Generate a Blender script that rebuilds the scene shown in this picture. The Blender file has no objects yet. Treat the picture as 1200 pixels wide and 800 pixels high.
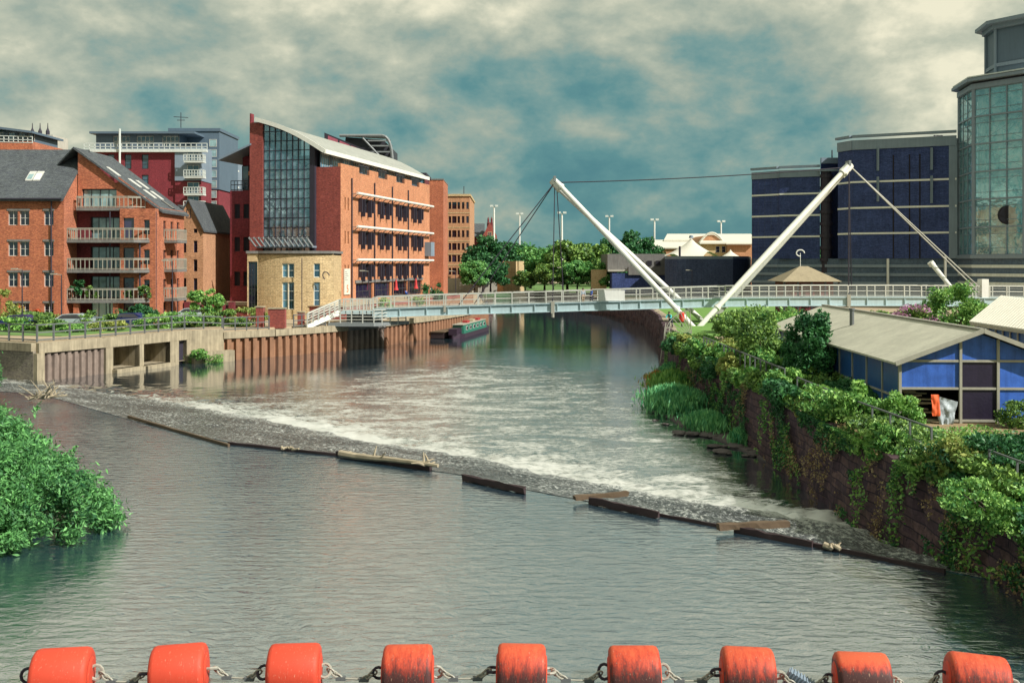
import bpy, math, random
import numpy as np
from mathutils import Vector, Matrix, geometry
C = bpy.context.scene.collection
D_ = bpy.data
sc = bpy.context.scene
rnd = random.Random(7)
R = math.radians
# ---- camera model: level lens at the origin of the view, 9 m above the lower river
FPX, HZ, CZ = 1167.0, 308.0, 9.0
def PX(x, D): return (x-600.0)/FPX*D
def PZ(y, D): return CZ-(y-HZ)*D/FPX
def P(x, y, D): return Vector((PX(x, D), D, PZ(y, D)))
T = Matrix.Translation
def RZ(deg): return Matrix.Rotation(R(deg), 4, 'Z')
# ---------------------------------------------------------------- materials
def lin(c):
    return tuple(((v/255.0)/12.92 if v <= 10 else (((v/255.0)+.055)/1.055)**2.4) for v in c)
class NT:
    def __init__(s, name):
        s.m = D_.materials.new(name); s.m.use_nodes = True
        s.t = s.m.node_tree; s.t.nodes.clear()
        s.out = s.t.nodes.new('ShaderNodeOutputMaterial')
    def n(s, typ, **kw):
        nd = s.t.nodes.new(typ)
        for k, v in kw.items():
            if k.startswith('i_'):
                nd.inputs[k[2:].replace('_', ' ')].default_value = v
            else: setattr(nd, k, v)
        return nd
    def l(s, a, b): s.t.links.new(a, b)
    def math(s, op, a, b=None, c=None):
        nd = s.t.nodes.new('ShaderNodeMath'); nd.operation = op
        for i, v in enumerate((a, b, c)):
            if v is None: continue
            if isinstance(v, (int, float)): nd.inputs[i].default_value = v
            else: s.l(v, nd.inputs[i])
        return nd.outputs[0]
    def mix(s, f, a, b, mode='MIX'):
        nd = s.t.nodes.new('ShaderNodeMix'); nd.data_type = 'RGBA'; nd.blend_type = mode
        for k, v in ((0, f), (6, a), (7, b)):
            if isinstance(v, (int, float)): nd.inputs[k].default_value = v
            elif isinstance(v, tuple): nd.inputs[k].default_value = (*v[:3], 1)
            else: s.l(v, nd.inputs[k])
        return nd.outputs[2]
    def pos(s, scale=(1, 1, 1)):
        g = s.n('ShaderNodeNewGeometry')
        mp = s.n('ShaderNodeMapping'); mp.inputs['Scale'].default_value = scale
        s.l(g.outputs['Position'], mp.inputs['Vector'])
        return mp.outputs[0]
    def noise(s, vec, scale, detail=4, rough=.6, dist=0):
        nd = s.n('ShaderNodeTexNoise'); nd.inputs['Scale'].default_value = scale
        nd.inputs['Detail'].default_value = detail; nd.inputs['Roughness'].default_value = rough
        nd.inputs['Distortion'].default_value = dist
        if vec is not None: s.l(vec, nd.inputs['Vector'])
        return nd.outputs['Fac']
    def ramp(s, f, stops):
        nd = s.n('ShaderNodeValToRGB'); e = nd.color_ramp.elements
        while len(e) < len(stops): e.new(.5)
        for i, (p, c) in enumerate(stops):
            e[i].position = p
            e[i].color = (*c[:3], 1) if isinstance(c, tuple) else (c, c, c, 1)
        s.l(f, nd.inputs[0]); return nd.outputs[0]
    def bsdf(s, col, rough=.7, metal=0, bump=None, bstr=.3, bdist=.05, spec=.5, ior=1.5):
        b = s.n('ShaderNodeBsdfPrincipled')
        if isinstance(col, tuple): b.inputs['Base Color'].default_value = (*col[:3], 1)
        else: s.l(col, b.inputs['Base Color'])
        if isinstance(rough, (int, float)): b.inputs['Roughness'].default_value = rough
        else: s.l(rough, b.inputs['Roughness'])
        b.inputs['Metallic'].default_value = metal
        b.inputs['Specular IOR Level'].default_value = spec; b.inputs['IOR'].default_value = ior
        if bump is not None:
            bp = s.n('ShaderNodeBump'); bp.inputs['Strength'].default_value = bstr
            bp.inputs['Distance'].default_value = bdist
            s.l(bump, bp.inputs['Height']); s.l(bp.outputs[0], b.inputs['Normal'])
        return b
    def done(s, sh): s.l(sh, s.out.inputs['Surface']); return s.m
def plain(name, col, rough=.6, metal=0, var=.25, scale=1.5, streak=.25, bstr=.2, spec=.4):
    s = NT(name)
    v1 = s.noise(s.pos(), scale, 5, .65)
    v2 = s.noise(s.pos((2.2, 2.2, .18)), 2.0, 4, .6)
    f = s.math('ADD', s.math('MULTIPLY', v1, var*2), s.math('MULTIPLY', v2, streak*2))
    f = s.math('ADD', f, 1.0-var-streak)
    nd = s.n('ShaderNodeVectorMath', operation='SCALE'); nd.inputs[0].default_value = col[:3]; s.l(f, nd.inputs['Scale'])
    fine = s.noise(s.pos(), scale*9, 3, .6)
    b = s.bsdf(nd.outputs[0], rough, metal, fine, bstr, .03, spec)
    return s.done(b.outputs[0])
def brick(name, c1, c2, mortar, scale=4.2, dirt=.35, rowh=.3):
    s = NT(name)
    g = s.n('ShaderNodeNewGeometry')
    sp = s.n('ShaderNodeSeparateXYZ'); s.l(g.outputs['Position'], sp.inputs[0])
    sn = s.n('ShaderNodeSeparateXYZ'); s.l(g.outputs['True Normal'], sn.inputs[0])
    u = s.math('ADD', s.math('MULTIPLY', sp.outputs[0], s.math('ABSOLUTE', sn.outputs[1])),
               s.math('MULTIPLY', sp.outputs[1], s.math('ABSOLUTE', sn.outputs[0])))
    cb = s.n('ShaderNodeCombineXYZ'); s.l(u, cb.inputs[0]); s.l(sp.outputs[2], cb.inputs[1])
    bt = s.n('ShaderNodeTexBrick'); bt.inputs['Scale'].default_value = scale
    bt.inputs['Color1'].default_value = (*c1, 1); bt.inputs['Color2'].default_value = (*c2, 1)
    bt.inputs['Mortar'].default_value = (*mortar, 1); bt.inputs['Mortar Size'].default_value = .03
    bt.inputs['Brick Width'].default_value = rowh*3; bt.inputs['Row Height'].default_value = rowh
    bt.inputs['Bias'].default_value = .0
    s.l(cb.outputs[0], bt.inputs['Vector'])
    n1 = s.noise(s.pos(), .55, 6, .7); n2 = s.noise(s.pos((2.5, 2.5, .22)), 1.3, 4, .6)
    n3 = s.noise(s.pos((1, 1, 1.6)), 5.0, 3, .7)
    f = s.math('ADD', s.math('MULTIPLY', n1, dirt*1.6), s.math('ADD', s.math('MULTIPLY', n2, dirt*1.1), s.math('MULTIPLY', n3, 1.7)))
    f = s.math('MAXIMUM', s.math('ADD', f, 1.0-dirt*1.35-.87), .12)
    col = s.mix(1.0, bt.outputs['Color'], f, 'MULTIPLY')
    b = s.bsdf(col, .85, 0, bt.outputs['Fac'], .4, -.02, .25)
    return s.done(b.outputs[0])
def glass(name, col, rough=.06, alpha=None, spec=.9, ior=1.7, wob=.06):
    s = NT(name)
    oi = s.n('ShaderNodeObjectInfo')
    var = s.ramp(oi.outputs['Random'], [(0, .4), (.72, 1.0), (.8, 4.0), (1, 9.0)])
    n = s.noise(s.pos(), .8, 3, .6)
    c = s.mix(1.0, tuple(col), s.mix(.6, var, s.ramp(n, [(.3, .3), (.7, 1.7)])), 'MULTIPLY')
    b = s.bsdf(c, rough, 0, n, wob, .1, spec, ior)
    if alpha is None: return s.done(b.outputs[0])
    tr = s.n('ShaderNodeBsdfTransparent'); tr.inputs[0].default_value = (.75, .93, .93, 1)
    mx = s.n('ShaderNodeMixShader'); mx.inputs[0].default_value = alpha
    s.l(tr.outputs[0], mx.inputs[1]); s.l(b.outputs[0], mx.inputs[2])
    return s.done(mx.outputs[0])
def coated(name, tint, gl, tr_col):
    s = NT(name); n = s.noise(s.pos(), .6, 3, .6)
    bp = s.n('ShaderNodeBump'); bp.inputs['Strength'].default_value = .12; bp.inputs['Distance'].default_value = .15; s.l(n, bp.inputs['Height'])
    g = s.n('ShaderNodeBsdfGlossy'); g.inputs[0].default_value = (*tint, 1); g.inputs['Roughness'].default_value = .03; s.l(bp.outputs[0], g.inputs['Normal'])
    tr = s.n('ShaderNodeBsdfTransparent'); tr.inputs[0].default_value = (*tr_col, 1)
    mx = s.n('ShaderNodeMixShader'); mx.inputs[0].default_value = gl
    s.l(tr.outputs[0], mx.inputs[1]); s.l(g.outputs[0], mx.inputs[2])
    df = s.n('ShaderNodeBsdfDiffuse'); dn = s.noise(s.pos(), .9, 5, .7)  # pale mottled diffuse layer brightens the panes in place of reflected sky
    s.l(s.ramp(dn, [(.38, tuple(v*.35 for v in tint)), (.62, tuple(v*1.0 for v in tint))]), df.inputs[0])
    m2 = s.n('ShaderNodeMixShader'); m2.inputs[0].default_value = .24
    s.l(mx.outputs[0], m2.inputs[1]); s.l(df.outputs[0], m2.inputs[2]); return s.done(m2.outputs[0])
def leafmat(name, col, col2, bright=1.0):
    s = NT(name)
    g = s.n('ShaderNodeNewGeometry')
    r = g.outputs['Random Per Island']
    n = s.noise(s.pos(), .7, 3, .6)
    f = s.math('ADD', s.math('MULTIPLY', s.math('POWER', r, 1.6), .85), s.math('MULTIPLY', s.math('SUBTRACT', n, .42), 1.5))
    f = s.math('MINIMUM', s.math('MAXIMUM', f, 0.0), 1.0)
    c = s.mix(f, tuple(v*bright for v in col), tuple(v*bright for v in col2))
    b = s.bsdf(c, .5, 0, None, spec=.35)
    tl = s.n('ShaderNodeBsdfTranslucent'); s.l(c, tl.inputs[0])
    mx = s.n('ShaderNodeMixShader'); mx.inputs[0].default_value = .2
    s.l(b.outputs[0], mx.inputs[1]); s.l(tl.outputs[0], mx.inputs[2])
    return s.done(mx.outputs[0])
def corrugated_roof(name, col, axis=(1, 0), freq=26):
    s = NT(name)
    g = s.n('ShaderNodeNewGeometry'); sp = s.n('ShaderNodeSeparateXYZ'); s.l(g.outputs['Position'], sp.inputs[0])
    u = s.math('ADD', s.math('MULTIPLY', sp.outputs[0], axis[0]), s.math('MULTIPLY', sp.outputs[1], axis[1]))
    w = s.math('SINE', s.math('MULTIPLY', u, freq))
    n1 = s.noise(s.pos(), 1.0, 6, .7); n2 = s.noise(s.pos(), 9, 3, .6)
    f = s.math('ADD', s.math('MULTIPLY', n1, .8), s.math('ADD', s.math('MULTIPLY', n2, .35), .42))
    nd = s.n('ShaderNodeVectorMath', operation='SCALE'); nd.inputs[0].default_value = col[:3]; s.l(f, nd.inputs['Scale'])
    b = s.bsdf(nd.outputs[0], .55, 0, w, .6, .05, .4)
    return s.done(b.outputs[0])
M = {}
M['brick_orange'] = brick('brick_orange', (.52, .165, .075), (.32, .085, .045), (.4, .24, .17), dirt=.5)
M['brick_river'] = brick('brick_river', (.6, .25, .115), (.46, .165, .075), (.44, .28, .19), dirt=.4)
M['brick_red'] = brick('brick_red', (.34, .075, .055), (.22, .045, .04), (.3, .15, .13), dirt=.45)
M['brick_crimson'] = brick('brick_crimson', (.25, .035, .045), (.16, .024, .035), (.2, .07, .08), dirt=.4)
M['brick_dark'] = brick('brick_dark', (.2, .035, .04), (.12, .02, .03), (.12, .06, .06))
M['brick_tan'] = brick('brick_tan', (.56, .29, .15), (.42, .2, .1), (.42, .29, .2), dirt=.45)
M['brick_navy'] = brick('brick_navy', (.028, .045, .14), (.052, .078, .22), (.06, .08, .15), 3.0, .65)
M['brick_slate'] = brick('brick_slate', (.05, .07, .14), (.075, .10, .18), (.07, .09, .15), 3.0, .6)
M['brick_grey'] = brick('brick_grey', (.085, .13, .19), (.11, .15, .2), (.09, .12, .16), 3.0, .4)
M['stone_tan'] = brick('stone_tan', (.62, .47, .26), (.52, .38, .2), (.36, .27, .17), 1.8, .25)
M['stone_wall'] = brick('stone_wall', (.115, .07, .07), (.045, .028, .042), (.02, .014, .024), 1.5, .95, .45)
M['wall_pale'] = brick('wall_pale', (.3, .27, .2), (.2, .17, .15), (.14, .12, .1), 4.5, .6)
M['slate'] = brick('slate', (.11, .125, .125), (.075, .085, .095), (.04, .045, .055), 3.5, .5)
M['concrete'] = plain('concrete', (.33, .28, .19), .9, var=.5, scale=1.3, streak=.75)
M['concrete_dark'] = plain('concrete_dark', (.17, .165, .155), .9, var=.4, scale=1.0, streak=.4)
M['concrete_pale'] = plain('concrete_pale', (.45, .43, .36), .9, var=.25, scale=1.0, streak=.3)
M['paving'] = plain('paving', (.38, .3, .2), .9, var=.3, scale=.8, streak=0)
M['rust'] = plain('rust', (.27, .14, .08), .9, var=.45, scale=1.6, streak=.45, bstr=.4)
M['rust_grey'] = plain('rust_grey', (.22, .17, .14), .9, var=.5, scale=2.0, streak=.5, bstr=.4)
M['dark_steel'] = plain('dark_steel', (.03, .026, .04), .6, var=.3)
M['grey_steel'] = plain('grey_steel', (.2, .22, .22), .5, var=.2)
M['rail_grey'] = plain('rail_grey', (.34, .33, .27), .5, var=.2)
M['rail_dark'] = plain('rail_dark', (.12, .13, .13), .6, var=.2)
M['white_paint'] = plain('white_paint', (.74, .74, .66), .45, var=.12, streak=.14)
M['rail_white'] = plain('rail_white', (.5, .5, .44), .5, var=.15)
M['white_band'] = plain('white_band', (.75, .75, .7), .7, var=.12, streak=.15)
M['girder'] = plain('girder', (.42, .54, .56), .5, var=.15, streak=.22)
M['clad_blue'] = plain('clad_blue', (.10, .145, .19), .5, var=.15, scale=.4, streak=.15)
M['clad_grey'] = plain('clad_grey', (.2, .255, .31), .5, var=.2, scale=.4, streak=.2)
M['clad_white'] = plain('clad_white', (.6, .64, .6), .5, var=.15)
M['roof_pale'] = corrugated_roof('roof_pale', (.33, .34, .30), (.25, .97), 9)
M['shed_roof'] = corrugated_roof('shed_roof', (.56, .54, .43), (0.06, 1.0), 33)
M['shed_roof_far'] = corrugated_roof('shed_roof_far', (.55, .52, .4), (-.1, 1), 13)
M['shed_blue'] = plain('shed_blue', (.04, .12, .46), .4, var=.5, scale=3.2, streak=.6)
M['shed_side'] = plain('shed_side', (.025, .09, .28), .3, var=.3, scale=2.0, streak=.2)  # darker copy of the shed blue, with the side's shade in the colour
M['tarp'] = plain('tarp', (.02, .015, .035), .42, var=.5, scale=1.1, streak=.4, bstr=.25)
M['black'] = plain('black', (.012, .01, .018), .7)
M['glass_dark'] = glass('glass_dark', (.010, .008, .02))
M['glass_blue'] = glass('glass_blue', (.03, .07, .1), .05)
M['glass_pale'] = glass('glass_pale', (.25, .38, .38), .1)
M['glass_atrium'] = coated('glass_atrium', (.62, .85, .95), .26, (.86, .97, .99))
M['glass_tower'] = coated('glass_tower', (.55, .95, 1.0), .34, (.86, .97, .99))
M['frame_white'] = plain('frame_white', (.55, .55, .5), .5)
M['frame_dark'] = plain('frame_dark', (.04, .04, .05), .5)
M['canvas'] = plain('canvas', (.62, .6, .5), .8, var=.1, scale=.4, streak=.2)
M['roof_tan'] = plain('roof_tan', (.3, .25, .16), .8, var=.3, scale=1.0)
M['wood'] = plain('wood', (.11, .075, .045), .85, var=.4, scale=2.5, bstr=.6)
M['wood_dark'] = plain('wood_dark', (.035, .02, .022), .7, var=.4, scale=2.0, bstr=.6)
M['wood_pale'] = plain('wood_pale', (.38, .32, .22), .85, var=.35, scale=3, bstr=.5)
M['bark'] = plain('bark', (.05, .035, .03), .9, var=.4, scale=4)
M['rock'] = plain('rock', (.12, .1, .1), .85, var=.55, scale=2, bstr=.8)
M['rubber'] = plain('rubber', (.015, .015, .018), .8)
M['leaf_willow'] = leafmat('leaf_willow', (.02, .10, .04), (.2, .5, .15))
M['leaf_mid'] = leafmat('leaf_mid', (.025, .10, .03), (.32, .5, .11))
M['leaf_dark'] = leafmat('leaf_dark', (.018, .09, .04), (.075, .24, .07))
M['leaf_bright'] = leafmat('leaf_bright', (.05, .2, .05), (.36, .6, .14))
M['leaf_yellow'] = leafmat('leaf_yellow', (.16, .28, .06), (.42, .42, .12))
M['leaf_teal'] = leafmat('leaf_teal', (.05, .26, .12), (.3, .65, .25))
M['leaf_far'] = leafmat('leaf_far', (.05, .2, .06), (.24, .5, .13))
M['reed_orange'] = leafmat('reed_orange', (.45, .2, .05), (.6, .4, .12))
M['flower_orange'] = leafmat('flower_orange', (.6, .1, .03), (.75, .2, .08))
M['flower_pink'] = leafmat('flower_pink', (.4, .18, .35), (.55, .3, .45))
M['dry'] = leafmat('dry', (.3, .2, .1), (.45, .36, .18))
# ---------------------------------------------------------------- mesh building
WM = {}
def kids(o): return [c for c in D_.objects if c.parent == o]
def tag(o, label=None, cat=None, group=None, kind=None):
    if label: o['label'] = label
    if cat: o['category'] = cat
    if group: o['group'] = group
    if kind: o['kind'] = kind
    return o
def put(o, Mw, parent=None):
    C.objects.link(o)
    if parent is not None:
        o.parent = parent; o.matrix_basis = WM[parent.name].inverted() @ Mw
    else: o.matrix_basis = Mw
    WM[o.name] = Mw.copy(); return o
def thing(name, label, cat, loc, group=None):
    o = D_.objects.new(name, None); o.empty_display_size = .3
    put(o, T(Vector(loc))); return tag(o, label, cat, group)
def inst(me, name, Mw, parent=None): return put(D_.objects.new(name, me), Mw, parent)
class MB:
    def __init__(s): s.v = []; s.f = []
    def add(s, pts, faces, Mx=None):
        b = len(s.v)
        for p in pts:
            p = Vector(p); s.v.append(Mx @ p if Mx is not None else p)
        s.f += [tuple(b+i for i in f) for f in faces]; return s
    def box(s, x0, x1, y0, y1, z0, z1, Mx=None):
        return s.add([(x0,y0,z0),(x1,y0,z0),(x1,y1,z0),(x0,y1,z0),(x0,y0,z1),(x1,y0,z1),(x1,y1,z1),(x0,y1,z1)],
              [(3,2,1,0),(4,5,6,7),(0,1,5,4),(1,2,6,5),(2,3,7,6),(3,0,4,7)], Mx)
    def prism(s, pts, z0, z1, Mx=None):
        n = len(pts)
        tri = geometry.tessellate_polygon([[Vector((p[0], p[1], 0)) for p in pts]])
        f = [tuple(i+n for i in t) for t in tri]+[tuple(reversed(t)) for t in tri]
        f += [(i, (i+1) % n, (i+1) % n+n, i+n) for i in range(n)]
        return s.add([(p[0], p[1], z0) for p in pts]+[(p[0], p[1], z1) for p in pts], f, Mx)
    def prism_xz(s, pts, y0, y1, Mx=None):
        n = len(pts)
        tri = geometry.tessellate_polygon([[Vector((p[0], p[1], 0)) for p in pts]])
        f = [tuple(t) for t in tri]+[tuple(i+n for i in reversed(t)) for t in tri]
        f += [(i, (i+1) % n, (i+1) % n+n, i+n) for i in range(n)]
        return s.add([(p[0], y0, p[1]) for p in pts]+[(p[0], y1, p[1]) for p in pts], f, Mx)
    def slab(s, pts, th):       # 3-D polygon given thickness downwards
        n = len(pts); q = [Vector(p) for p in pts]
        return s.add(q+[p-Vector((0, 0, th)) for p in q],
              [tuple(range(n)), tuple(reversed(range(n, 2*n)))]+[(i, i+n, (i+1) % n+n, (i+1) % n) for i in range(n)])
    def tube(s, p0, p1, r0, r1=None, n=8, Mx=None):
        p0, p1 = Vector(p0), Vector(p1); r1 = r0 if r1 is None else r1
        d = (p1-p0).normalized(); a = d.orthogonal().normalized(); b = d.cross(a)
        v = []
        for p, r in ((p0, r0), (p1, r1)):
            for i in range(n):
                t = 2*math.pi*i/n; v.append(p+a*math.cos(t)*r+b*math.sin(t)*r)
        return s.add(v, [(i, (i+1) % n, (i+1) % n+n, i+n) for i in range(n)]+[tuple(reversed(range(n))), tuple(range(n, 2*n))], Mx)
    def path(s, pts, r, n=6, Mx=None, r1=None):
        k = len(pts)-1
        for i in range(k):
            ra = r if r1 is None else r+(r1-r)*i/k
            rb = r if r1 is None else r+(r1-r)*(i+1)/k
            s.tube(pts[i], pts[i+1], ra, rb, n, Mx)
        return s
    def bar(s, p0, p1, w, h=None):    # rectangular bar between two points
        h = h or w; p0, p1 = Vector(p0), Vector(p1); d = (p1-p0).normalized()
        a = d.cross(Vector((0, 0, 1)))
        if a.length < 1e-3: a = Vector((1, 0, 0))
        a.normalize(); b = a.cross(d).normalized(); v = []
        for p in (p0, p1):
            for i, j in ((-1,-1),(1,-1),(1,1),(-1,1)): v.append(p+a*i*w/2+b*j*h/2)
        return s.add(v, [(0,1,2,3),(7,6,5,4),(0,4,5,1),(1,5,6,2),(2,6,7,3),(3,7,4,0)])
    def lathe(s, prof, c, n=12, axis='Z', Mx=None):
        v = []; f = []; k = len(prof)
        for (r, h) in prof:
            for i in range(n):
                t = 2*math.pi*i/n
                q = (r*math.cos(t), r*math.sin(t), h)
                if axis == 'X': q = (q[2], q[0], q[1])
                v.append((c[0]+q[0], c[1]+q[1], c[2]+q[2]))
        for j in range(k-1):
            for i in range(n): f.append((j*n+i, j*n+(i+1) % n, (j+1)*n+(i+1) % n, (j+1)*n+i))
        f += [tuple(reversed(range(n))), tuple(range((k-1)*n, k*n))]
        return s.add(v, f, Mx)
    def wall(s, Mx, x0, x1, z0, z1, holes=(), rev=.22):
        hs = [(max(a, x0), min(b, x1), max(c, z0), min(d, z1)) for a, b, c, d in holes]
        xs = sorted({x0, x1, *[h[0] for h in hs], *[h[1] for h in hs]})
        zs = sorted({z0, z1, *[h[2] for h in hs], *[h[3] for h in hs]})
        for i in range(len(xs)-1):
            run = None
            for j in range(len(zs)-1):
                cx, cz = (xs[i]+xs[i+1])/2, (zs[j]+zs[j+1])/2
                if any(h[0] < cx < h[1] and h[2] < cz < h[3] for h in hs): continue
                s.add([(xs[i],0,zs[j]),(xs[i+1],0,zs[j]),(xs[i+1],0,zs[j+1]),(xs[i],0,zs[j+1])], [(0,1,2,3)], Mx)
        for a, b, c, d in hs:
            s.add([(a,0,c),(b,0,c),(b,0,d),(a,0,d),(a,rev,c),(b,rev,c),(b,rev,d),(a,rev,d)],
                  [(0,4,5,1),(1,5,6,2),(2,6,7,3),(3,7,4,0)], Mx)
        return s
    def mesh(s, name, mat, smooth=False):
        me = D_.meshes.new(name); me.from_pydata([tuple(p) for p in s.v], [], s.f); me.update()
        me.materials.append(mat if not isinstance(mat, str) else M[mat])
        if smooth: me.polygons.foreach_set('use_smooth', [True]*len(me.polygons))
        return me
    def build(s, name, mat, parent=None, smooth=False, origin=None, **tg):
        if origin is None:
            xs = [p.x for p in s.v]; ys = [p.y for p in s.v]; zs = [p.z for p in s.v]
            origin = Vector(((min(xs)+max(xs))/2, (min(ys)+max(ys))/2, min(zs)))
        origin = Vector(origin); s.v = [p-origin for p in s.v]
        o = inst(s.mesh(name, mat, smooth), name, T(origin), parent)
        return tag(o, **tg)
def struct(name, mb, mat, **k): return mb.build(name, mat, kind='structure', **k)
def dup(root, Mw, label=None, group=None, parent=None, local=False):
    r = root.copy(); C.objects.link(r)
    if local: r.parent = parent; r.matrix_basis = root.matrix_basis
    elif parent is not None:
        r.parent = parent; r.matrix_basis = WM[parent.name].inverted() @ Mw; WM[r.name] = Mw
    else: r.matrix_basis = Mw; WM[r.name] = Mw
    if label: r['label'] = label
    if group: r['group'] = group
    for ch in kids(root): dup(ch, None, parent=r, local=True)
    return r
# ---- windows: a frame mesh per size, its pane a sub-part
_wc = {}
def window(parent, Mx, x, z, w, h, nx=2, ny=2, frame='frame_dark', pane='glass_dark', fw=.07, y=.16, name='window'):
    key = (round(w, 2), round(h, 2), nx, ny, frame, pane, fw, name)
    if key not in _wc:
        mb = MB(); d = .06
        mb.box(-w/2, -w/2+fw, 0, d, 0, h); mb.box(w/2-fw, w/2, 0, d, 0, h)
        mb.box(-w/2+fw, w/2-fw, 0, d, 0, fw); mb.box(-w/2+fw, w/2-fw, 0, d, h-fw, h)
        for i in range(1, nx): mb.box(-w/2+i*w/nx-fw*.35, -w/2+i*w/nx+fw*.35, .003, d, fw, h-fw)
        for j in range(1, ny): mb.box(-w/2+fw, w/2-fw, .006, d, j*h/ny-fw*.35, j*h/ny+fw*.35)
        pm = MB().box(-w/2+.01, w/2-.01, d-.015, d+.03, .01, h-.01)
        _wc[key] = (mb.mesh(name, frame), pm.mesh('pane', pane))
    a, b = _wc[key]
    Mw = Mx @ T((x, y, z))
    o = inst(a, name, Mw, parent); inst(b, 'pane', Mw, o)
    return o
def holes_of(wins): return [(x-w/2, x+w/2, z, z+h) for x, z, w, h in wins]
def side(Mx, w): return Mx @ T((w, 0, 0)) @ RZ(90)
def railing_mesh(pts, h, gap, rails=(1.0, .55, .12), r=.03, postr=.035):
    """returns rail builder and list of post positions"""
    mb = MB(); posts = []
    for i in range(len(pts)-1):
        a, b = Vector(pts[i]), Vector(pts[i+1])
        for f in rails: mb.bar(a+Vector((0, 0, h*f)), b+Vector((0, 0, h*f)), r*2)
        n = max(1, round((b-a).length/gap))
        for k in range(n): posts.append(a.lerp(b, k/n))
    posts.append(Vector(pts[-1])); return mb, posts
_pm = {}
def put_posts(posts, h, r, mat, parent, name='post'):
    k = (round(h, 2), round(r, 3), mat)
    if k not in _pm: _pm[k] = MB().box(-r, r, -r, r, 0, h+.02).mesh(name, mat)
    for p in posts[:100]: inst(_pm[k], name, T(p), parent)
def railing(name, label, pts, h=1.1, gap=1.8, mat='rail_grey', cat='railing', rails=(1.0, .55, .12), r=.03, postr=.04, group=None, parent=None):
    mb, posts = railing_mesh(pts, h, gap, rails, r, postr)
    if parent is None:
        t = thing(name, label, cat, pts[0], group); mb.build('handrail', mat, t)
    else: t = mb.build(name, mat, parent)
    put_posts(posts, h, postr, mat, t); return t
# ---- foliage
def leaf_mesh(name, cen, size, mat, rng, aspect=.5, up=.3, nrm=None):
    n = len(cen)
    d = rng.normal(size=(n, 3)); d[:, 2] += up
    if nrm is not None: d += nrm*1.5
    d /= np.linalg.norm(d, axis=1)[:, None]
    t = np.cross(d, rng.normal(size=(n, 3))); t /= np.linalg.norm(t, axis=1)[:, None]
    b = np.cross(d, t)
    s = size*(.6+.8*rng.random(n))[:, None]
    v = np.stack([cen-t*s, cen-b*s*aspect+t*s*.15, cen+t*s, cen+b*s*aspect+t*s*.15], 1).reshape(-1, 3)
    me = D_.meshes.new(name)
    me.vertices.add(4*n); me.vertices.foreach_set('co', v.astype(np.float32).ravel())
    me.loops.add(4*n); me.loops.foreach_set('vertex_index', np.arange(4*n, dtype=np.int32))
    me.polygons.add(n); me.polygons.foreach_set('loop_start', np.arange(0, 4*n, 4, dtype=np.int32))
    me.update(calc_edges=True); me.materials.append(M[mat]); return me
def clumps(rng, n, k, rad, cr=.35, flat=.75, shell=.55):
    """n points in k clumps over an ellipsoid (unit half axes * rad), bottom flattened"""
    th = rng.random(k)*2*math.pi; cz = rng.random(k)*1.7-.7
    rr = shell+(1-shell)*rng.random(k)**.5
    sx = np.sqrt(np.clip(1-cz**2, .02, 1))
    c = np.stack([np.cos(th)*sx*rr, np.sin(th)*sx*rr, cz*rr], 1)
    cs = cr*(.5+.8*rng.random(k))
    i = rng.integers(0, k, n); p = rng.normal(size=(n, 3)); p /= np.linalg.norm(p, axis=1)[:, None]
    p *= (rng.random(n)**.45)[:, None]*cs[i][:, None]; p[:, 2] *= flat
    return (c[i]+p)*np.array(rad)[None, :]
def bush(name, label, loc, rad, n, leaf, mat, cat='bush', group=None, seed=0, k=40, aspect=.5, cr=.35, stems=5):
    rng = np.random.default_rng(seed+11)
    t = thing(name, label, cat, loc, group)
    pts = clumps(rng, n, k, rad, cr); pts[:, 2] += rad[2]*.75
    pts = pts[pts[:, 2] > -.1*rad[2]]
    L = Vector(loc)
    inst(leaf_mesh('foliage', pts, leaf, mat, rng, aspect), 'foliage', T(L), t)
    mb = MB()
    for i in range(stems):
        a = rng.random()*6.28; q = Vector((math.cos(a)*rad[0]*.6, math.sin(a)*rad[1]*.6, rad[2]*1.1))
        mb.path([L+q*.03, L+q*.4+Vector((0, 0, .1*rad[2])), L+q], .05*rad[2]**.5, 5, None, .012)
    mb.build('stem', 'bark', t); return t
def tree_mesh(seed, h, rad, n, leaf, mat, k=45):
    rng = np.random.default_rng(seed)
    pts = clumps(rng, n, k, rad, .34); pts[:, 2] += h-rad[2]*.95
    cm = leaf_mesh('crown', pts, leaf, mat, rng, .7)
    mb = MB(); top = h-rad[2]*.4
    mb.path([(0, 0, -.1), (.1, .05, h*.2), (-.05, .1, h*.4), (0, 0, top)], h*.03, 7, None, h*.008)
    for i in range(9):
        a = i*2.4+rng.random(); z0 = h*(.25+.045*i); rr = rad[0]*(.5+.3*rng.random())
        mb.path([(0, 0, z0), (math.cos(a)*rr*.5, math.sin(a)*rr*.5, z0+h*.1), (math.cos(a)*rr, math.sin(a)*rr, z0+h*.22)], h*.012, 5, None, h*.003)
    return cm, mb.mesh('trunk', 'bark')
def tree(label, loc, meshes, s=1, rot=0, name='tree', group=None):
    t = thing(name, label, 'tree', (0, 0, 0), group)
    inst(meshes[0], 'crown', Matrix(), t); inst(meshes[1], 'trunk', Matrix(), t)
    sc3 = s if isinstance(s, tuple) else (s, s, s)
    t.matrix_basis = T(Vector(loc)) @ RZ(rot) @ Matrix.Diagonal((*sc3, 1)); WM[t.name] = t.matrix_basis.copy()
    return t
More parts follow.
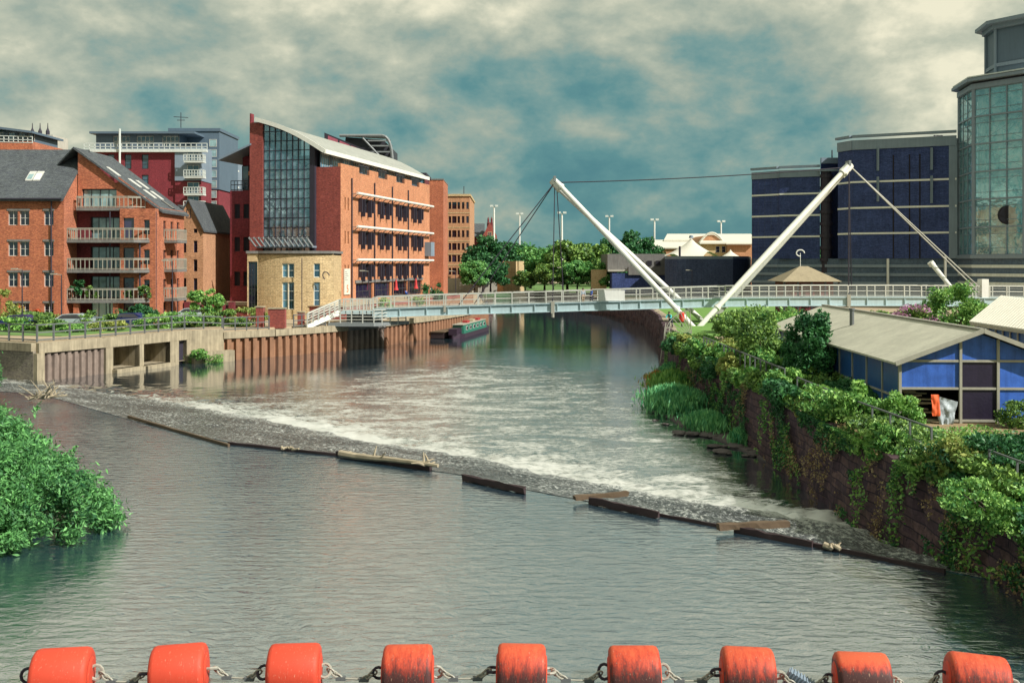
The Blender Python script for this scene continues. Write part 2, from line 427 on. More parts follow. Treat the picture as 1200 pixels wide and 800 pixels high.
# ---------------------------------------------------------------- camera, light, sky
cam = D_.cameras.new('camera'); co = D_.objects.new('camera', cam); C.objects.link(co)
co.location = (0, 0, CZ); co.rotation_euler = (R(90), 0, 0)
cam.sensor_width = 36; cam.lens = FPX/1200*36; cam.shift_y = -(400-HZ)/1200
cam.clip_start = .3; cam.clip_end = 9000; sc.camera = co
to_sun = Vector((.84, -.50, .80)).normalized()
sl = D_.lights.new('sun', 'SUN'); so = D_.objects.new('sun', sl); C.objects.link(so)
sl.energy = 4.7; sl.angle = R(.6); sl.color = (1, .96, .90)
so.rotation_euler = (-to_sun).to_track_quat('-Z', 'Y').to_euler()
w = D_.worlds.new('World'); sc.world = w; w.use_nodes = True
wt = w.node_tree; wt.nodes.clear()
class WN(NT):
    def __init__(s): s.t = wt
s = WN()
wo = wt.nodes.new('ShaderNodeOutputWorld')
sky = wt.nodes.new('ShaderNodeTexSky'); sky.sky_type = 'NISHITA'; sky.sun_disc = False
sky.sun_elevation = math.asin(to_sun.z); sky.sun_rotation = math.atan2(to_sun.x, to_sun.y)
bg1 = wt.nodes.new('ShaderNodeBackground'); bg1.inputs[1].default_value = .1; s.l(sky.outputs[0], bg1.inputs[0])
tc = wt.nodes.new('ShaderNodeTexCoord'); sp = wt.nodes.new('ShaderNodeSeparateXYZ'); s.l(tc.outputs['Generated'], sp.inputs[0])
Z = sp.outputs[2]
def mapd(sx, sy, sz, ox=0, oy=0, oz=0):
    m = wt.nodes.new('ShaderNodeMapping'); m.inputs['Scale'].default_value = (sx, sy, sz); m.inputs['Location'].default_value = (ox, oy, oz)
    s.l(tc.outputs['Generated'], m.inputs[0]); return m.outputs[0]
def wn(vec, scale, det, rough, dist=0):
    nd = wt.nodes.new('ShaderNodeTexNoise'); nd.inputs['Scale'].default_value = scale; nd.inputs['Detail'].default_value = det
    nd.inputs['Roughness'].default_value = rough; nd.inputs['Distortion'].default_value = dist; s.l(vec, nd.inputs['Vector']); return nd.outputs['Fac']
big = wn(mapd(1, 1, 2.0, 3.1, 0, .4), 3.0, 3, .5)
med = wn(mapd(1, 1, 1.75, 1.3, 2.2, 0), 4.6, 9, .54, .12)
sml = wn(mapd(1, 1, 1.6, 5.3, .2, 0), 13, 8, .6, .1)
def blob(px, py, r, wgt):           # a brighter or darker bank of cloud in one direction of the sky
    d = Vector(((px-600)/FPX, 1, (HZ-py)/FPX)).normalized()
    v = wt.nodes.new('ShaderNodeVectorMath'); v.operation = 'DISTANCE'; s.l(tc.outputs['Generated'], v.inputs[0]); v.inputs[1].default_value = d
    f = s.math('SUBTRACT', 1.0, s.math('DIVIDE', v.outputs['Value'], r/FPX))
    f = s.math('MAXIMUM', f, 0.0)
    return s.math('MULTIPLY', s.math('SMOOTH_MIN', f, 1.0, .2), wgt)
hgt = s.math('MULTIPLY', s.math('SUBTRACT', Z, .10), 1.5)
dens = s.math('ADD', s.math('ADD', s.math('MULTIPLY', big, .55), s.math('MULTIPLY', med, .85)), s.math('MULTIPLY', sml, .24))
med2 = wn(mapd(1, 1, 1.75, 1.3-.018, 2.2+.01, -.05), 4.6, 9, .54, .12)
sml2 = wn(mapd(1, 1, 1.6, 5.3-.01, .2, -.03), 13, 8, .6, .1)
lit = s.math('ADD', s.math('MULTIPLY', s.math('SUBTRACT', med, med2), 1.1), s.math('MULTIPLY', s.math('SUBTRACT', sml, sml2), .5))
dens = s.math('ADD', dens, lit)
dens = s.math('ADD', s.math('SUBTRACT', dens, .33), s.math('MINIMUM', hgt, .25))
for a in ((60, 60, 380, .12), (300, 110, 120, .22), (1130, 20, 150, .20), (1050, 90, 160, .08), (560, 150, 170, .10),
          (740, 220, 300, -.07), (820, 110, 200, -.10), (215, 100, 110, -.14), (985, 110, 110, -.08), (560, 60, 180, .08), (720, 40, 150, .1), (430, 110, 100, -.1),
          (600, 300, 420, -.07)):
    dens = s.math('ADD', dens, blob(*a))
cr = wt.nodes.new('ShaderNodeValToRGB'); e = cr.color_ramp.elements
stops = [(.08, lin((66, 110, 116))), (.26, lin((78, 120, 122))), (.42, lin((104, 133, 129))), (.58, lin((134, 146, 134))), (.76, lin((162, 166, 148))), (1.0, lin((204, 200, 176)))]
while len(e) < len(stops): e.new(.5)
for i, (p, c) in enumerate(stops): e[i].position = p; e[i].color = (*c, 1)
s.l(dens, cr.inputs[0])
bg2 = wt.nodes.new('ShaderNodeBackground'); s.l(cr.outputs[0], bg2.inputs[0]); bg2.inputs[1].default_value = 1.12
mxs = wt.nodes.new('ShaderNodeMixShader'); mxs.inputs[0].default_value = .97
s.l(bg1.outputs[0], mxs.inputs[1]); s.l(bg2.outputs[0], mxs.inputs[2]); s.l(mxs.outputs[0], wo.inputs['Surface'])
sc.view_settings.view_transform = 'Standard'; sc.view_settings.look = 'None'; sc.view_settings.gamma = 1
sc.view_settings.use_curve_mapping = False; sc.view_settings.exposure = 0.38
sc.cycles.max_bounces = 6; sc.cycles.transparent_max_bounces = 10; sc.cycles.caustics_reflective = False
# ---------------------------------------------------------------- river and banks
GZ = 2.8
LB = [(-46, 80.5), (-36.1, 75.6), (-33.2, 80.8), (-29.2, 89.8), (-26.8, 92.1), (-22.9, 95.5), (-18.6, 101), (-14.1, 108.3), (-10.1, 118), (-6.4, 131), (-3.9, 152), (-6, 190), (-8, 260), (-12, 330)]
RB = [(11.9, -80), (11.9, 36), (11.8, 50), (12.1, 70), (13.3, 85), (15.4, 103), (17.3, 118), (19.3, 145), (18.3, 164), (14.9, 181), (8, 205), (4, 260), (0, 330)]
LIP = [(-46, 66), (-27.5, 58.3), (-17.9, 48), (-12.1, 42.8), (-6.8, 39.6), (-1.76, 36.1), (.4, 33.9), (4.4, 30.5), (8.2, 27.3), (12.3, 23.6)]
TOE = [(-46, 80), (-33, 73), (-22.2, 64.8), (-13.1, 56.8), (-7.4, 50.7), (-2.2, 46.7), (1.5, 42.9), (5.4, 39.3), (9.3, 36.3), (12.3, 33.9)]
NZ = 1.3
inward = lambda q: q
struct('ground_left_bank', MB().prism([(-46.3, 80.6), (-36.4, 75.9), (-33.4, 80.9), (-36.2, 82.2), (-32.2, 91.2), (-29.4, 89.9)]+[(x-.3, y+.1) for x, y in LB[4:]]+[(-3000, 330), (-3000, 80)], -1, GZ), 'paving')
struct('ground_near_left_bank', MB().prism([(-36, -80), (-36, 58), (-46.5, 66), (-46.5, 79.9), (-3000, 79.9), (-3000, -80)], -1, GZ-.3), 'bark')
struct('ground_right_bank', MB().prism([(x+.3, y) for x, y in RB]+[(3000, 330), (3000, -80)], -1, GZ-.05), 'paving')
struct('ground_beyond', MB().prism([(-3500, 330), (3500, 330), (3500, 6000), (-3500, 6000)], -1, GZ-.02), 'leaf_far')
def ywater(name, near):
    s = NT(name)
    att = s.n('ShaderNodeAttribute', attribute_name='foam')
    pos = s.pos((1, 1, 1))
    sw = s.noise(s.pos((.16, .34, 1)), 1.0, 5, .6, 2.2)
    fine = s.noise(s.pos((1.6, 3.6, 1)), 1.6, 4, .65, .4)
    grain = s.noise(s.pos((1, 2, 1)), 9, 3, .7)
    if near:
        wv = s.n('ShaderNodeTexWave', wave_type='BANDS', bands_direction='Y'); wv.inputs['Scale'].default_value = .9
        wv.inputs['Distortion'].default_value = 6; wv.inputs['Detail'].default_value = 3; wv.inputs['Detail Scale'].default_value = 1.2
        mp = s.pos((.35, 1, 1)); s.l(mp, wv.inputs['Vector'])
        rip = s.noise(s.pos((1.05, 2.0, 1)), 1.9, 4, .58, 1.1)
        rip2 = s.noise(s.pos((.12, .2, 1)), 1, 3, .5, 1)
        h = s.math('ADD', s.math('MULTIPLY', wv.outputs['Fac'], .10), s.math('MULTIPLY', rip, 1.1))
        h = s.math('MULTIPLY', h, s.math('ADD', s.math('MULTIPLY', rip2, 1.2), .35))
        base = s.mix(s.ramp(rip2, [(.35, 0.0), (.7, 1.0)]), (.018, .042, .065), (.035, .07, .095))
        b = s.bsdf(base, .05, 0, h, .30, .10, 1.0, 3.5)
        return s.done(b.outputs[0])
    f = s.math('MULTIPLY', att.outputs['Fac'], 1.0)
    m = s.math('ADD', f, s.math('ADD', s.math('MULTIPLY', s.math('SUBTRACT', sw, .5), 1.7), s.math('MULTIPLY', s.math('SUBTRACT', fine, .5), 1.7)))
    mask = s.ramp(m, [(.38, 0.0), (.5, .3), (.62, .55), (.9, 1.0)])
    mask = s.math('MULTIPLY', mask, s.math('MINIMUM', s.math('MULTIPLY', att.outputs['Fac'], 4.0), 1.0))
    foamc = s.mix(grain, (.45, .45, .38), (.85, .83, .7))
    base = s.mix(mask, (.025, .045, .06), foamc)
    rough = s.math('ADD', s.math('MULTIPLY', mask, .5), .07)
    rp = s.noise(s.pos((.9, 2.6, 1)), 1.5, 4, .6, .3)
    hh = s.math('ADD', s.math('MULTIPLY', rp, s.math('ADD', s.math('MULTIPLY', att.outputs['Fac'], 1.8), .16)), s.math('MULTIPLY', mask, .5))
    b = s.bsdf(base, rough, 0, hh, .30, .10, 1.0, 4.2)
    return s.done(b.outputs[0])
M['water_near'] = ywater('water_near', True); M['water_far'] = ywater('water_far', False)
def weirmat():
    s = NT('weir_water')
    fall = s.noise(s.pos((2.4, 1.5, 1)), 2.0, 5, .75, .6)
    gr = s.noise(s.pos((3.2, 2.2, 1)), 2.0, 4, .85)
    big = s.noise(s.pos(), .22, 3, .6)
    att = s.n('ShaderNodeAttribute', attribute_name='foam')
    f = s.math('SUBTRACT', s.math('ADD', s.math('MULTIPLY', fall, .9), s.math('MULTIPLY', gr, 1.7)), .55)
    f = s.math('ADD', s.math('ADD', f, s.math('MULTIPLY', s.math('SUBTRACT', big, .5), .5)), s.math('MULTIPLY', att.outputs['Fac'], .5))
    c = s.ramp(f, [(.52, (.02, .022, .028)), (.76, (.065, .073, .075)), (.92, (.22, .24, .23)), (1.0, (.6, .62, .57))])
    b = s.bsdf(c, .25, 0, f, .8, .12, .9, 1.5)
    return s.done(b.outputs[0])
M['weir_water'] = weirmat()
def interp(line, n):
    pts = [Vector((*p, 0)) for p in line]; L = [0]
    for i in range(1, len(pts)): L.append(L[-1]+(pts[i]-pts[i-1]).length)
    out = []
    for k in range(n+1):
        d = L[-1]*k/n; i = 1
        while i < len(L)-1 and L[i] < d: i += 1
        out.append(pts[i-1].lerp(pts[i], (d-L[i-1])/(L[i]-L[i-1])))
    return out
struct('upper_river_water', MB().add([(x, y, NZ) for x, y in LIP]+[(12.3, -80, NZ), (-46, -80, NZ)], [tuple(reversed(range(len(LIP)+2)))]), 'water_near')
# weir slope
na, nb = 220, 34
li, ti = interp(LIP, na), interp(TOE, na); mb = MB(); fo = []
from mathutils import noise as mn
for i in range(na+1):
    for j in range(nb+1):
        t = j/nb; p = li[i].lerp(ti[i], t)
        # sharp lip, long apron, toe
        z = NZ+.015-(NZ+.05)*(t**.85)
        if 0 < j: z += .09*mn.noise(Vector((p.x*1.3, p.y*.9, 0)))*min(1, t*3)
        if i > na*.8: z += .45*mn.noise(Vector((p.x*1.1, p.y*.9, 5)))*math.sin(t*3.14)*(i/na-.8)*5
        mb.v.append(Vector((p.x, p.y, z)))
        fo.append(max(0, (t-.8)*4)*.5+max(0, (i/na-.8))*2.4*t+ .3*max(0, .04-t)*25)
for i in range(na):
    for j in range(nb):
        a = i*(nb+1)+j; mb.f.append((a, a+nb+1, a+nb+2, a+1))
wo_ = struct('weir_apron', mb, 'weir_water', smooth=True, origin=(0, 0, 0))
at = wo_.data.attributes.new('foam', 'FLOAT', 'POINT'); at.data.foreach_set('value', fo)
# lower river: foam gathers downstream of the toe
xs = np.arange(-47, 26, .4); ys = np.concatenate([np.arange(30, 84, .35), np.arange(84, 340, 2.5)])
X, Y = np.meshgrid(xs, ys); tx = np.array([p[0] for p in TOE]); ty = np.array([p[1] for p in TOE])
dist = Y-np.interp(X, tx, ty)
foam = np.exp(-np.clip(dist, 0, 99)/1.8)*(.42+.2*np.sin(X*.9)*np.sin(X*.37+1))+np.clip(1-dist/44, 0, 1)**.8*.50*np.clip((X+27)/12, 0, 1)
foam += .30*np.exp(-((X+2)/10)**2-((Y-80)/18)**2)
foam -= np.exp(-(((X+22)/9)**2+((Y-84)/14)**2))*.5
foam -= .6*np.exp(-((X-11.8)/2.2)**2)*(Y < 62)*(dist > 1.5)
foam = np.clip(foam, 0, 1.2); foam[Y > 112] = 0
me = D_.meshes.new('lower_river_water'); nx_, ny_ = len(xs), len(ys)
idx = np.arange(nx_*ny_).reshape(ny_, nx_)
fc = np.stack([idx[:-1, :-1], idx[:-1, 1:], idx[1:, 1:], idx[1:, :-1]], -1).reshape(-1, 4)
dd = np.interp(X, tx, ty); Zt = np.zeros_like(X); bump_ = (np.exp(-np.clip(Y-dd, 0, 99)/3.0)*(Y > dd)*.22+foam*.03)
for iy in range(ny_):
    if ys[iy] > 84: break
    for ix in range(nx_):
        if bump_[iy, ix] > .004: Zt[iy, ix] = bump_[iy, ix]*(mn.noise(Vector((xs[ix]*1.3, ys[iy]*1.5, 0)))+.5*mn.noise(Vector((xs[ix]*3.1, ys[iy]*3.3, 4)))+.25)
me.from_pydata(np.stack([X, Y, Zt], -1).reshape(-1, 3).tolist(), [], fc.tolist()); me.materials.append(M['water_far'])
me.polygons.foreach_set('use_smooth', [True]*len(me.polygons))
at = me.attributes.new('foam', 'FLOAT', 'POINT'); at.data.foreach_set('value', foam.ravel().astype(np.float32))
tag(inst(me, 'lower_river_water', Matrix()), kind='structure')
# grass on the right bank by the mast, promenade
def sheet(name, pts, z, mat): return struct(name, MB().prism(pts, z-.05, z), mat)
M['grass'] = plain('grass', (.13, .26, .05), .9, var=.45, scale=1.2, streak=0, bstr=.8)
M['lawn_far'] = plain('lawn_far', (.12, .22, .06), .9, var=.4, scale=.5, streak=0)
M['earth'] = plain('earth', (.3, .22, .12), .95, var=.5, scale=.9, streak=0, bstr=.6)
sheet('riverside_lawn', [(14.2, 84), (16.4, 101), (18.4, 118), (20.5, 145), (40, 145), (40, 118), (27, 101), (24, 86)], GZ+.01, 'grass')
sheet('riverside_path', [(13.4, 84), (15.6, 102), (17.6, 118), (19.6, 145), (20.5, 145), (18.4, 118), (16.4, 101), (14.2, 84)], GZ+.03, 'concrete')
sheet('dirt_yard', [(12.4, 20), (12.4, 60), (30, 60), (30, 20)], GZ+.02, 'earth')
sheet('far_lawn', [(2, 231), (8.6, 206), (18, 182), (45, 182), (40, 300), (4, 300)], GZ+.06, 'lawn_far')
sheet('garden_bed', [(-60, 88.5), (-38, 84), (-31.5, 95.5), (-26, 98.5), (-27, 99.2), (-60, 97)], GZ+.06, 'lawn_far')
# ================================================================ LEFT BANK: walls and quays
def corr(path, z0, z1, pitch=.85, dep=.28):
    """sheet piling: trapezoid corrugation pushed out to the right-hand side of the path"""
    mb = MB(); P2 = []
    for i in range(len(path)-1):
        a, b = Vector((*path[i], 0)), Vector((*path[i+1], 0)); L = (b-a).length; d = (b-a)/L; nrm = Vector((d.y, -d.x, 0))
        n = max(1, round(L/pitch))
        for k in range(n):
            for f, o in ((0, 0), (.3, 0), (.42, 1), (.88, 1)):
                P2.append(a+d*(L*(k+f)/n)+nrm*(dep*o))
        P2.append(b)
    for p in P2: mb.v += [Vector((p.x, p.y, z0)), Vector((p.x, p.y, z1))]
    for i in range(len(P2)-1): mb.f.append((2*i, 2*i+2, 2*i+3, 2*i+1))
    return mb
def ribbon(path, off0, off1, z0, z1):
    mb = MB()
    for i in range(len(path)-1):
        a, b = Vector((*path[i], 0)), Vector((*path[i+1], 0)); d = (b-a).normalized(); n = Vector((d.y, -d.x, 0))
        q = [a+n*off0, b+n*off0, b+n*off1, a+n*off1]
        mb.prism([(p.x, p.y) for p in q], z0, z1)
    return mb
t = thing('river_wall', 'pale weathered block river wall at the far left end of the weir, left of the corrugated sheeting', 'wall', (-41, 78, 0))
ribbon([(-46, 80.4), (-36.1, 75.5)], -.3, .25, -.3, 2.3).build('wall_face', 'wall_pale', t)
ribbon([(-46, 80.4), (-36.1, 75.5)], -.5, .4, 2.3, 2.92).build('coping', 'concrete', t)
t = thing('river_culvert', 'concrete culvert structure with two square openings and grey corrugated sheeting under the promenade', 'culvert', (-32, 84, 0))
pA = [(-36.1, 75.5), (-33.2, 80.8)]
ribbon(pA, -.6, .35, 2.15, 2.93).build('beam', 'concrete', t)
corr(pA, -.4, 2.15, .62, .2).build('sheet_piling', 'rust_grey', t)
ribbon([(-36.2, 75.3), (-35.9, 75.9)], -.1, .42, -.4, 2.15).build('pier', 'concrete', t)
CM = T((-33.2, 80.8, 0)) @ RZ(66)
mb = MB(); Lc = 9.85
mb.wall(CM @ T((0, -.3, 0)), 0, Lc, .28, 2.93, [(.76, 3.65, .3, 2.1), (4.13, 7.24, .3, 2.1), (8.3, 9.3, -.3, 2.1)], rev=.5)
mb.box(0, Lc, -.32, .3, 2.12, 2.95, CM)
for a, b in ((0, .76), (3.65, 4.13), (7.24, 8.3), (9.3, Lc)): mb.box(a, b, -.34, .3, -.5, 2.1, CM)
mb.build('concrete_frame', 'concrete', t)
for a, b in ((.76, 3.65), (4.13, 7.24)):
    mb = MB(); mb.box(a-.25, b+.25, 2.4, 2.6, -.3, 2.2, CM); mb.box(a-.12, a+.0, .3, 2.4, -.3, 2.1, CM); mb.box(b, b+.12, .3, 2.4, -.3, 2.1, CM)
    mb.build('chamber', 'concrete', t)
    MB().box(a-.1, b+.1, -.9, 2.4, -.1, .3, CM).build('sill', 'concrete', t)
MB().box(8.3, 9.3, .1, .16, -.3, 2.1, CM).build('door_panel', 'dark_steel', t)
# cut the ground back behind the chambers is hidden by these walls
pB = [(-29.2, 89.8), (-26.8, 92.1)]
t = thing('quay_wall', 'stepped tan concrete quay block between the culvert and the rusty sheet piling', 'wall', (-28, 91, 0))
ribbon(pB, -.6, .3, -.4, 2.9).build('wall_face', 'concrete', t)
ribbon([(-29.0, 89.6), (-26.2, 92.2)], .25, 1.1, -.4, 1.0).build('ledge', 'concrete', t)
pC = [(-26.8, 92.1), (-22.9, 95.5), (-18.6, 101), (-17.2, 103)]
t = thing('sheet_pile_wall', 'rusty sheet piling with concrete cap between the culvert and the footbridge stairs', 'wall', (-22, 96.5, 0))
corr(pC, -.4, 2.0, .9, .32).build('sheet_piling', 'rust', t); ribbon(pC, -.7, .42, 2.0, 2.62).build('cap_beam', 'concrete', t)
pD = [(-17.2, 103), (-14.1, 108.3)]
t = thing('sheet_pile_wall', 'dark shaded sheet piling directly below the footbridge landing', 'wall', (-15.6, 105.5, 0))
corr(pD, -.4, 2.0, .9, .32).build('sheet_piling', 'rust_grey', t); ribbon(pD, -.7, .45, 2.0, 2.6).build('cap_beam', 'concrete_dark', t)  # greyer piling and dark cap carry the landing's shade in their colour
pE = [(-14.1, 108.3), (-10.1, 118), (-6.4, 131), (-3.9, 152)]
t = thing('sheet_pile_wall', 'long rusty sheet piling running past the moored narrowboat', 'wall', (-8, 125, 0))
corr(pE, -.4, 2.1, .95, .34).build('sheet_piling', 'rust', t); ribbon(pE, -.7, .5, 2.1, 2.7).build('cap_beam', 'concrete', t)
corr([(x-2.2, y+.8) for x, y in pE], 2.7, 4.15, 1.0, .2).build('upper_piling', 'rust', t)
t = thing('far_quay_wall', 'dark brick quay wall in the distance beyond the sheet piling', 'wall', (-4, 170, 0))
ribbon([(-3.9, 152), (-6, 190), (-8, 260)], -.3, .3, -.4, 2.9).build('wall_face', 'stone_wall', t)
t = thing('riverside_pavement_slab', 'pale promenade walkway slab along the top of the culvert', 'walkway', (-32, 86, GZ))
MB().prism([(-46.3, 80.6), (-36.1, 75.7), (-33.3, 80.9), (-29.3, 89.9), (-26.8, 92.3), (-28, 94.5), (-31.8, 91), (-36, 82.5), (-37.5, 79), (-46, 84)], 2.86, 2.97).build('slab', 'paving', t)
railing('promenade_railing', 'long grey metal railing along the promenade above the culvert', [(-46, 80.5, 2.97), (-36.2, 75.9, 2.97), (-33.4, 80.8, 2.97), (-29.5, 89.7, 2.97), (-26.9, 92.4, 2.7)], 1.3, 1.55, 'rail_dark', postr=.06, r=.045)
railing('promenade_railing', 'grey metal railing over the sheet piling left of the brick pillar', [(-26.8, 92.5, 2.65), (-23.3, 95.5, 2.65)], 1.25, 1.1, 'rail_dark', postr=.05, r=.04)
railing('promenade_railing', 'grey metal railing over the sheet piling right of the big brick pillar', [(-21.4, 97.6, 2.65), (-18.9, 101, 2.65)], 1.25, 1.1, 'rail_dark', postr=.05, r=.04)
for lab, x, y, ww, hh in (('small red brick gate pillar left of the big brick block', 304, 96, .7, 1.9), ('wide red brick block pillar beside the promenade railing', 324, 96, 1.6, 1.75), ('red brick pillar beside the foot of the white stairs', 352, 100, .6, 1.2)):
    mb = MB(); X_ = PX(x, y); t = thing('brick_pillar', lab, 'pillar', (X_, y, GZ), 'brick pillars on the quay')
    mb.box(X_-ww/2, X_+ww/2, y, y+.7, GZ-.1, GZ+hh).build('shaft', 'brick_red', t)
    MB().box(X_-ww/2-.06, X_+ww/2+.06, y-.06, y+.76, GZ+hh, GZ+hh+.12).build('cap', 'concrete', t)
# ================================================================ generic far building pieces
def shell(t, Mx, w, d, z0, z1, mat, fw=(), rw=(), name='wall', rev=.2, flip=False):
    """box body: front with window holes, right side with window holes, back, left, top"""
    mb = MB(); mb.wall(Mx, 0, w, z0, z1, holes_of(fw), rev); mb.wall(side(Mx, w), 0, d, z0, z1, holes_of(rw), rev)
    mb.add([(0,0,z0),(0,d,z0),(0,d,z1),(0,0,z1),(w,d,z0),(w,d,z1)], [(0,3,2,1),(1,2,5,4)], Mx)
    mb.add([(0,0,z1),(w,0,z1),(w,d,z1),(0,d,z1)], [(0,1,2,3)], Mx)
    return mb.build(name, mat, t)
def wins(t, Mx, ws, **k):
    for x, z, w, h in ws: window(t, Mx, x, z, w, h, **k)
# ================================================================ APARTMENT HOUSE at the left
A = thing('apartment_house', 'orange brick apartment house with slate roofs and stacked balconies at the far left', 'building', (-44, 104, GZ))
def pw(px, py, D, wpx, hpx, x0): return (PX(px, D)-x0, PZ(py, D), wpx*D/FPX, hpx*D/FPX)
x0 = -64.0; MA = T((x0, 100, 0)); wA = -45-x0; ez = 15.7; rz_ = 20.9
fw = []
for yb in (264, 300, 336, 372):
    for px in (-66, -52, -38, 15, 28.5, 57): fw.append(pw(px, yb, 100, 11.5, 17, x0))
shell(A, MA, wA, 11.6, GZ-.2, ez, 'brick_orange', fw)
wins(A, MA, fw, nx=2, ny=2, frame='frame_white', pane='glass_dark', fw=.06)
for x, z, w, h in fw: MB().box(x-w/2-.08, x+w/2+.08, -.05, .0, z+h, z+h+.2, MA).build('lintel', 'concrete_dark', A)
MB().add([(wA, 0, ez), (wA, 11.6, ez), (wA, 5.8, rz_)], [(0, 1, 2)], MA).build('gable', 'brick_orange', A); mb = MB(); mb.add([(0, 0, ez), (0, 11.6, ez), (0, 5.8, rz_)], [(0, 2, 1)], MA)
mb.build('gable', 'brick_orange', A)
mb = MB(); mb.slab([MA @ Vector(p) for p in ((-.3, -.5, ez-.35), (wA+.1, -.5, ez-.35), (wA+.1, 5.8, rz_+.12), (-.3, 5.8, rz_+.12))], .2)
mb.slab([MA @ Vector(p) for p in ((-.3, 5.8, rz_+.12), (wA+.1, 5.8, rz_+.12), (wA+.1, 12.1, ez-.35), (-.3, 12.1, ez-.35))], .2)
ro = mb.build('roof', 'slate', A)
for px in (35, 44):
    mb = MB(); yy = 2.2; X_ = PX(px, 102); zz = ez-.35+(yy+.5)*(rz_-ez+.47)/6.3
    k = (rz_-ez+.47)/6.3
    mb.slab([(X_-.35, 100+yy-.5, zz-.5*k+.14), (X_+.35, 100+yy-.5, zz-.5*k+.14), (X_+.35, 100+yy+.6, zz+.6*k+.14), (X_-.35, 100+yy+.6, zz+.6*k+.14)], .1)
    s_ = mb.build('skylight', 'frame_white', ro)
    mb = MB(); mb.slab([(X_-.25, 100+yy-.4, zz-.4*k+.17), (X_+.25, 100+yy-.4, zz-.4*k+.17), (X_+.25, 100+yy+.2, zz+.2*k+.17), (X_-.25, 100+yy+.2, zz+.2*k+.17)], .02)
    mb.build('skylight', 'glass_pale', ro)
# wing with the balconies
B0 = T((-45, 103, 0)); bw = 8.6; ez2 = 14.7
frontw = []
for i, zb in enumerate((11.4, 8.35, 5.3, 2.85)):
    frontw.append((2.9, zb+.05, 3.0, 2.3)); frontw.append((5.6, zb+.1, .9, 2.1))
    frontw.append((7.8, zb+.3, .5, 1.7))
frontw.append((2.3, 14.75, 3.6, 1.9))
rw = []
for zb in (11.4, 8.35, 5.3, 2.9):
    for x in (1.4, 3.6, 5.6): rw.append((x, zb+.3, .8, 1.7))
mb = MB(); rb_ = MB().wall(B0 @ T((0, -.003, 0)), 0, 4.95, GZ-.2, ez2, holes_of([w for w in frontw if w[1] < 14 and w[0] < 4]), .3); rb_.build('recess_wall', 'brick_dark', A); mb.wall(B0, 4.95, bw, GZ-.2, ez2, (), .3)  # darker brick puts the shade of the balcony recess into the wall colour
mb.wall(side(B0, bw), 0, 7.5, GZ-.2, ez2, holes_of(rw), .2)
# gable over the wing, with the loggia opening of the top flat
mb.wall(B0, .1, 4.3, ez2, 17.0, holes_of([frontw[-1]]), .8)
mb.add([(.1, 0, 17.0), (4.3, 0, 17.0), (.1, 0, 20.75)], [(0, 1, 2)], B0)
mb.add([(4.3, 0, ez2), (bw, 0, ez2), (4.3, 0, 17.9)], [(0, 1, 2)], B0)
mb.add([(4.3, 0, 17.0), (4.3, 0, 17.4), (3.9, 0, 17.2)], [(0, 1, 2)], B0)
mb.build('wing_wall', 'brick_orange', A)
wins(A, B0, [w for w in frontw if w[2] > 2], nx=4, ny=1, frame='frame_dark', pane='glass_pale', fw=.1, y=.28)
for x_, y_ in ((-46.2, 99.86), (-57.5, 99.86), (-41.0-.0, 101.55), (-36.44, 101.9)):
    MB().tube((x_, y_, GZ), (x_, y_, 15.2 if y_ < 100 else 14.2), .07).build('drainpipe', 'dark_steel', A)
MB().bar((x0, 99.45, ez-.3), (-45, 99.45, ez-.3), .16, .14).build('gutter', 'dark_steel', A)
wins(A, side(B0, bw), rw, nx=1, ny=2, frame='frame_dark', pane='glass_dark', fw=.06)
mb = MB()
mb.slab([(-45.2, 102.6, 20.95), (-45.2, 112.5, 20.95), (-36.0, 111, 14.35), (-36.0, 102.6, 14.35)][::-1], .22)
mb.slab([(-45.2, 102.6, 20.95), (-45.2, 112.5, 20.95), (-51, 112.5, 16.4), (-51, 105.5, 16.4)], .2)
ro = mb.build('roof', 'slate', A)
sl_ = Vector((9.2, 0, -6.6)).normalized(); up_ = Vector((6.6, 0, 9.2)).normalized()
for a, y0 in ((.36, 104.6), (.52, 106.6), (.52, 108.8), (.7, 106.5), (.7, 108.6), (.86, 107.8)):
    c = Vector((-45.2, y0, 20.95)).lerp(Vector((-36, y0, 14.35)), a)+up_*.08
    q = [c-sl_*.75-Vector((0, .4, 0)), c-sl_*.75+Vector((0, .4, 0)), c+sl_*.75+Vector((0, .4, 0)), c+sl_*.75-Vector((0, .4, 0))][::-1]
    MB().slab(q, .08).build('skylight', 'frame_white' if a < .8 else 'glass_dark', ro)
c = Vector((-38.2, 107, 16.0)); 
# projecting bay beside the balcony recess
BY = T((-45, 101.7, 0)); byw = []
for zb in (11.4, 8.35, 5.3, 2.85): byw += [(5.85, zb+.1, 1.1, 2.1), (7.7, zb+.5, .6, 1.5)]
mb = MB(); mb.wall(BY, 4.95, 8.58, GZ-.2, 14.55, holes_of(byw), .25); mb.add([(4.95, 0, GZ), (4.95, 1.3, GZ), (4.95, 1.3, 14.55), (4.95, 0, 14.55), (8.58, 0, GZ), (8.58, 1.3, GZ), (8.58, 1.3, 14.55), (8.58, 0, 14.55)], [(0, 3, 2, 1), (4, 5, 6, 7), (3, 7, 6, 2)], BY)
mb.build('bay_wall', 'brick_orange', A)
wins(A, BY, byw, nx=1, ny=2, frame='frame_dark', pane='glass_dark', fw=.07)
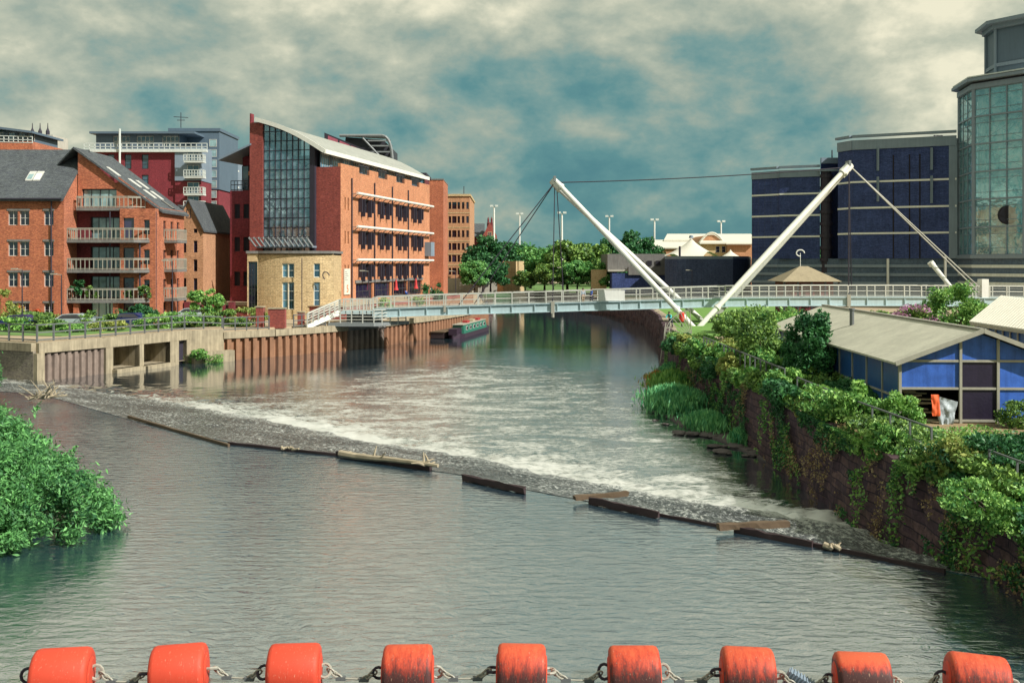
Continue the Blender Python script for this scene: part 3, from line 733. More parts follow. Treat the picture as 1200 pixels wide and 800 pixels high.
# balconies
for i, (zb, x1) in enumerate(((11.35, 8.2), (8.3, 8.2), (5.25, 8.2), (15.0-.35, 7.2))):
    y0 = 100.6 if i < 3 else 101.9
    xa = -45.0 if i < 3 else -44.6
    mb = MB(); xe = -45+x1
    mb.prism([(xa, y0), (xe-1.4, y0), (xe, y0+1.3), (xe, 103), (xa, 103)], zb-.3, zb)
    b = mb.build('balcony', 'concrete_dark', A)
    mat_ = 'rail_grey'
    pts = [(xa+.05, 103, zb), (xa+.05, y0+.05, zb), (xe-1.45, y0+.05, zb), (xe-.05, y0+1.35, zb), (xe-.05, 102.9, zb)] if i < 3 else [(xa+.05, 102.9, zb), (xa+.05, y0+.05, zb), (xe-1.5, y0+.05, zb), (xe-.1, 102.9, zb)]
    rb, ps = railing_mesh(pts, 1.15, .45, (1.0, .9, .1), .035)
    for p in ps: rb.box(p.x-.03, p.x+.03, p.y-.03, p.y+.03, p.z, p.z+1.15)
    rb.build('balcony_railing', mat_, b)
for zb in (11.35, 8.3, 5.25):
    mb = MB(); mb.box(-36.4, -35.0, 104.2, 107.2, zb-.25, zb); b = mb.build('balcony', 'concrete_dark', A)
    rb, ps = railing_mesh([(-36.4, 104.2, zb), (-35.05, 104.2, zb), (-35.05, 107.2, zb)], 1.15, .3, (1.0, .9, .1), .035)
    for p in ps: rb.box(p.x-.03, p.x+.03, p.y-.03, p.y+.03, p.z, p.z+1.15)
    rb.build('balcony_railing', 'rail_grey', b)
MB().tube((-37.9, 101.4, GZ), (-37.9, 101.4, 11.1), .09).build('balcony_column', 'dark_steel', A)
for x in (-44.2, -40.2): MB().box(x-.25, x+.25, 100.9, 101.4, GZ, 5.0).build('brick_column', 'brick_orange', A)
# potted plants on the balconies
for k, (px, py, D, r) in enumerate(((92, 348, 100.8, .9), (108, 349, 100.8, .6), (168, 349, 101.3, .7), (150, 349, 100.9, .35))):
    bush('balcony_plant', ['big trailing green plant at the left end of the lowest balcony', 'smaller bushy plant beside the trailing plant on the lowest balcony', 'leafy plant at the angled right end of the lowest balcony', 'small round plant low on the lowest balcony'][k],
         P(px, py, D), (r, r*.6, r*1.1), 420, .14, 'leaf_dark' if k == 0 else 'leaf_mid', 'plant', 'plants on the balconies', 40+k, 10, stems=2)
# ================================================================ gabled brick warehouses behind
W1 = thing('gabled_warehouse', 'tan brick gabled building with arched top window behind the balconied flats', 'building', (-37, 122, GZ))
W1M = T((PX(203, 118), 118, 0)) ; ww = (238-203)*118/FPX; zt = PZ(268, 118); za = PZ(234, 118)
f1 = [pw(px, py, 118, 4.5, h, PX(203, 118)) for px in (216, 229) for py, h in ((273, 12), (296, 14), (318, 14), (340, 14), (362, 12)) ]
shell(W1, W1M, ww, 14, GZ-.2, zt, 'brick_tan', f1)
MB().add([(0, 0, zt), (ww, 0, zt), (ww*.52, 0, za)], [(0, 1, 2)], W1M).build('gable', 'brick_tan', W1)
wins(W1, W1M, f1, nx=1, ny=2, fw=.05)
window(W1, W1M, ww*.52, PZ(256, 118), .5, 1.1, 1, 1, y=-.03)
mb = MB(); a_, b_, c_ = (-.2, -.3, zt-.2), (ww*.52, -.3, za+.1), (ww+.2, -.3, zt-.2)
mb.slab([W1M @ Vector(q) for q in (a_, b_, (b_[0], 14, b_[2]), (a_[0], 14, a_[2]))][::-1], .2); mb.slab([W1M @ Vector(q) for q in (b_, c_, (c_[0], 14, c_[2]), (b_[0], 14, b_[2]))][::-1], .2)
mb.build('roof', 'slate', W1)
W2 = thing('brick_warehouse', 'dark red brick warehouse with sunlit river side behind the gabled tan building', 'building', (-38, 135, GZ))
D2 = 128; xa = PX(232, D2); w2 = (257-232)*D2/FPX; W2M = T((xa, D2, 0)); z2 = PZ(258, D2)
f2 = [pw(244, py, D2, 6, 40 if py == 340 else 12, xa) for py in (340,)]
r2 = [(x, z, .8, 1.6) for x in (2.5, 6, 9.5) for z in (4.2, 7.2, 10.2, 12.4)]
shell(W2, W2M, w2, 12, GZ-.2, z2, 'brick_dark', f2, r2)
wins(W2, W2M, f2, nx=1, ny=3, pane='glass_dark'); wins(W2, side(W2M, w2), r2, nx=1, ny=2)
mb = MB(); mb.slab([(xa-2.5, D2-.3, PZ(240, D2)), (xa+w2+.3, D2-.3, z2-.1), (xa+w2+.3, D2+12.3, z2-.1), (xa-2.5, D2+12.3, PZ(240, D2))][::-1], .25)
mb.build('roof', 'slate', W2)
MB().add([(-2.4, 0, GZ), (0, 0, GZ), (0, 0, z2), (w2, 0, z2-.1), (-2.4, 0, PZ(240, D2)-.2)], [(0, 1, 2, 3, 4)], W2M @ T((0, .02, 0))).build('gable', 'brick_dark', W2)
# ================================================================ tower block behind
Tb = thing('tower_block', 'crimson brick apartment block with blue-grey clad top floors and white balconies behind the slate roofs', 'building', (-60, 172, GZ))
D3 = 170; xa = PX(100, D3); M3 = T((xa, D3, 0)); w3 = (206-100)*D3/FPX; z3 = PZ(176, D3)
f3 = [pw(px, py, D3, 8, 17, xa) for px, py in ((150, 198), (170, 198), (170, 222), (130, 198))]
shell(Tb, M3, w3, 16, GZ-.2, z3, 'brick_crimson', f3)
wins(Tb, M3, f3, nx=1, ny=3, pane='glass_blue', fw=.12)
mb = MB(); f3p = [pw(px, 171, D3, 20, 13, xa) for px in (130, 158, 188)]
shell(Tb, M3 @ T((1.2, 1.5, 0)), w3-1.2, 12, z3, PZ(156, D3), 'clad_blue', f3p, name='penthouse_wall')
wins(Tb, M3 @ T((1.2, 1.5, 0)), f3p, nx=4, ny=2, frame='frame_white', pane='glass_blue', fw=.12)
MB().box(.4, w3+3, .6, 14, PZ(156, D3), PZ(153.5, D3), M3).build('penthouse_roof', 'clad_blue', Tb)
def railpart(par, pts, h, gap, mat='clad_white', r=.05):
    rb, ps = railing_mesh(pts, h, gap, (1.0, .5, .08), r)
    for p in ps: rb.box(p.x-r, p.x+r, p.y-r, p.y+r, p.z, p.z+h)
    return rb.build('balcony_railing', mat, par)
railpart(Tb, [(xa, D3-.5, z3), (xa+w3+5.5, D3-.5, z3)], 1.1, .9)
MB().box(-.1, w3+5.5, -.8, 0, z3-.4, z3-.01, M3).build('balcony_slab', 'clad_white', Tb)
xb = PX(206, D3); wb = (236-206)*D3/FPX; Mb_ = T((xb, D3-.5, 0))
shell(Tb, Mb_, wb, 15, PZ(212, D3), PZ(172, D3), 'clad_grey', [], name='cladding')
shell(Tb, Mb_ @ T((0, .2, 0)), wb-.1, 14, GZ, PZ(212, D3), 'brick_crimson', [], name='lower_wall')
for py in (208, 190, 228, 244, 260):
    zz = PZ(py, D3)
    bb = MB().box(wb*.45, wb+.9, -1.4, .2, zz-.25, zz, Mb_).build('balcony', 'clad_white', Tb)
    railpart(bb, [(xb+wb*.45, D3-1.9, zz), (xb+wb+.85, D3-1.9, zz), (xb+wb+.85, D3-.5, zz)], 1.1, .5)
    window(Tb, Mb_, wb*.72, zz+.05, 2.0, 2.0, 2, 1, 'frame_white', 'glass_blue', y=-.06)
xt = PX(200, 176); Mt = T((xt, 176, 0)); wt_ = (257-200)*176/FPX
shell(Tb, Mt, wt_, 12, PZ(222, 176), PZ(154, 176), 'clad_blue', [], name='stair_tower')
shell(Tb, Mt @ T((0, .2, 0)), wt_-.2, 11, GZ, PZ(222, 176), 'brick_crimson', [], name='stair_tower_base')
MB().box(-.4, wt_+.2, -.2, 12.2, PZ(154, 176), PZ(150.5, 176), Mt).build('stair_tower_roof', 'clad_blue', Tb)
for k in range(8): window(Tb, Mt, wt_-1.1, PZ(172+k*12, 176), 1.3, 1.3, 1, 1, 'frame_white', 'glass_pale', y=-.06)
MB().tube((PX(143, D3), D3-1, PZ(215, D3)), (PX(143, D3), D3-1, PZ(152, D3)), .18).build('flue', 'clad_white', Tb)
an = MB(); ax = PX(212, 178); an.tube((ax, 178, PZ(150, 178)), (ax, 178, PZ(132, 178)), .07); an.bar((ax-1.3, 178, PZ(137, 178)), (ax+1.3, 178, PZ(138, 178)), .1); an.bar((ax-.7, 178, PZ(141, 178)), (ax+.7, 178, PZ(141, 178)), .1)
an.build('antenna', 'dark_steel', Tb)
# balconied block to its right
S2 = thing('balconied_flats', 'narrow pale flats with stacked white balconies between the clad tower and the glass-stair offices', 'building', (-60, 192, GZ))
Ms = T((PX(257, 190), 190, 0)); ws_ = 2.6
shell(S2, Ms, 3.5, 8, GZ, PZ(188, 190), 'clad_grey', [])
for k in range(6):
    zz = PZ(200+k*19, 190); bb = MB().box(0, 3.8, -1.3, 0, zz-.3, zz, Ms).build('balcony', 'clad_white', S2)
    o_ = PX(257, 190); railpart(bb, [(o_, 188.8, zz), (o_+3.8, 188.8, zz)], 1.1, .8)
    window(S2, Ms, 1.6, zz+.1, 2.2, 2.1, 2, 1, 'frame_dark', 'glass_blue', y=-.06)
# far left pale block
S3 = thing('pale_roof_terrace_block', 'pale grey top floors of a block showing over the slate roof at the far left', 'building', (-80, 168, GZ))
Dm = 165; xs_ = PX(-40, Dm); Mq = T((xs_, Dm, 0)); ws_ = (38+40)*Dm/FPX
shell(S3, Mq, ws_, 12, GZ, PZ(166, Dm), 'brick_orange', [])
fq = [pw(px, 164, Dm, 8, 10, xs_) for px in (-20, -5, 8, 20, 31)]
shell(S3, Mq @ T((0, 1.5, 0)), ws_-.6, 9, PZ(166, Dm), PZ(153, Dm), 'clad_blue', fq, name='top_floor_wall')
wins(S3, Mq @ T((0, 1.5, 0)), fq, nx=2, ny=1, frame='frame_white', pane='glass_blue')
MB().slab([Mq @ Vector(q) for q in ((-1, -.5, PZ(143, Dm)), (ws_+.2, -.5, PZ(154, Dm)), (ws_+.2, 11, PZ(154, Dm)), (-1, 11, PZ(143, Dm)))], .35).build('roof', 'clad_blue', S3)
railpart(S3, [(xs_, Dm, PZ(166, Dm)), (xs_+ws_, Dm, PZ(168, Dm))], 1.1, .8)
S4 = thing('roof_plant_block', 'pale concrete rooftop block with three dark vents above the slate roof', 'building', (-78, 180, GZ))
Mq = T((PX(36, 175), 175, 0)); shell(S4, Mq, 3.9, 6, GZ, PZ(158, 175), 'concrete_pale', [])
window(S4, Mq, 2.6, PZ(174, 175), .9, 1.2, 1, 1, 'frame_dark', 'glass_dark', y=-.05)
for k in range(3): MB().lathe([(.35, 0), (.35, .7), (.1, 1.3), (.05, 2.2)], (PX(38+k*9, 176), 176, PZ(158, 175)), 8).build('vent', 'dark_steel', S4)
# ================================================================ OFFICE BUILDING with the glass stair
OF = thing('riverside_office', 'orange brick office building with curved pale roof and tall glazed staircase beside the footbridge', 'building', (-24, 125, GZ))
ca, sa = .9727, -.2302
MM = T((-20.3, 118, 0)) @ RZ(math.degrees(math.atan2(sa, ca)))
TZ = 4.2; PZZ = 20.1
# terrace plinth
t = thing('terrace', 'raised quay terrace with low red brick retaining wall in front of the glass-stair offices', 'terrace', (-20, 112, GZ))
MB().box(-16, 4.2, -8.5, 36, GZ-.3, TZ, MM).build('retaining_wall', 'brick_red', t)
MB().box(-16.1, 4.3, -8.6, 36, TZ, TZ+.1, MM).build('paving', 'paving', t)
for (a, b, yy, z_) in ((-16, -6.8, -9.3, 3.4),(-7.5, -2.5, -10.2, 3.2)): MB().box(a, b, yy, -8.51, GZ-.2, z_, MM).build('planter_wall', 'brick_red', t)
# river facade
RF = side(MM, 0)   # origin near corner, x into depth
BC = [.221*33.9, .414*33.9, .617*33.9, .807*33.9]; rows = (17.35, 13.3, 9.25)
rwin = []
for zc in rows:
    for u in BC: rwin.append((u, zc-2.05, 3.3, 1.75))
    for u in (1.35, 2.3): rwin.append((u, zc-2.0, .35, 1.5))
gw = [(u, TZ+.25, 5.6, 2.0) for u in BC]
mb = MB(); mb.wall(RF, 0, 33.9, TZ, PZZ, holes_of(rwin+gw), .3)
# crenellated parapet gaps over each bay: raised pieces
ue = [0, BC[0]-1.7, BC[0]+1.7, BC[1]-1.7, BC[1]+1.7, BC[2]-1.7, BC[2]+1.7, BC[3]-1.7, BC[3]+1.7, 33.9]
for i in range(0, 10, 2): mb.box(ue[i], ue[i+1], 0, .35, PZZ, PZZ+.7, RF)
mb.wall(MM, -3.1, 0, TZ, PZZ+.3, (), .2)
mb.add([(33.9, 0, TZ), (33.9, 0, PZZ), (33.9, 12, PZZ), (33.9, 12, TZ)], [(0, 1, 2, 3)], RF)
mb.box(.002, 33.8, .01, 12, PZZ-.5, PZZ-.02, RF)
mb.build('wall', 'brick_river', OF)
mb = MB().wall(MM @ T((0, -.02, 0)), -3.1, -.02, TZ, PZZ+.3); mb.build('front_wall', 'brick_red', OF)  # darker red brick over the river brick, shade of this face in its colour
for zc in rows:
    for u in BC: window(OF, RF, u, zc-2.05, 3.3, 1.75, 5, 2, 'frame_dark', 'glass_dark', .09, .1)
    for u in (1.35, 2.3): window(OF, RF, u, zc-2.0, .35, 1.5, 1, 1, 'frame_dark', 'glass_dark', .05, .15)
    for u in BC:          # projecting fins beside the windows
        for s_ in (-1.95, -1.1, 1.1, 1.95): MB().box(u+s_-.09, u+s_+.09, -.55, -.02, zc-2.5+(.45 if abs(s_) > 1.5 else -.1), zc-.45, RF).build('window_fin', 'dark_steel', OF)
    MB().tube(RF @ Vector((3.4, -.75, zc+.12)), RF @ Vector((33.4, -.75, zc+.12)), .16).build('sunshade', 'white_paint', OF)
    for k in range(16):
        u = 3.8+k*29.2/15; mb = MB()
        mb.bar(RF @ Vector((u, 0, zc-.5)), RF @ Vector((u, -.75, zc+.1)), .09)
        mb.bar(RF @ Vector((u, 0, zc+.1)), RF @ Vector((u, -.75, zc+.1)), .07)
        mb.build('sunshade_bracket', 'grey_steel', OF)
for u, z_, w_, h_ in gw: window(OF, RF, u, z_, w_, h_, 4, 2, 'frame_dark', 'glass_dark', .14, .2)
MB().box(4.4, 30.5, -.12, -.003, TZ+2.3, TZ+2.65, RF).build('lintel_band', 'concrete_dark', OF)
for u in (3.2, 10.8, 17.4, 23.9): MB().tube(RF @ Vector((u, -.12, TZ)), RF @ Vector((u, -.12, PZZ-.8)), .085).build('drainpipe', 'dark_steel', OF)
mb = MB().box(31.5, 33.2, -1.0, 0, 10.0, 12.1, RF); mb.build('window_box', 'clad_grey', OF)
for u in BC:
    mb = MB()
    for k in range(9): mb.box(u-1.6+k*.4-.03, u-1.6+k*.4+.03, .05, .1, PZZ, PZZ+1.1, RF)
    mb.box(u-1.65, u+1.65, .04, .11, PZZ+1.0, PZZ+1.1, RF)
    mb.build('parapet_railing', 'frame_dark', OF)
# set-back top floor and curved roof (local coordinates of MM)
ph = [(k*3.3+1.6, PZZ+.1, 2.6, 1.9) for k in range(10)]
mb = MB(); mb.wall(MM @ T((-2.6, 0, 0)) @ RZ(90), 0, 37, PZZ-.2, 22.3, holes_of(ph), .2)
mb.build('top_floor_wall', 'clad_blue', OF)
for w_ in ph: window(OF, MM @ T((-2.6, 0, 0)) @ RZ(90), w_[0], w_[1], w_[2], w_[3], 4, 1, 'frame_white', 'glass_blue', .08, .1)
prof = []                         # x from the eave to the high edge; slightly arched
for k in range(11):
    t_ = k/10; prof.append((-1.0-9.9*t_, 21.9+(26.35-21.9)*t_+.55*math.sin(math.pi*t_)))
xe0, xe1 = prof[0][0]-1.45, prof[-1][0]
prof = [(-1.7-8.95*k/10-.0, 22.3+4.05*k/10+.5*math.sin(math.pi*k/10)) for k in range(11)]
mb = MB(); y0, y1 = -.9, 38.5
for j, yy in enumerate((y0, y1)):
    for (x, z) in prof: mb.v += [MM @ Vector((x, yy, z)), MM @ Vector((x, yy, z-.35))]
n = 22
for k in range(10):
    a = 2*k
    mb.f += [(a, a+n, a+n+2, a+2), (a+1, a+3, a+3+n, a+1+n), (a, a+2, a+3, a+1), (a+n, a+n+1, a+n+3, a+n+2)]
mb.f += [(0, 1, n+1, n), (20, 20+n, 21+n, 21)]
ro = mb.build('roof', 'roof_pale', OF)
mb = MB()
for k in range(10): mb.bar(MM @ Vector((prof[k][0], -.95, prof[k][1]-.1)), MM @ Vector((prof[k+1][0], -.95, prof[k+1][1]-.1)), .16, .5)
mb.build('roof_edge', 'white_paint', ro); MB().bar(MM @ Vector((-1.6, -1, 22.15)), MM @ Vector((-1.6, 38.5, 22.15)), .22, .5).build('gutter', 'white_paint', ro)
# glazed stair
gx0, gx1, gz0 = -9.75, -3.75, 9.8
def rtop(x):
    for k in range(10):
        if prof[k+1][0] <= x <= prof[k][0]:
            t_ = (prof[k][0]-x)/(prof[k][0]-prof[k+1][0]); return prof[k][1]+t_*(prof[k+1][1]-prof[k][1])-.45
    return prof[0][1]-.4 if x > prof[0][0] else prof[-1][1]-.4
GM = MM @ T((0, -.35, 0))
gl = MB().prism_xz([(gx0, gz0), (gx1, gz0), (gx1, rtop(gx1)), ((gx0+gx1)/2, rtop((gx0+gx1)/2)), (gx0, rtop(gx0))], 0, .04, GM).build('stair_glazing', 'glass_atrium', OF)
mb = MB(); nb_ = 8
for k in range(nb_+1):
    x = gx0+(gx1-gx0)*k/nb_; mb.box(x-.045, x+.045, -.09, .05, gz0, rtop(min(x, gx1)), GM)
z = gz0
while z < 25.5:
    xr = gx1
    while rtop(xr) < z and xr > gx0: xr -= .2
    if xr > gx0+.3: mb.box(gx0, xr, -.07, .03, z-.04, z+.04, GM)
    z += 1.15
mb.build('mullions', 'dark_steel', gl)
mb = MB().wall(MM @ T((0, 1.75, 0)), gx0-.02, gx1+.1, TZ, 22.0); mb.build('stairwell_wall', 'clad_white', OF)
MB().box(gx0+.2, gx0+2.0, 1.55, 1.74, 12.6, 24.5, MM).build('lift_shaft', 'clad_blue', OF)
mb = MB()
lv = [10.2, 14.2, 18.2, 21.4]
for k in range(3):
    za_, zb_ = lv[k], lv[k+1]; zm = (za_+zb_)/2
    for (p, q) in (((gx0+2.2, .5, za_), (gx1-.6, .5, zm)), ((gx1-.6, 1.15, zm), (gx0+2.2, 1.15, zb_))):
        p_, q_ = MM @ Vector(p), MM @ Vector(q); mb.bar(p_, q_, .6, .34)
        mb.bar(p_+Vector((0, 0, 1)), q_+Vector((0, 0, 1)), .1); mb.bar(p_+Vector((0, 0, .6)), q_+Vector((0, 0, .6)), .07)
    mb.box(gx1-1.3, gx1-.1, .2, 1.5, zm-.2, zm, MM); mb.box(gx0+.2, gx0+2.4, .2, 1.5, zb_-.2, zb_, MM)
    for j in range(6): mb.bar(MM @ Vector((gx0+.3+j*.4, .4, zb_)), MM @ Vector((gx0+.3+j*.4, .4, zb_+1.1)), .06)
    mb.bar(MM @ Vector((gx0+.2, .4, zb_+1.1)), MM @ Vector((gx0+2.4, .4, zb_+1.1)), .09)
mb.build('staircase', 'dark_steel', OF)
MB().box(gx0-1.75, gx0-.02, -.6, 10, TZ, 25.9, MM).build('brick_pier', 'brick_red', OF)
MB().box(gx1+.02, gx1+.65, -.5, 3, gz0, rtop(gx1)-.1, MM).build('steel_column', 'dark_steel', OF)
MB().box(gx0-.5, gx1+.7, -1.3, .3, gz0+1.0, gz0+1.2, MM).build('canopy_ledge', 'clad_grey', OF)
mb = MB()
for k in range(13):
    x = gx0-.6+k*(gx1-gx0+1.4)/12; mb.bar(MM @ Vector((x, -1.3, gz0+1.15)), MM @ Vector((x-.35, -2.3, gz0+2.2)), .07, .22)
mb.bar(MM @ Vector((gx0-.9, -2.2, gz0+2.15)), MM @ Vector((gx1+.7, -2.2, gz0+2.15)), .07)
mb.build('canopy_louvres', 'grey_steel', OF)
# left wing, its shade put into the purple brick colour
lx0, lx1 = -14.6, -11.4
lw = [(lx0+u, z, .75, 1.75) for z in (6.2, 10.4, 14.4) for u in (.95, 2.15)]
mb = MB(); mb.wall(MM @ T((0, .3, 0)), lx0, lx1, TZ-1.4, 17.8, holes_of(lw), .3)
mb.box(lx0, lx1, .31, 12, 17.5, 17.79, MM); mb.add([(lx0, .3, GZ), (lx0, 12, GZ), (lx0, 12, 17.8), (lx0, .3, 17.8)], [(0, 3, 2, 1)], MM)
mb.build('left_wing_wall', 'brick_crimson', OF)
wins(OF, MM @ T((0, .3, 0)), lw, nx=1, ny=1, frame='frame_dark', pane='black')
MB().box(lx0+.6, lx1+.6, 2.3, 12, 17.8, 22.2, MM).build('roof_terrace_wall', 'brick_crimson', OF)
window(OF, MM @ T((0, 2.3, 0)), lx1-.8, 18.0, 1.1, 2.3, 1, 1, 'frame_white', 'glass_dark', y=-.08); window(OF, MM @ T((0, 2.3, 0)), lx0+1.0, 18.0, .9, 3.0, 1, 1, 'frame_dark', 'glass_blue', y=-.08)
q = [MM @ Vector(v) for v in ((lx0-.9, -1.0, 21.6), (lx1+.1, -.7, 23.4), (lx1+.1, 12, 23.4), (lx0-.9, 12, 21.6))]
MB().slab(q, .22).build('wing_roof', 'clad_grey', OF)
rb, ps = railing_mesh([tuple(MM @ Vector((lx0, .5, 17.8))), tuple(MM @ Vector((lx1, .5, 17.8)))], 1.2, .45, (1, .6, .1), .04)
for p in ps: rb.box(p.x-.03, p.x+.03, p.y-.03, p.y+.03, p.z, p.z+1.2)
rb.build('terrace_railing', 'frame_dark', OF)
MB().box(gx0-1.76, gx0-1.6, -.55, .2, 25.9, 27.0, MM).build('chimney_fin', 'brick_crimson', OF)
# banner
bn = thing('wall_banner', 'tall cream banner with orange figure hanging on the office wall beside the stairs', 'banner', RF @ Vector((1.5, -.2, 6.6)))
bm_ = MB().box(.8, 2.6, -.14, -.02, 5.2, 8.3, RF).build('banner_sheet', 'canvas', bn)
M['mark_orange'] = plain('mark_orange', (.65, .16, .04), .6); M['mark_grey'] = plain('mark_grey', (.3, .3, .28), .6)
def curve_text(txt, size, Mw, mat, parent, name='lettering', ext=.01):
    cu = D_.curves.new(name, 'FONT'); cu.body = txt; cu.size = size; cu.extrude = ext; cu.align_x = 'CENTER'; cu.materials.append(M[mat])
    o = D_.objects.new('tmp', cu); C.objects.link(o); bpy.context.view_layer.update()
    me = D_.meshes.new_from_object(o.evaluated_get(bpy.context.evaluated_depsgraph_get())); D_.objects.remove(o); me.materials.clear(); me.materials.append(M[mat])
    return put(D_.objects.new(name, me), Mw @ Matrix.Rotation(R(90), 4, 'X'), parent)
curve_text('5', 1.25, RF @ T((1.7, -.17, 5.5)), 'mark_orange', bn)
mb = MB()
for k in range(5): mb.box(1.0, 1.5+.5*((k*7) % 3)/2, -.155, -.141, 7.9-.24*k, 7.98-.24*k, RF)
mb.build('printed_lines', 'mark_grey', bn)
# tan curved pavilion
PV = thing('curved_stone_pavilion', 'cream stone curved two-storey pavilion at the foot of the glass stair', 'building', (-24, 111, GZ))
Dp = 110.5; x0_, x1_ = PX(303, Dp), PX(391, Dp); ztop = PZ(297, Dp); seg = 12
xm = (x0_+x1_)/2; hw = (x1_-x0_)/2; bulge = .9
arc = [(xm+hw*(-1+2*k/seg), Dp-bulge*(1-(-1+2*k/seg)**2)) for k in range(seg+1)]
pvw = {}
mb = MB()
# choose the segments that carry windows
wcols = {4: 1, 5: 1, 9: 1}
for k in range(seg):
    a, b = Vector((*arc[k], 0)), Vector((*arc[k+1], 0)); L_ = (b-a).length
    Mx = T(a) @ RZ(math.degrees(math.atan2(b.y-a.y, b.x-a.x)))
    hs = []
    if k in (5, 9):
        hs = [(L_*.5, PZ(362, Dp), L_-.02, 3.0), (L_*.5, PZ(325, Dp), L_-.02, 1.55)]
    if k == 4: hs = [(L_*.5, PZ(362, Dp), L_-.02, 3.0), (L_*.5, PZ(325, Dp), L_-.02, 1.55)]
    mb.wall(Mx, 0, L_, GZ-.2, ztop, holes_of(hs), .25)
    for h_ in hs: window(PV, Mx, h_[0], h_[1], h_[2], h_[3], 1, 3 if h_[3] > 2 else 2, 'clad_white', 'glass_blue', .08, .12)
mb.prism(arc+[(x1_, Dp+5), (x0_, Dp+5)], ztop-.2, ztop-.003)
mb.add([(x1_, Dp, GZ), (x1_, Dp+5, GZ), (x1_, Dp+5, ztop), (x1_, Dp, ztop)], [(0, 1, 2, 3)])
mb.build('wall', 'stone_tan', PV)
MB().prism([(x-.0, y-.25) for x, y in arc]+[(x1_+.2, Dp+5), (PX(289, Dp), Dp+5), (PX(289, Dp), Dp-.3)], ztop, ztop+.28).build('coping', 'concrete_dark', PV)
gx = PX(290, Dp); Mx = T((gx, Dp-.1, 0)); w_ = x0_-gx
mb = MB().wall(Mx, 0, w_, GZ-.2, ztop, [(.12, w_-.1, GZ+.3, ztop-.9)], .3); mb.add([(0, 0, GZ), (0, 5, GZ), (0, 5, ztop), (0, 0, ztop)], [(0, 3, 2, 1)], Mx); mb.build('entrance_wall', 'stone_tan', PV)
window(PV, Mx, w_/2+.01, GZ+.3, w_-.22, ztop-GZ-1.2, 3, 4, 'frame_dark', 'glass_dark', .07, .15)
MB().tube((PX(354, 109), 108.9, GZ), (PX(354, 109), 108.9, ztop-.5), .05).build('drainpipe', 'dark_steel', PV)
sg = MB(); cx_, cz_ = PX(381, 109), PZ(323, 109)       # small curled iron emblem on the wall
sg.path([(cx_+.45*math.cos(a)*(1-.05*i), 109.1, cz_+.4*math.sin(a)) for i, a in enumerate([.4*j for j in range(12)])], .06, 5)
sg.build('wall_emblem', 'dark_steel', PV)
# ================================================================ arched-roof building behind the offices
G = thing('arched_roof_building', 'building with exposed curved steel roof trusses and pink panelled fascia behind the offices', 'building', (-30, 185, GZ))
Dg = 182; xa = PX(384, Dg); xb = PX(461, Dg)
shell(G, T((xa, Dg, 0)), xb-xa, 14, GZ, PZ(192, Dg), 'brick_tan', [])
mb = MB(); mb.slab([(xa-.5, Dg-.6, PZ(156, Dg)), (PX(452, Dg), Dg-.6, PZ(185, Dg)), (PX(452, Dg), Dg-.2, PZ(185, Dg)), (xa-.5, Dg-.2, PZ(156, Dg))], 1.7); mb.build('fascia', 'dark_steel', G)
M['pink_panel'] = plain('pink_panel', (.38, .1, .14), .5)
for k in range(5):
    t_ = .1+k*.2; x = xa+(PX(452, Dg)-xa)*t_; z = PZ(156, Dg)+(PZ(185, Dg)-PZ(156, Dg))*t_
    MB().slab([(x-.9, Dg-.63, z-.1), (x+.9, Dg-.63, z-.85), (x+.9, Dg-.6, z-.85), (x-.9, Dg-.6, z-.1)], 1.0).build('fascia_panel', 'pink_panel', G)
for dy in (0, 3, 6, 9, 12):
    pts = []
    for k in range(15):
        t_ = k/14; px = 398+62*math.sin(t_*math.pi/2)**.9; py = 159+ (38*max(0, (t_-.55)/.45)**2.2)
        pts.append(P(px, py, Dg+dy))
    mb = MB(); mb.path([tuple(p) for p in pts], .28, 6)
    q0 = P(425, 162, Dg+dy); q1 = P(456, 195, Dg+dy); mb.tube(q0, q1, .2, n=6)
    mb.build('roof_truss', 'grey_steel', G)
mb = MB()
for py, px in ((160, 452), (165, 457), (171, 459), (178, 460), (186, 460)): mb.bar(P(px-20, py, Dg), P(px-12, py, Dg+13), .3); mb.bar(P(px, py, Dg), P(px-2, py, Dg+13), .3); mb.bar(P(px-26, py, Dg), P(px, py, Dg), .25)
mb.build('purlins', 'grey_steel', G)
MB().slab([P(400, 158, Dg), P(450, 161, Dg), P(452, 162, Dg+13), P(402, 159, Dg+13)], .2).build('roof', 'grey_steel', G)
MB().prism_xz([(PX(400, Dg), PZ(192, Dg)), (PX(457, Dg), PZ(192, Dg)), (PX(457, Dg), PZ(172, Dg)), (PX(448, Dg), PZ(163, Dg)), (PX(404, Dg), PZ(160, Dg))], Dg+1, Dg+12).build('plant_room', 'frame_dark', G)
# grey plant roof and plain brick block beyond the offices
E1 = thing('plain_brick_block', 'tall windowless red brick block just beyond the offices', 'building', (-20, 165, GZ))
De = 172; xa = PX(492, De); shell(E1, T((xa, De, 0)), (519.5-492)*De/FPX, 12, GZ, PZ(211, De), 'brick_orange', [])
MB().box(xa-.1, xa+4.1, De-.1, De+12, PZ(211, De), PZ(209.5, De)).build('coping', 'concrete_dark', E1)
De = 160; xa = PX(470, De); x2 = PX(498, De); shell(E1, T((xa, De, 0)), x2-xa, 8, GZ, PZ(206, De), 'brick_dark', [(2.9, PZ(219, De), 1.8, 1.3)], name='upper_block')
window(E1, T((xa, De, 0)), 2.9, PZ(219, De), 1.8, 1.3, 2, 1, 'frame_white', 'glass_blue')
MB().box(xa-.6, x2+.3, De-.8, De+8.3, PZ(206, De), PZ(203, De)).build('flat_roof', 'dark_steel', E1)
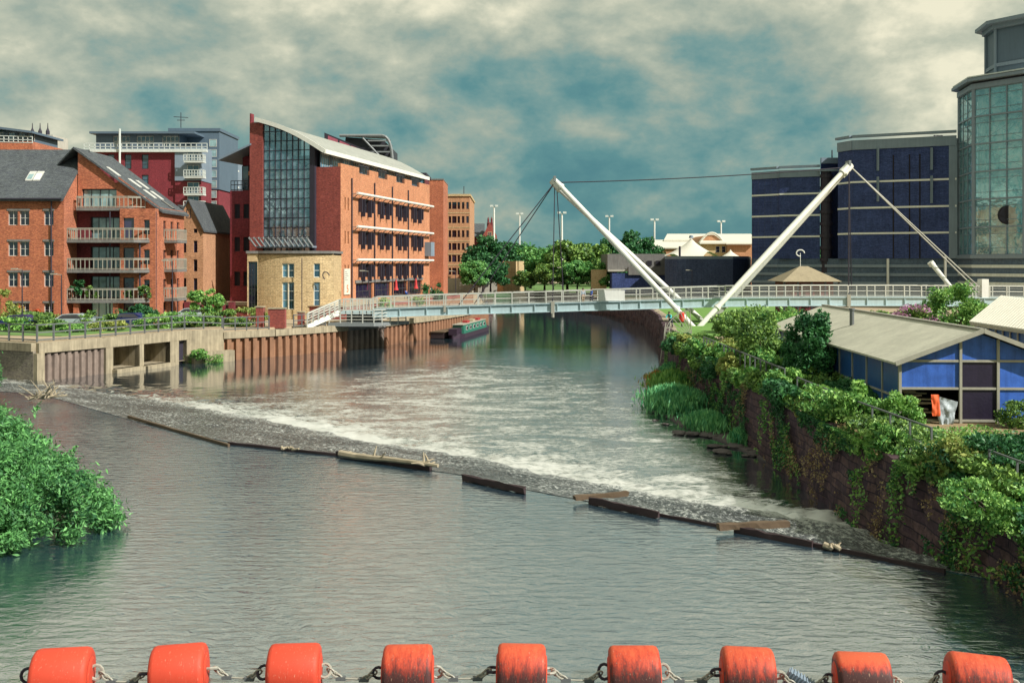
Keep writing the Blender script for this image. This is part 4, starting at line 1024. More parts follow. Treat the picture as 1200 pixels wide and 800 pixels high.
# mill
ML = thing('old_mill', 'six-storey tan brick mill with rows of small windows at the river bend', 'building', (-13, 255, GZ))
Dl = 215; xa = PX(519.5, Dl); wl = (550.5-519.5)*Dl/FPX; Mx = T((xa, Dl, 0))
fl = [((i+.5)*wl/6, PZ(y_, Dl), .55, 1.5) for i in range(6) for y_ in (245, 261.5, 278, 293, 307, 322)]
fl = [(x, z, .95 if i_//6 == 2 else w_, h_) for i_, (x, z, w_, h_) in enumerate(fl)]
shell(ML, Mx, wl, 26, GZ, PZ(230, Dl), 'brick_tan', fl, rev=.3)
wins(ML, Mx, fl, nx=1, ny=2, fw=.05)
mb = MB().box(-.2, wl+.2, -.25, 26, PZ(230, Dl), PZ(227.5, Dl), Mx)
for y_ in (250, 267, 283, 298, 311): mb.box(-.03, wl+.03, -.06, -.003, PZ(y_, Dl), PZ(y_-.9, Dl), Mx)
mb.build('cornice', 'stone_tan', ML)
MB().tube((xa+4.3, Dl+3, PZ(228, Dl)), (xa+4.3, Dl+3, PZ(217, Dl)), .08).build('antenna', 'dark_steel', ML)
MB().box(-1.5, wl+6, -6, -5.5, GZ-.2, PZ(326, Dl-6), Mx).build('yard_wall', 'concrete_pale', ML)
# ================================================================ FOOTBRIDGE
DB = 104.0
BR = thing('footbridge', 'pale blue-grey steel footbridge hung from two inclined white masts over the river', 'bridge', (10, DB, 2.8))
gk = [(437, 362.5), (500, 360), (600, 357), (680, 354.5), (750, 352.5), (850, 349.5), (950, 348.5), (1060, 348.5), (1200, 349.5), (1330, 351)]
top = [P(x, y, DB-1.6) for x, y in gk]
def gird(dy, h=.84):
    mb = MB()
    for i in range(len(top)-1):
        a, b = top[i]+Vector((0, dy, 0)), top[i+1]+Vector((0, dy, 0))
        for (p, q) in ((a, b),):
            mb.add([p, q, q-Vector((0, 0, h)), p-Vector((0, 0, h)), p+Vector((0, .25, 0)), q+Vector((0, .25, 0)), q+Vector((0, .25, -h)), p+Vector((0, .25, -h))],
                   [(0, 3, 2, 1), (4, 5, 6, 7), (0, 1, 5, 4), (3, 7, 6, 2)])
        n = max(2, int((b-a).length/1.9))
        for k in range(n):
            p = a.lerp(b, k/n); mb.box(p.x-.03, p.x+.03, p.y-.12, p.y, p.z-h, p.z)
        mb.bar(a+Vector((0, -.07, 0)), b+Vector((0, -.07, 0)), .16, .08); mb.bar(a+Vector((0, -.07, -h)), b+Vector((0, -.07, -h)), .16, .08)
    mb.add([top[0]+Vector((0, dy, 0)), top[0]+Vector((0, dy, -h)), top[0]+Vector((0, dy+.25, -h)), top[0]+Vector((0, dy+.25, 0))], [(0, 1, 2, 3)])
    return mb
gird(0).build('girder', 'girder', BR); gird(3.0).build('girder', 'girder', BR)
mb = MB()
for i in range(len(top)-1):
    a, b = top[i]+Vector((0, .3, -.25)), top[i+1]+Vector((0, .3, -.25))
    mb.slab([a, b, b+Vector((0, 2.6, 0)), a+Vector((0, 2.6, 0))], .15)
mb.build('deck', 'concrete_dark', BR)
DZ = lambda x: np.interp(x, [p.x for p in top], [p.z for p in top])
for dy in (.05, 3.1):
    pts = [p+Vector((0, dy, 0)) for p in top]
    rb, ps = railing_mesh(pts, 1.22, 1.78, (1.0,), .05)
    for f, q_ in ((.1, .03), (.52, .032), (.3, .012), (.76, .012)): rb2, _ = railing_mesh(pts, 1.22, 1.78, (f,), q_); b_ = len(rb.v); rb.v += rb2.v; rb.f += [tuple(i+b_ for i in f_) for f_ in rb2.f]
    r_ = rb.build('railing', 'rail_white', BR)
    ps = [p for p in ps if p.x < 54]
    put_posts(ps, 1.22, .055, 'rail_white', r_)
MB().box(20.0-2.5-8.6, 20-2.5-5.9, DB-1.62, DB-1.56, DZ(12)+.05, DZ(12)+1.1).build('railing_panel', 'white_band', BR)
# masts: each a pair of tubes joined at the tip, apart at the foot
tipL, tipR = P(650, 214, DB), P(994, 196, DB)
feet = [Vector((PX(816, 98), 98, PZ(384, 98))), Vector((PX(829, 108), 108, PZ(379, 108)))]
for tip, sg_ in ((tipL, -1), (tipR, 1)):
    t = BR; mast = MB()
    for k, f in enumerate(feet):
        f2 = f+Vector((sg_*.22, 0, 0)); tp = tip+Vector((sg_*(-.12+.24*k), -.36+.72*k, .1-.2*k))
        m1 = f2.lerp(tp, .5); mast.tube(f2, m1, .25, .30, 14); mast.tube(m1, tp, .30, .24, 14)
        for u in (.12, .96): q = f2.lerp(tp, u); d_ = (tp-f2).normalized(); mast.tube(q-d_*.12, q+d_*.12, .36, .36, 14)
        mo = mast.build('mast', 'white_paint', BR, smooth=False); mast = MB()
    d_ = (tip-feet[0]).normalized()
    MB().tube(tip-d_*.9, tip+d_*.35, .5, .42, 12).build('mast_head', 'white_paint', mo)
    MB().box(tip.x-.12, tip.x+.12, tip.y-.6, tip.y+.6, tip.z+.1, tip.z+.65).build('cable_lug', 'grey_steel', mo)
mb = MB()
for f in feet: MB().box(f.x-.9, f.x+.9, f.y-.7, f.y+.7, GZ-.9, f.z+.12).build('mast_footing', 'concrete_pale', BR)
def cable(a, b, r=.05, sag=0, name='cable', mat='dark_steel'):
    a, b = Vector(a), Vector(b); pts = [a.lerp(b, k/10)-Vector((0, 0, sag*4*(k/10)*(1-k/10))) for k in range(11)]
    return MB().path([tuple(p) for p in pts], r, 5).build(name, mat, BR)
cable(tipL, tipR, .055, .25)
for tgt, off in ((537, -1.5), (556, 1.5)): cable(tipL+Vector((0, off*.2, 0)), Vector((PX(tgt, DB+off), DB+off, DZ(PX(tgt, DB))+.1)), .055)
cable(tipL+Vector((0, -.3, 0)), (PX(647.5, DB-1.6), DB-1.6, DZ(4.3)), .05); cable(tipL+Vector((.2, .3, 0)), (PX(661, DB+1.6), DB+1.6, DZ(5)), .05)
cable(tipR+Vector((0, -.3, 0)), (PX(994.5, DB-1.6), DB-1.6, DZ(35)), .07); cable(tipR+Vector((.2, .3, 0)), (PX(998, DB+1.6), DB+1.6, DZ(35)), .05)
for k, dx in enumerate((0, .5)): cable(tipR+Vector((.3, 0, 0)), P(1142+k*6, 337, DB+k), .075, 0, 'backstay', 'rail_grey')
for x in (647.8, 994.5):
    mb = MB(); q = P(x, 357 if x < 700 else 349, DB-1.7); mb.box(q.x-.18, q.x+.18, q.y-.14, q.y+.0, q.z-.9, q.z+.35); mb.tube(q+Vector((0, 0, -1.3)), q+Vector((0, 0, -.9)), .16); mb.build('hanger_anchor', 'rail_grey', BR)
mb = MB(); mb.box(*[v for v in (PX(521, 102)-.12, PX(521, 102)+.12, 102.2, 102.4, PZ(366, 102), PZ(358, 102))])
mb.build('girder_lamp', 'rail_grey', BR)
# anchor props at the right end
mb = MB(); mb.tube(P(1092, 309, 106), P(1114, 336, 104), .26, .2, 10); mb.tube(P(1090, 307, 106), P(1093, 311, 106), .34, .34, 10); mb.build('anchor_strut', 'white_paint', BR)
MB().box(PX(1107, 108), PX(1109.3, 108), 108, 108.2, GZ, PZ(300, 108)).build('anchor_post', 'rail_grey', BR)
MB().box(PX(1147, 103), PX(1155, 103), 102.3, 103.3, DZ(48), PZ(327, 103)).build('anchor_block', 'white_band', BR)
# stairs and landing at the left end
lx = PX(437, 102); lz = top[0].z
LD = []
mb = MB().box(PX(399, 102.4), lx, 102.4, 105.4, lz-.5, lz-.2); mb.build('landing', 'girder', BR)
for yy in (102.45, 105.3):
    rb = MB()
    for f in (1.2, .95, .7, .45, .2): rb.bar((PX(397, 102.4), yy, lz-.2+f), (lx, yy, lz-.2+f), .05 if f < 1 else .09)
    for k in range(6): x = PX(397, 102.4)+(lx-PX(397, 102.4))*k/5; rb.box(x-.05, x+.05, yy-.05, yy+.05, lz-.5, lz+1.0)
    rb.build('landing_railing', 'rail_white', BR)
s0 = Vector((PX(360, 98.5), 98.5, 2.7)); s1 = Vector((PX(398, 102.4), 102.6, lz-.3)); wv = Vector((-.35, 2.1, 0))
st = MB(); n = 13
for k in range(n):
    p = s0.lerp(s1, (k+.5)/n); q = s0.lerp(s1, k/n)
    st.add([q, q+wv, q+wv+(s1-s0)/n*Vector((1, 1, 0)) if False else q+wv+Vector(((s1-s0).x/n, (s1-s0).y/n, 0)), q+Vector(((s1-s0).x/n, (s1-s0).y/n, 0)), q-Vector((0, 0, .18)), q+wv-Vector((0, 0, .18)), q+wv+Vector(((s1-s0).x/n, (s1-s0).y/n, -.18)), q+Vector(((s1-s0).x/n, (s1-s0).y/n, -.18))],
           [(0, 3, 2, 1), (4, 5, 6, 7), (0, 4, 7, 3), (0, 1, 5, 4), (1, 2, 6, 5), (2, 3, 7, 6)])
for o_ in (Vector((0, 0, -.05)), wv+Vector((0, 0, -.05))): st.bar(s0+o_, s1+o_, .08, .45)
st.build('stair_flight', 'white_paint', BR)
for o_ in (Vector((0, 0, 0)), wv):
    rb = MB()
    for f in (1.25, 1.0, .75, .5): rb.bar(s0+o_+Vector((0, 0, f)), s1+o_+Vector((0, 0, f)), .05 if f < 1.2 else .1)
    for k in range(7): p = s0.lerp(s1, k/6)+o_; rb.box(p.x-.05, p.x+.05, p.y-.05, p.y+.05, p.z-.1, p.z+1.25)
    rb.build('stair_railing', 'rail_white', BR)
# lower platform beside the stairs
px0, px1 = PX(384, 101), PX(438, 101)
MB().prism([(px0, 101.2), (px1, 101.0), (px1+3.2, 104.8), (px0+2, 105)], 2.55, 2.9).build('lower_platform', 'grey_steel', BR)
rb = MB()
pts_ = [(px0+.1, 101.3, 2.9), (px1, 101.1, 2.9), (px1+2.9, 104.4, 2.9)]
r2_, ps = railing_mesh(pts_, 1.3, 1.2, (1.0, .75, .5, .25), .035)
for p in ps: r2_.box(p.x-.05, p.x+.05, p.y-.05, p.y+.05, p.z-.3, p.z+1.3)
r2_.build('platform_railing', 'rail_white', BR)
MB().box(PX(405, 104), lx+.3, 104.5, 107, 2.6, lz-.5).build('abutment', 'concrete_dark', BR)
# ================================================================ FIGURES
def person(label, loc, face, pose='stand', top_='jacket_blue', bot='trousers_dark', h=1.74, group=None):
    """one continuous skinned body with fingers; clothes and hair are children"""
    k = h/1.74
    sit = pose == 'sit'; lean = pose == 'lean'
    hipz = .92*k if not sit else .47*k
    J = {}
    J['hip'] = (0, 0, hipz); fw = .0 if not lean else .38
    J['chest'] = (0, .02+fw*.6, hipz+.36*k-(.08 if lean else 0)); J['neck'] = (0, .01+fw, hipz+.54*k-(.16 if lean else 0)); J['head'] = (0, .03+fw*1.1, hipz+.66*k-(.16 if lean else 0)); J['crown'] = (0, .03+fw*1.15, hipz+.78*k-(.16 if lean else 0))
    E_ = [('hip', 'chest'), ('chest', 'neck'), ('neck', 'head'), ('head', 'crown')]
    rad = {'hip': .14, 'chest': .16, 'neck': .062, 'head': .095, 'crown': .075}
    for sx, s_ in ((-1, 'l'), (1, 'r')):
        nx, ny, nz = J['neck']
        J['sh'+s_] = (sx*.19, ny, nz-.05); J['el'+s_] = (sx*.25, ny+(.02 if pose == 'stand' else .2), nz-.33*k); J['wr'+s_] = (sx*.22, ny+(.10 if pose == 'stand' else .38), nz-.55*k+(.2 if pose != 'stand' else 0))
        w_ = Vector(J['wr'+s_]); dirn = (w_-Vector(J['el'+s_])).normalized(); J['pa'+s_] = tuple(w_+dirn*.08)
        E_ += [('chest', 'sh'+s_), ('sh'+s_, 'el'+s_), ('el'+s_, 'wr'+s_), ('wr'+s_, 'pa'+s_)]
        rad.update({'sh'+s_: .065, 'el'+s_: .045, 'wr'+s_: .03, 'pa'+s_: .032})
        for fi in range(5):
            o_ = Vector((0, (fi-1.5)*.02, 0)); L_ = (.07, .085, .08, .065, .05)[fi]
            a = Vector(J['pa'+s_])+o_*.9 if fi < 4 else w_+Vector((0, .03, 0)); d2 = dirn if fi < 4 else (dirn+Vector((0, .8, 0))).normalized()
            J[f'f{fi}{s_}'] = tuple(a+d2*L_*.6); J[f'g{fi}{s_}'] = tuple(a+d2*L_*.6+(d2+Vector((-sx*.6, 0, -.2))).normalized()*L_*.5)
            E_ += [(('pa' if fi < 4 else 'wr')+s_, f'f{fi}{s_}'), (f'f{fi}{s_}', f'g{fi}{s_}')]; rad.update({f'f{fi}{s_}': .009, f'g{fi}{s_}': .008})
        st_ = .07*sx
        if sit: J['kn'+s_] = (sx*.12, .45*k, .47*k); J['an'+s_] = (sx*.12, .42*k, .09); J['to'+s_] = (sx*.13, .6*k, .04)
        else: J['kn'+s_] = (sx*.11, .05+st_, .49*k); J['an'+s_] = (sx*.12, -.04+st_*1.8, .09); J['to'+s_] = (sx*.14, .13+st_*1.8, .04)
        J['th'+s_] = (sx*.10, 0, hipz-.06)
        E_ += [('hip', 'th'+s_), ('th'+s_, 'kn'+s_), ('kn'+s_, 'an'+s_), ('an'+s_, 'to'+s_)]
        rad.update({'th'+s_: .095, 'kn'+s_: .062, 'an'+s_: .045, 'to'+s_: .04})
    def skin(name, names, mat, grow, par, Mw):
        ns = [n_ for n_ in J if n_ in names]; ix = {n_: i for i, n_ in enumerate(ns)}
        me = D_.meshes.new(name); me.from_pydata([J[n_] for n_ in ns], [(ix[a], ix[b]) for a, b in E_ if a in ix and b in ix], [])
        me.materials.append(M[mat]); o = put(D_.objects.new(name, me), Mw, par)
        m = o.modifiers.new('skin', 'SKIN'); sl_ = me.skin_vertices[0].data if me.skin_vertices else None
        if sl_ is None: me.attributes; 
        for i, n_ in enumerate(ns):
            r_ = rad[n_]+(grow if rad[n_] > .02 else 0); me.skin_vertices[0].data[i].radius = (r_, r_*(.75 if n_ in ('chest', 'hip') else 1))
        me.skin_vertices[0].data[0].use_root = True
        o.modifiers.new('sub', 'SUBSURF').levels = 1; o.modifiers['sub'].render_levels = 1
        return o
    Mw = T(Vector(loc)) @ RZ(face)
    body = skin('person', set(J), 'skin', 0, None, Mw); tag(body, label, 'person', group)
    skin('jacket', {'hip', 'chest', 'shl', 'shr', 'ell', 'elr', 'wrl', 'wrr'} , top_, .022, body, Mw)
    skin('trousers', {'hip', 'thl', 'thr', 'knl', 'knr', 'anl', 'anr'}, bot, .02, body, Mw)
    skin('shoe', {'anl', 'tol'}, 'rubber', .012, body, Mw); skin('shoe', {'anr', 'tor'}, 'rubber', .012, body, Mw)
    hx = MB().lathe([(.03, -.02), (.1, 0), (.108, .06), (.08, .125), (.02, .15)], (J['head'][0], J['head'][1]-.02, J['head'][2]), 10)
    hx.v = [Mw @ v for v in hx.v]; hx.build('hair', 'hair', body, smooth=True)
    fx = MB(); hx_, hy_, hz_ = J['head']
    fx.add([(-.015, hy_+.085, hz_+.0), (.015, hy_+.085, hz_+.0), (0, hy_+.125, hz_-.005), (0, hy_+.09, hz_+.04)], [(0, 1, 2), (0, 2, 3), (1, 3, 2)], Mw)
    fx.build('nose', 'skin', body)
    ey = MB()
    for e_ in (-.032, .032): ey.box(e_-.01, e_+.01, hy_+.088, hy_+.097, hz_+.028, hz_+.04, Mw)
    ey.box(-.022, .022, hy_+.086, hy_+.094, hz_-.045, hz_-.037, Mw); ey.build('eyes_and_mouth', 'hair', body)
    return body
M['skin'] = plain('skin', (.5, .27, .18), .6, var=.1); M['hair'] = plain('hair', (.03, .02, .015), .7)
M['jacket_blue'] = plain('jacket_blue', (.03, .1, .4), .8); M['jacket_grey'] = plain('jacket_grey', (.3, .35, .4), .8)
M['jacket_teal'] = plain('jacket_teal', (.05, .4, .42), .8); M['jacket_white'] = plain('jacket_white', (.75, .72, .65), .8)
M['trousers_dark'] = plain('trousers_dark', (.03, .03, .06), .8); M['trousers_tan'] = plain('trousers_tan', (.3, .22, .14), .8)
person('person in a grey jacket standing on the footbridge, left of the pair by the railing', (PX(683, DB), DB-.2, DZ(PX(683, DB))-.25), 200, 'stand', 'jacket_grey', 'trousers_tan')
person('person in a blue jacket walking on the footbridge, right of the pair by the railing', (PX(693.5, DB), DB+.3, DZ(PX(693, DB))-.25), 100, 'stand', 'jacket_blue', 'trousers_dark', 1.72)
person('person in a teal jacket leaning at the edge of the right riverside path', (PX(786, 95), 95, GZ+.02), 150, 'lean', 'jacket_teal', 'trousers_dark')
# cafe terrace in front of the offices
def rf(u, off): v = RF @ Vector((u, off, TZ+.1)); return v
for k, (u, off, lab, jk) in enumerate(((13.5, -3.4, 'person in blue seated at the left outdoor table on the office terrace', 'jacket_blue'), (26, -2.8, 'person in white seated at the far right outdoor table on the office terrace', 'jacket_white'))):
    v = rf(u, off); person(lab, v, 250, 'sit', jk, 'trousers_dark')
    c_ = thing('terrace_chair', ['dark metal chair under the seated person in blue on the terrace', 'dark metal chair under the seated person in white on the terrace'][k], 'chair', v, 'cafe chairs')
    MB().box(-.22, .22, -.22, .22, .40, .44, T(v)).build('seat', 'dark_steel', c_)
    MB().box(-.22, .22, -.26, -.22, .44, .9, T(v) @ RZ(70)).build('backrest', 'dark_steel', c_)
    for i in (-.2, .2):
        for j in (-.2, .2): MB().box(i-.015, i+.015, j-.015, j+.015, 0, .4, T(v)).build('leg', 'dark_steel', c_)
for k, u in enumerate((11.5, 16.2, 21.0, 25.5)):
    v = rf(u-1.1, -3.0); t = thing('cafe_table', ['round dark outdoor table nearest the stairs on the office terrace', 'second round outdoor table from the stairs on the terrace', 'third round outdoor table from the stairs on the terrace', 'farthest round outdoor table on the office terrace'][k], 'table', v, 'cafe tables')
    MB().lathe([(.45, .72), (.45, .75)], v, 14).build('tabletop', 'wood', t); MB().lathe([(.25, 0), (.03, .05), (.03, .72)], v, 10).build('pedestal', 'dark_steel', t)
M['parasol_red'] = plain('parasol_red', (.55, .05, .05), .8)
for k, u in enumerate((14.4, 22.5)):
    v = rf(u, -1.7); t = thing('folded_parasol', ['left folded red parasol before the office ground-floor windows', 'right folded red parasol before the office ground-floor windows'][k], 'parasol', v, 'folded parasols')
    MB().tube(v, v+Vector((0, 0, 2.6)), .03).build('pole', 'dark_steel', t); MB().lathe([(.34, 1.1), (.2, 1.5), (.16, 2.1), (.05, 2.55)], v, 8).build('canopy', 'parasol_red', t)
# ================================================================ RIGHT BANK: wall, shed
RW = thing('river_wall', 'old dark stone river wall overgrown with ivy along the right bank', 'wall', (12, 50, 0))
rng = np.random.default_rng(5)
def rough_wall(path, ztop, zb=-.5, batter=.35, name='wall_face'):
    mb = MB(); st = []
    for i in range(len(path)-1):
        a, b = Vector((*path[i], 0)), Vector((*path[i+1], 0)); L_ = (b-a).length; n = max(1, int(L_/.45))
        for k in range(n): st.append((a.lerp(b, k/n), (b-a).normalized()))
    st.append((Vector((*path[-1], 0)), st[-1][1])); nz = 9
    for (p, d) in st:
        nr = Vector((-d.y, d.x, 0))
        zt_ = ztop(p.y) if callable(ztop) else ztop
        for j in range(nz+1):
            t_ = j/nz; z = zb+(zt_-zb)*t_
            o_ = nr*(batter*(1-t_)+.16*mn.noise(Vector((p.x*1.1, p.y*1.1, z*1.6)))+.07*mn.noise(Vector((p.x*4, p.y*4, z*4))))
            q = p+o_; mb.v.append(Vector((q.x, q.y, z+(.12*mn.noise(Vector((p.y*.7, 3, 0))) if j == nz else 0))))
    for i in range(len(st)-1):
        for j in range(nz): a = i*(nz+1)+j; mb.f.append((a, a+1, a+nz+2, a+nz+1))
    # inner top
    b0 = len(mb.v)
    for i, (p, d) in enumerate(st): q = mb.v[i*(nz+1)+nz]; nr = Vector((-d.y, d.x, 0)); mb.v.append(q-nr*.7)
    for i in range(len(st)-1): mb.f.append((i*(nz+1)+nz, b0+i, b0+i+1, (i+1)*(nz+1)+nz))
    return mb
RBp = [(11.9, -10), (11.9, 36), (11.8, 50), (12.1, 70), (13.3, 85), (15.4, 103), (17.3, 118), (19.3, 145), (18.3, 164), (14.9, 181), (8, 205), (4, 260)]
rough_wall(RBp[:6], lambda y: GZ+.12).build('wall_face', 'stone_wall', RW)
RW2 = thing('river_wall', 'dark brick river wall curving away beneath and beyond the footbridge on the right', 'wall', (18, 140, 0))
rough_wall(RBp[5:], GZ+.02, batter=.1).build('wall_face', 'stone_wall', RW2)
# blue shed, slightly turned
SH = thing('blue_shed', 'blue panelled glasshouse-like shed with long pale pitched roof on the right bank', 'shed', (18, 38.5, GZ))
SM = T((15.0, 38.5, GZ)) @ RZ(-2.2)
SW, SL, EH, RH = 6.05, 22.0, 2.42, 3.56
cols = [0, 2.3, 3.72, 6.05]
def zr(x): return EH+(RH-EH)*(1-abs(x-SW/2)/(SW/2))
# panels front
bars = [0.12, 1.36, 2.42]
k = 0
for i in range(3):
    a, b = cols[i], cols[i+1]
    for j in range(2):
        matn = 'shed_blue'
        if i == 1: matn = 'tarp'
        if i == 0 and j == 0: continue
        MB().box(a+.04, b-.04, .03, .06, bars[j]+.02, bars[j+1]-.02, SM).build('panel', matn, SH)
    pts = [(a+.04, bars[2]), (b-.04, bars[2]), (b-.04, zr(b-.04)-.08)]
    if a < SW/2 < b: pts.append((SW/2, RH-.08))
    pts.append((a+.04, zr(a+.04)-.08))
    MB().prism_xz(pts, .03, .06, SM).build('gable_panel', 'shed_blue', SH)
mb = MB()
for x in cols: mb.box(x-.05, x+.05, -.05, .08, 0, zr(x)-.05, SM)
for i in range(3):
    for z in bars: mb.box(cols[i]+.05, cols[i+1]-.05, -.03, .07, z-.045, z+.045, SM)
for j in range(1, 12):
    mb.box(-.05, .05, j*SL/11-.04, j*SL/11+.04, 0, EH, SM); 
mb.box(-.04, .04, .1, SL, .95, 1.03, SM); mb.box(-.04, .04, .1, SL, 0, .08, SM)
mb.build('frame', 'rail_grey', SH)
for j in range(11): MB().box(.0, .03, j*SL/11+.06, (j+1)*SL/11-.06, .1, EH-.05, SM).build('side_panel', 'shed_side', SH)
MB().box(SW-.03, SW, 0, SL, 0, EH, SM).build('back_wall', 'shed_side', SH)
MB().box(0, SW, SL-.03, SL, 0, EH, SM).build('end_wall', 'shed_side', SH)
MB().box(.1, SW-.1, 3.2, 3.25, 0, EH, SM).build('inner_partition', 'tarp', SH)
mb = MB()
g = lambda x, y, z: SM @ Vector((x, y, z))
mb.slab([g(-.28, -.35, EH-.06), g(SW/2, -.35, RH+.06), g(SW/2, SL, RH+.06), g(-.28, SL, EH-.06)][::-1], -.07) if False else None
mb.add([g(-.28, -.35, EH-.05), g(SW/2, -.35, RH+.08), g(SW/2, SL, RH+.08), g(-.28, SL, EH-.05), g(-.28, -.35, EH-.13), g(SW/2, -.35, RH), g(SW/2, SL, RH), g(-.28, SL, EH-.13)],
       [(0, 1, 2, 3), (7, 6, 5, 4), (0, 4, 5, 1), (0, 3, 7, 4), (3, 2, 6, 7)])
mb.add([g(SW+.28, -.35, EH-.05), g(SW/2, -.35, RH+.08), g(SW/2, SL, RH+.08), g(SW+.28, SL, EH-.05), g(SW+.28, -.35, EH-.13), g(SW/2, -.35, RH), g(SW/2, SL, RH), g(SW+.28, SL, EH-.13)],
       [(3, 2, 1, 0), (4, 5, 6, 7), (1, 5, 4, 0), (4, 7, 3, 0), (7, 6, 2, 3)])
ro = mb.build('roof', 'shed_roof', SH)
mb = MB(); mb.bar(g(-.3, -.38, EH-.08), g(SW/2, -.38, RH+.05), .07, .17); mb.bar(g(SW+.3, -.38, EH-.08), g(SW/2, -.38, RH+.05), .07, .17)
mb.bar(g(SW/2, -.35, RH+.1), g(SW/2, SL, RH+.1), .22, .06); mb.build('ridge_cap', 'rail_grey', ro)
mb = MB().tube(g(1.6, 11.5, 2.9), g(1.6, 11.5, 3.85), .11, n=10); mb.tube(g(1.6, 11.5, 3.83), g(1.6, 11.5, 3.93), .15, n=10); mb.build('flue', 'rail_dark', ro)
t = thing('torn_sheet', 'crumpled grey plastic sheet and orange netting in the open corner bay of the blue shed', 'sheet', g(1.7, .1, 0))
def cloth(x0, x1, y0, z0, z1, seed, amp=.16, nx=16, nz=12, slant=0):
    mb = MB()
    for i in range(nx+1):
        for j in range(nz+1):
            u, v = i/nx, j/nz; n_ = mn.noise(Vector((u*3+seed, v*3, 0)))+.5*mn.noise(Vector((u*8+seed, v*8, 2)))
            mb.v.append(g(x0+(x1-x0)*u+slant*(1-v)*(.5-u), y0+amp*n_-.15*(1-v), z0+(z1-z0)*v*(1-.25*u*(1 if slant else 0))))
    for i in range(nx):
        for j in range(nz): a = i*(nz+1)+j; mb.f.append((a, a+nz+1, a+nz+2, a+1))
    return mb
M['sheet_grey'] = plain('sheet_grey', (.35, .4, .42), .35, var=.3, scale=3, bstr=.6); M['net_orange'] = plain('net_orange', (.75, .12, .03), .7)
cloth(1.15, 2.15, -.12, .0, 1.15, 1, slant=.5).build('grey_sheet', 'sheet_grey', t, smooth=True)
cloth(1.1, 1.4, -.22, .35, 1.15, 7, .1, 8, 10).build('orange_netting', 'net_orange', t, smooth=True)
t = thing('junk_pile', 'pile of planks and pale boxes inside the open bay of the blue shed', 'junk', g(.8, .8, 0))
mb = MB(); rj = random.Random(3)
for k in range(12): x = rj.uniform(.25, 1.1); z = .1+k*.09; mb.bar(g(x-.4, .5+rj.random()*.4, z+rj.uniform(-.05, .1)), g(x+.5, .5+rj.random()*.4, z+rj.uniform(-.05, .1)), .12, .06)
mb.build('planks', 'wood_pale', t)
# second shed behind
S2 = thing('ribbed_shed', 'second shed with pale ribbed roof and glazed side at the right edge', 'shed', (32, 62, GZ))
A0, A1 = P(1137, 378, 62), P(1205, 388, 55); R0 = P(1174, 347.5, 71); R1 = P(1240, 355, 62)
n_ = (A1-A0).cross(R0-A0).normalized()
mb = MB().add([A0, A1, R1, R0], [(0, 1, 2, 3)]); mb.add([p-Vector((0, 0, .18)) for p in (A0, A1, R1, R0)], [(3, 2, 1, 0)])
mb.f += [(0, 4, 5, 1), (0, 3, 7, 4)]
off = R0-A0; B_0 = R0+Vector((off.x, off.y, -off.z)); off2 = R1-A1; B_1 = R1+Vector((off2.x, off2.y, -off2.z)); mb.add([R0, R1, B_1, B_0], [(0, 1, 2, 3)])
M['ribbed'] = corrugated_roof('ribbed', (.48, .46, .37), (.0, 0.0), 1)
ro = mb.build('roof', 'rail_grey', S2)
mb = MB()
for k in range(21):
    a, b = A0.lerp(A1, k/20)+Vector((0, 0, .04)), R0.lerp(R1, k/20)+Vector((0, 0, .04)); mb.bar(a, b, .12, .1)
mb.build('roof_ribs', 'canvas', ro)
i0 = A0+Vector((.4, .1, -.1)); i1 = A1+Vector((.4, .1, -.1))
MB().add([(i0.x, i0.y, GZ), (i1.x, i1.y, GZ), (i1.x, i1.y, i1.z), (i0.x, i0.y, i0.z)], [(0, 1, 2, 3)]).build('wall', 'shed_side', S2)
MB().add([(i0.x, i0.y, GZ), (i0.x, i0.y, i0.z), (R0.x, R0.y, R0.z-.1), (B_0.x, B_0.y, i0.z), (B_0.x, B_0.y, GZ)], [(0, 1, 2, 3, 4)]).build('gable_wall', 'shed_side', S2)
mb = MB()
for k in range(9):
    p = i0.lerp(i1, k/8)+Vector((-.05, -.02, 0)); mb.box(p.x-.04, p.x+.04, p.y-.04, p.y+.04, GZ, p.z)
mb.bar(Vector((i0.x-.05, i0.y, 4.1)), Vector((i1.x-.05, i1.y, 4.1)), .06); mb.build('glazing_bars', 'rail_grey', S2)
# broken railings on the bank
railing('bank_railing', 'rusty leaning tube railing on the bank top in front of the blue shed', [P(968, 470, 41)*1, Vector((12.7, 33, GZ+.15)), Vector((12.75, 29.6, GZ+.1))][1:] if False else [Vector((12.6, 44, GZ)), Vector((12.6, 36.5, GZ)), Vector((12.85, 30.5, GZ))], 1.15, 1.35, 'rail_dark', rels if False else 'railing', (1.0, .5), .025, .028)
railing('bank_railing', 'rusty tube railing nearest the camera above the ivy at the right edge', [Vector((12.75, 26.6, GZ+.05)), Vector((12.9, 22.5, GZ+.05)), Vector((13, 19, GZ))], 1.15, 1.6, 'rail_dark', 'railing', (1.0, .5), .022, .026)
railing('bank_railing', 'black railing half buried in bushes between the mast and the shed', [Vector((12.7, 66, GZ)), Vector((12.6, 55, GZ)), Vector((12.6, 46, GZ))], 1.3, 1.1, 'rail_dark', 'railing', (1.0, .1), .03, .03)
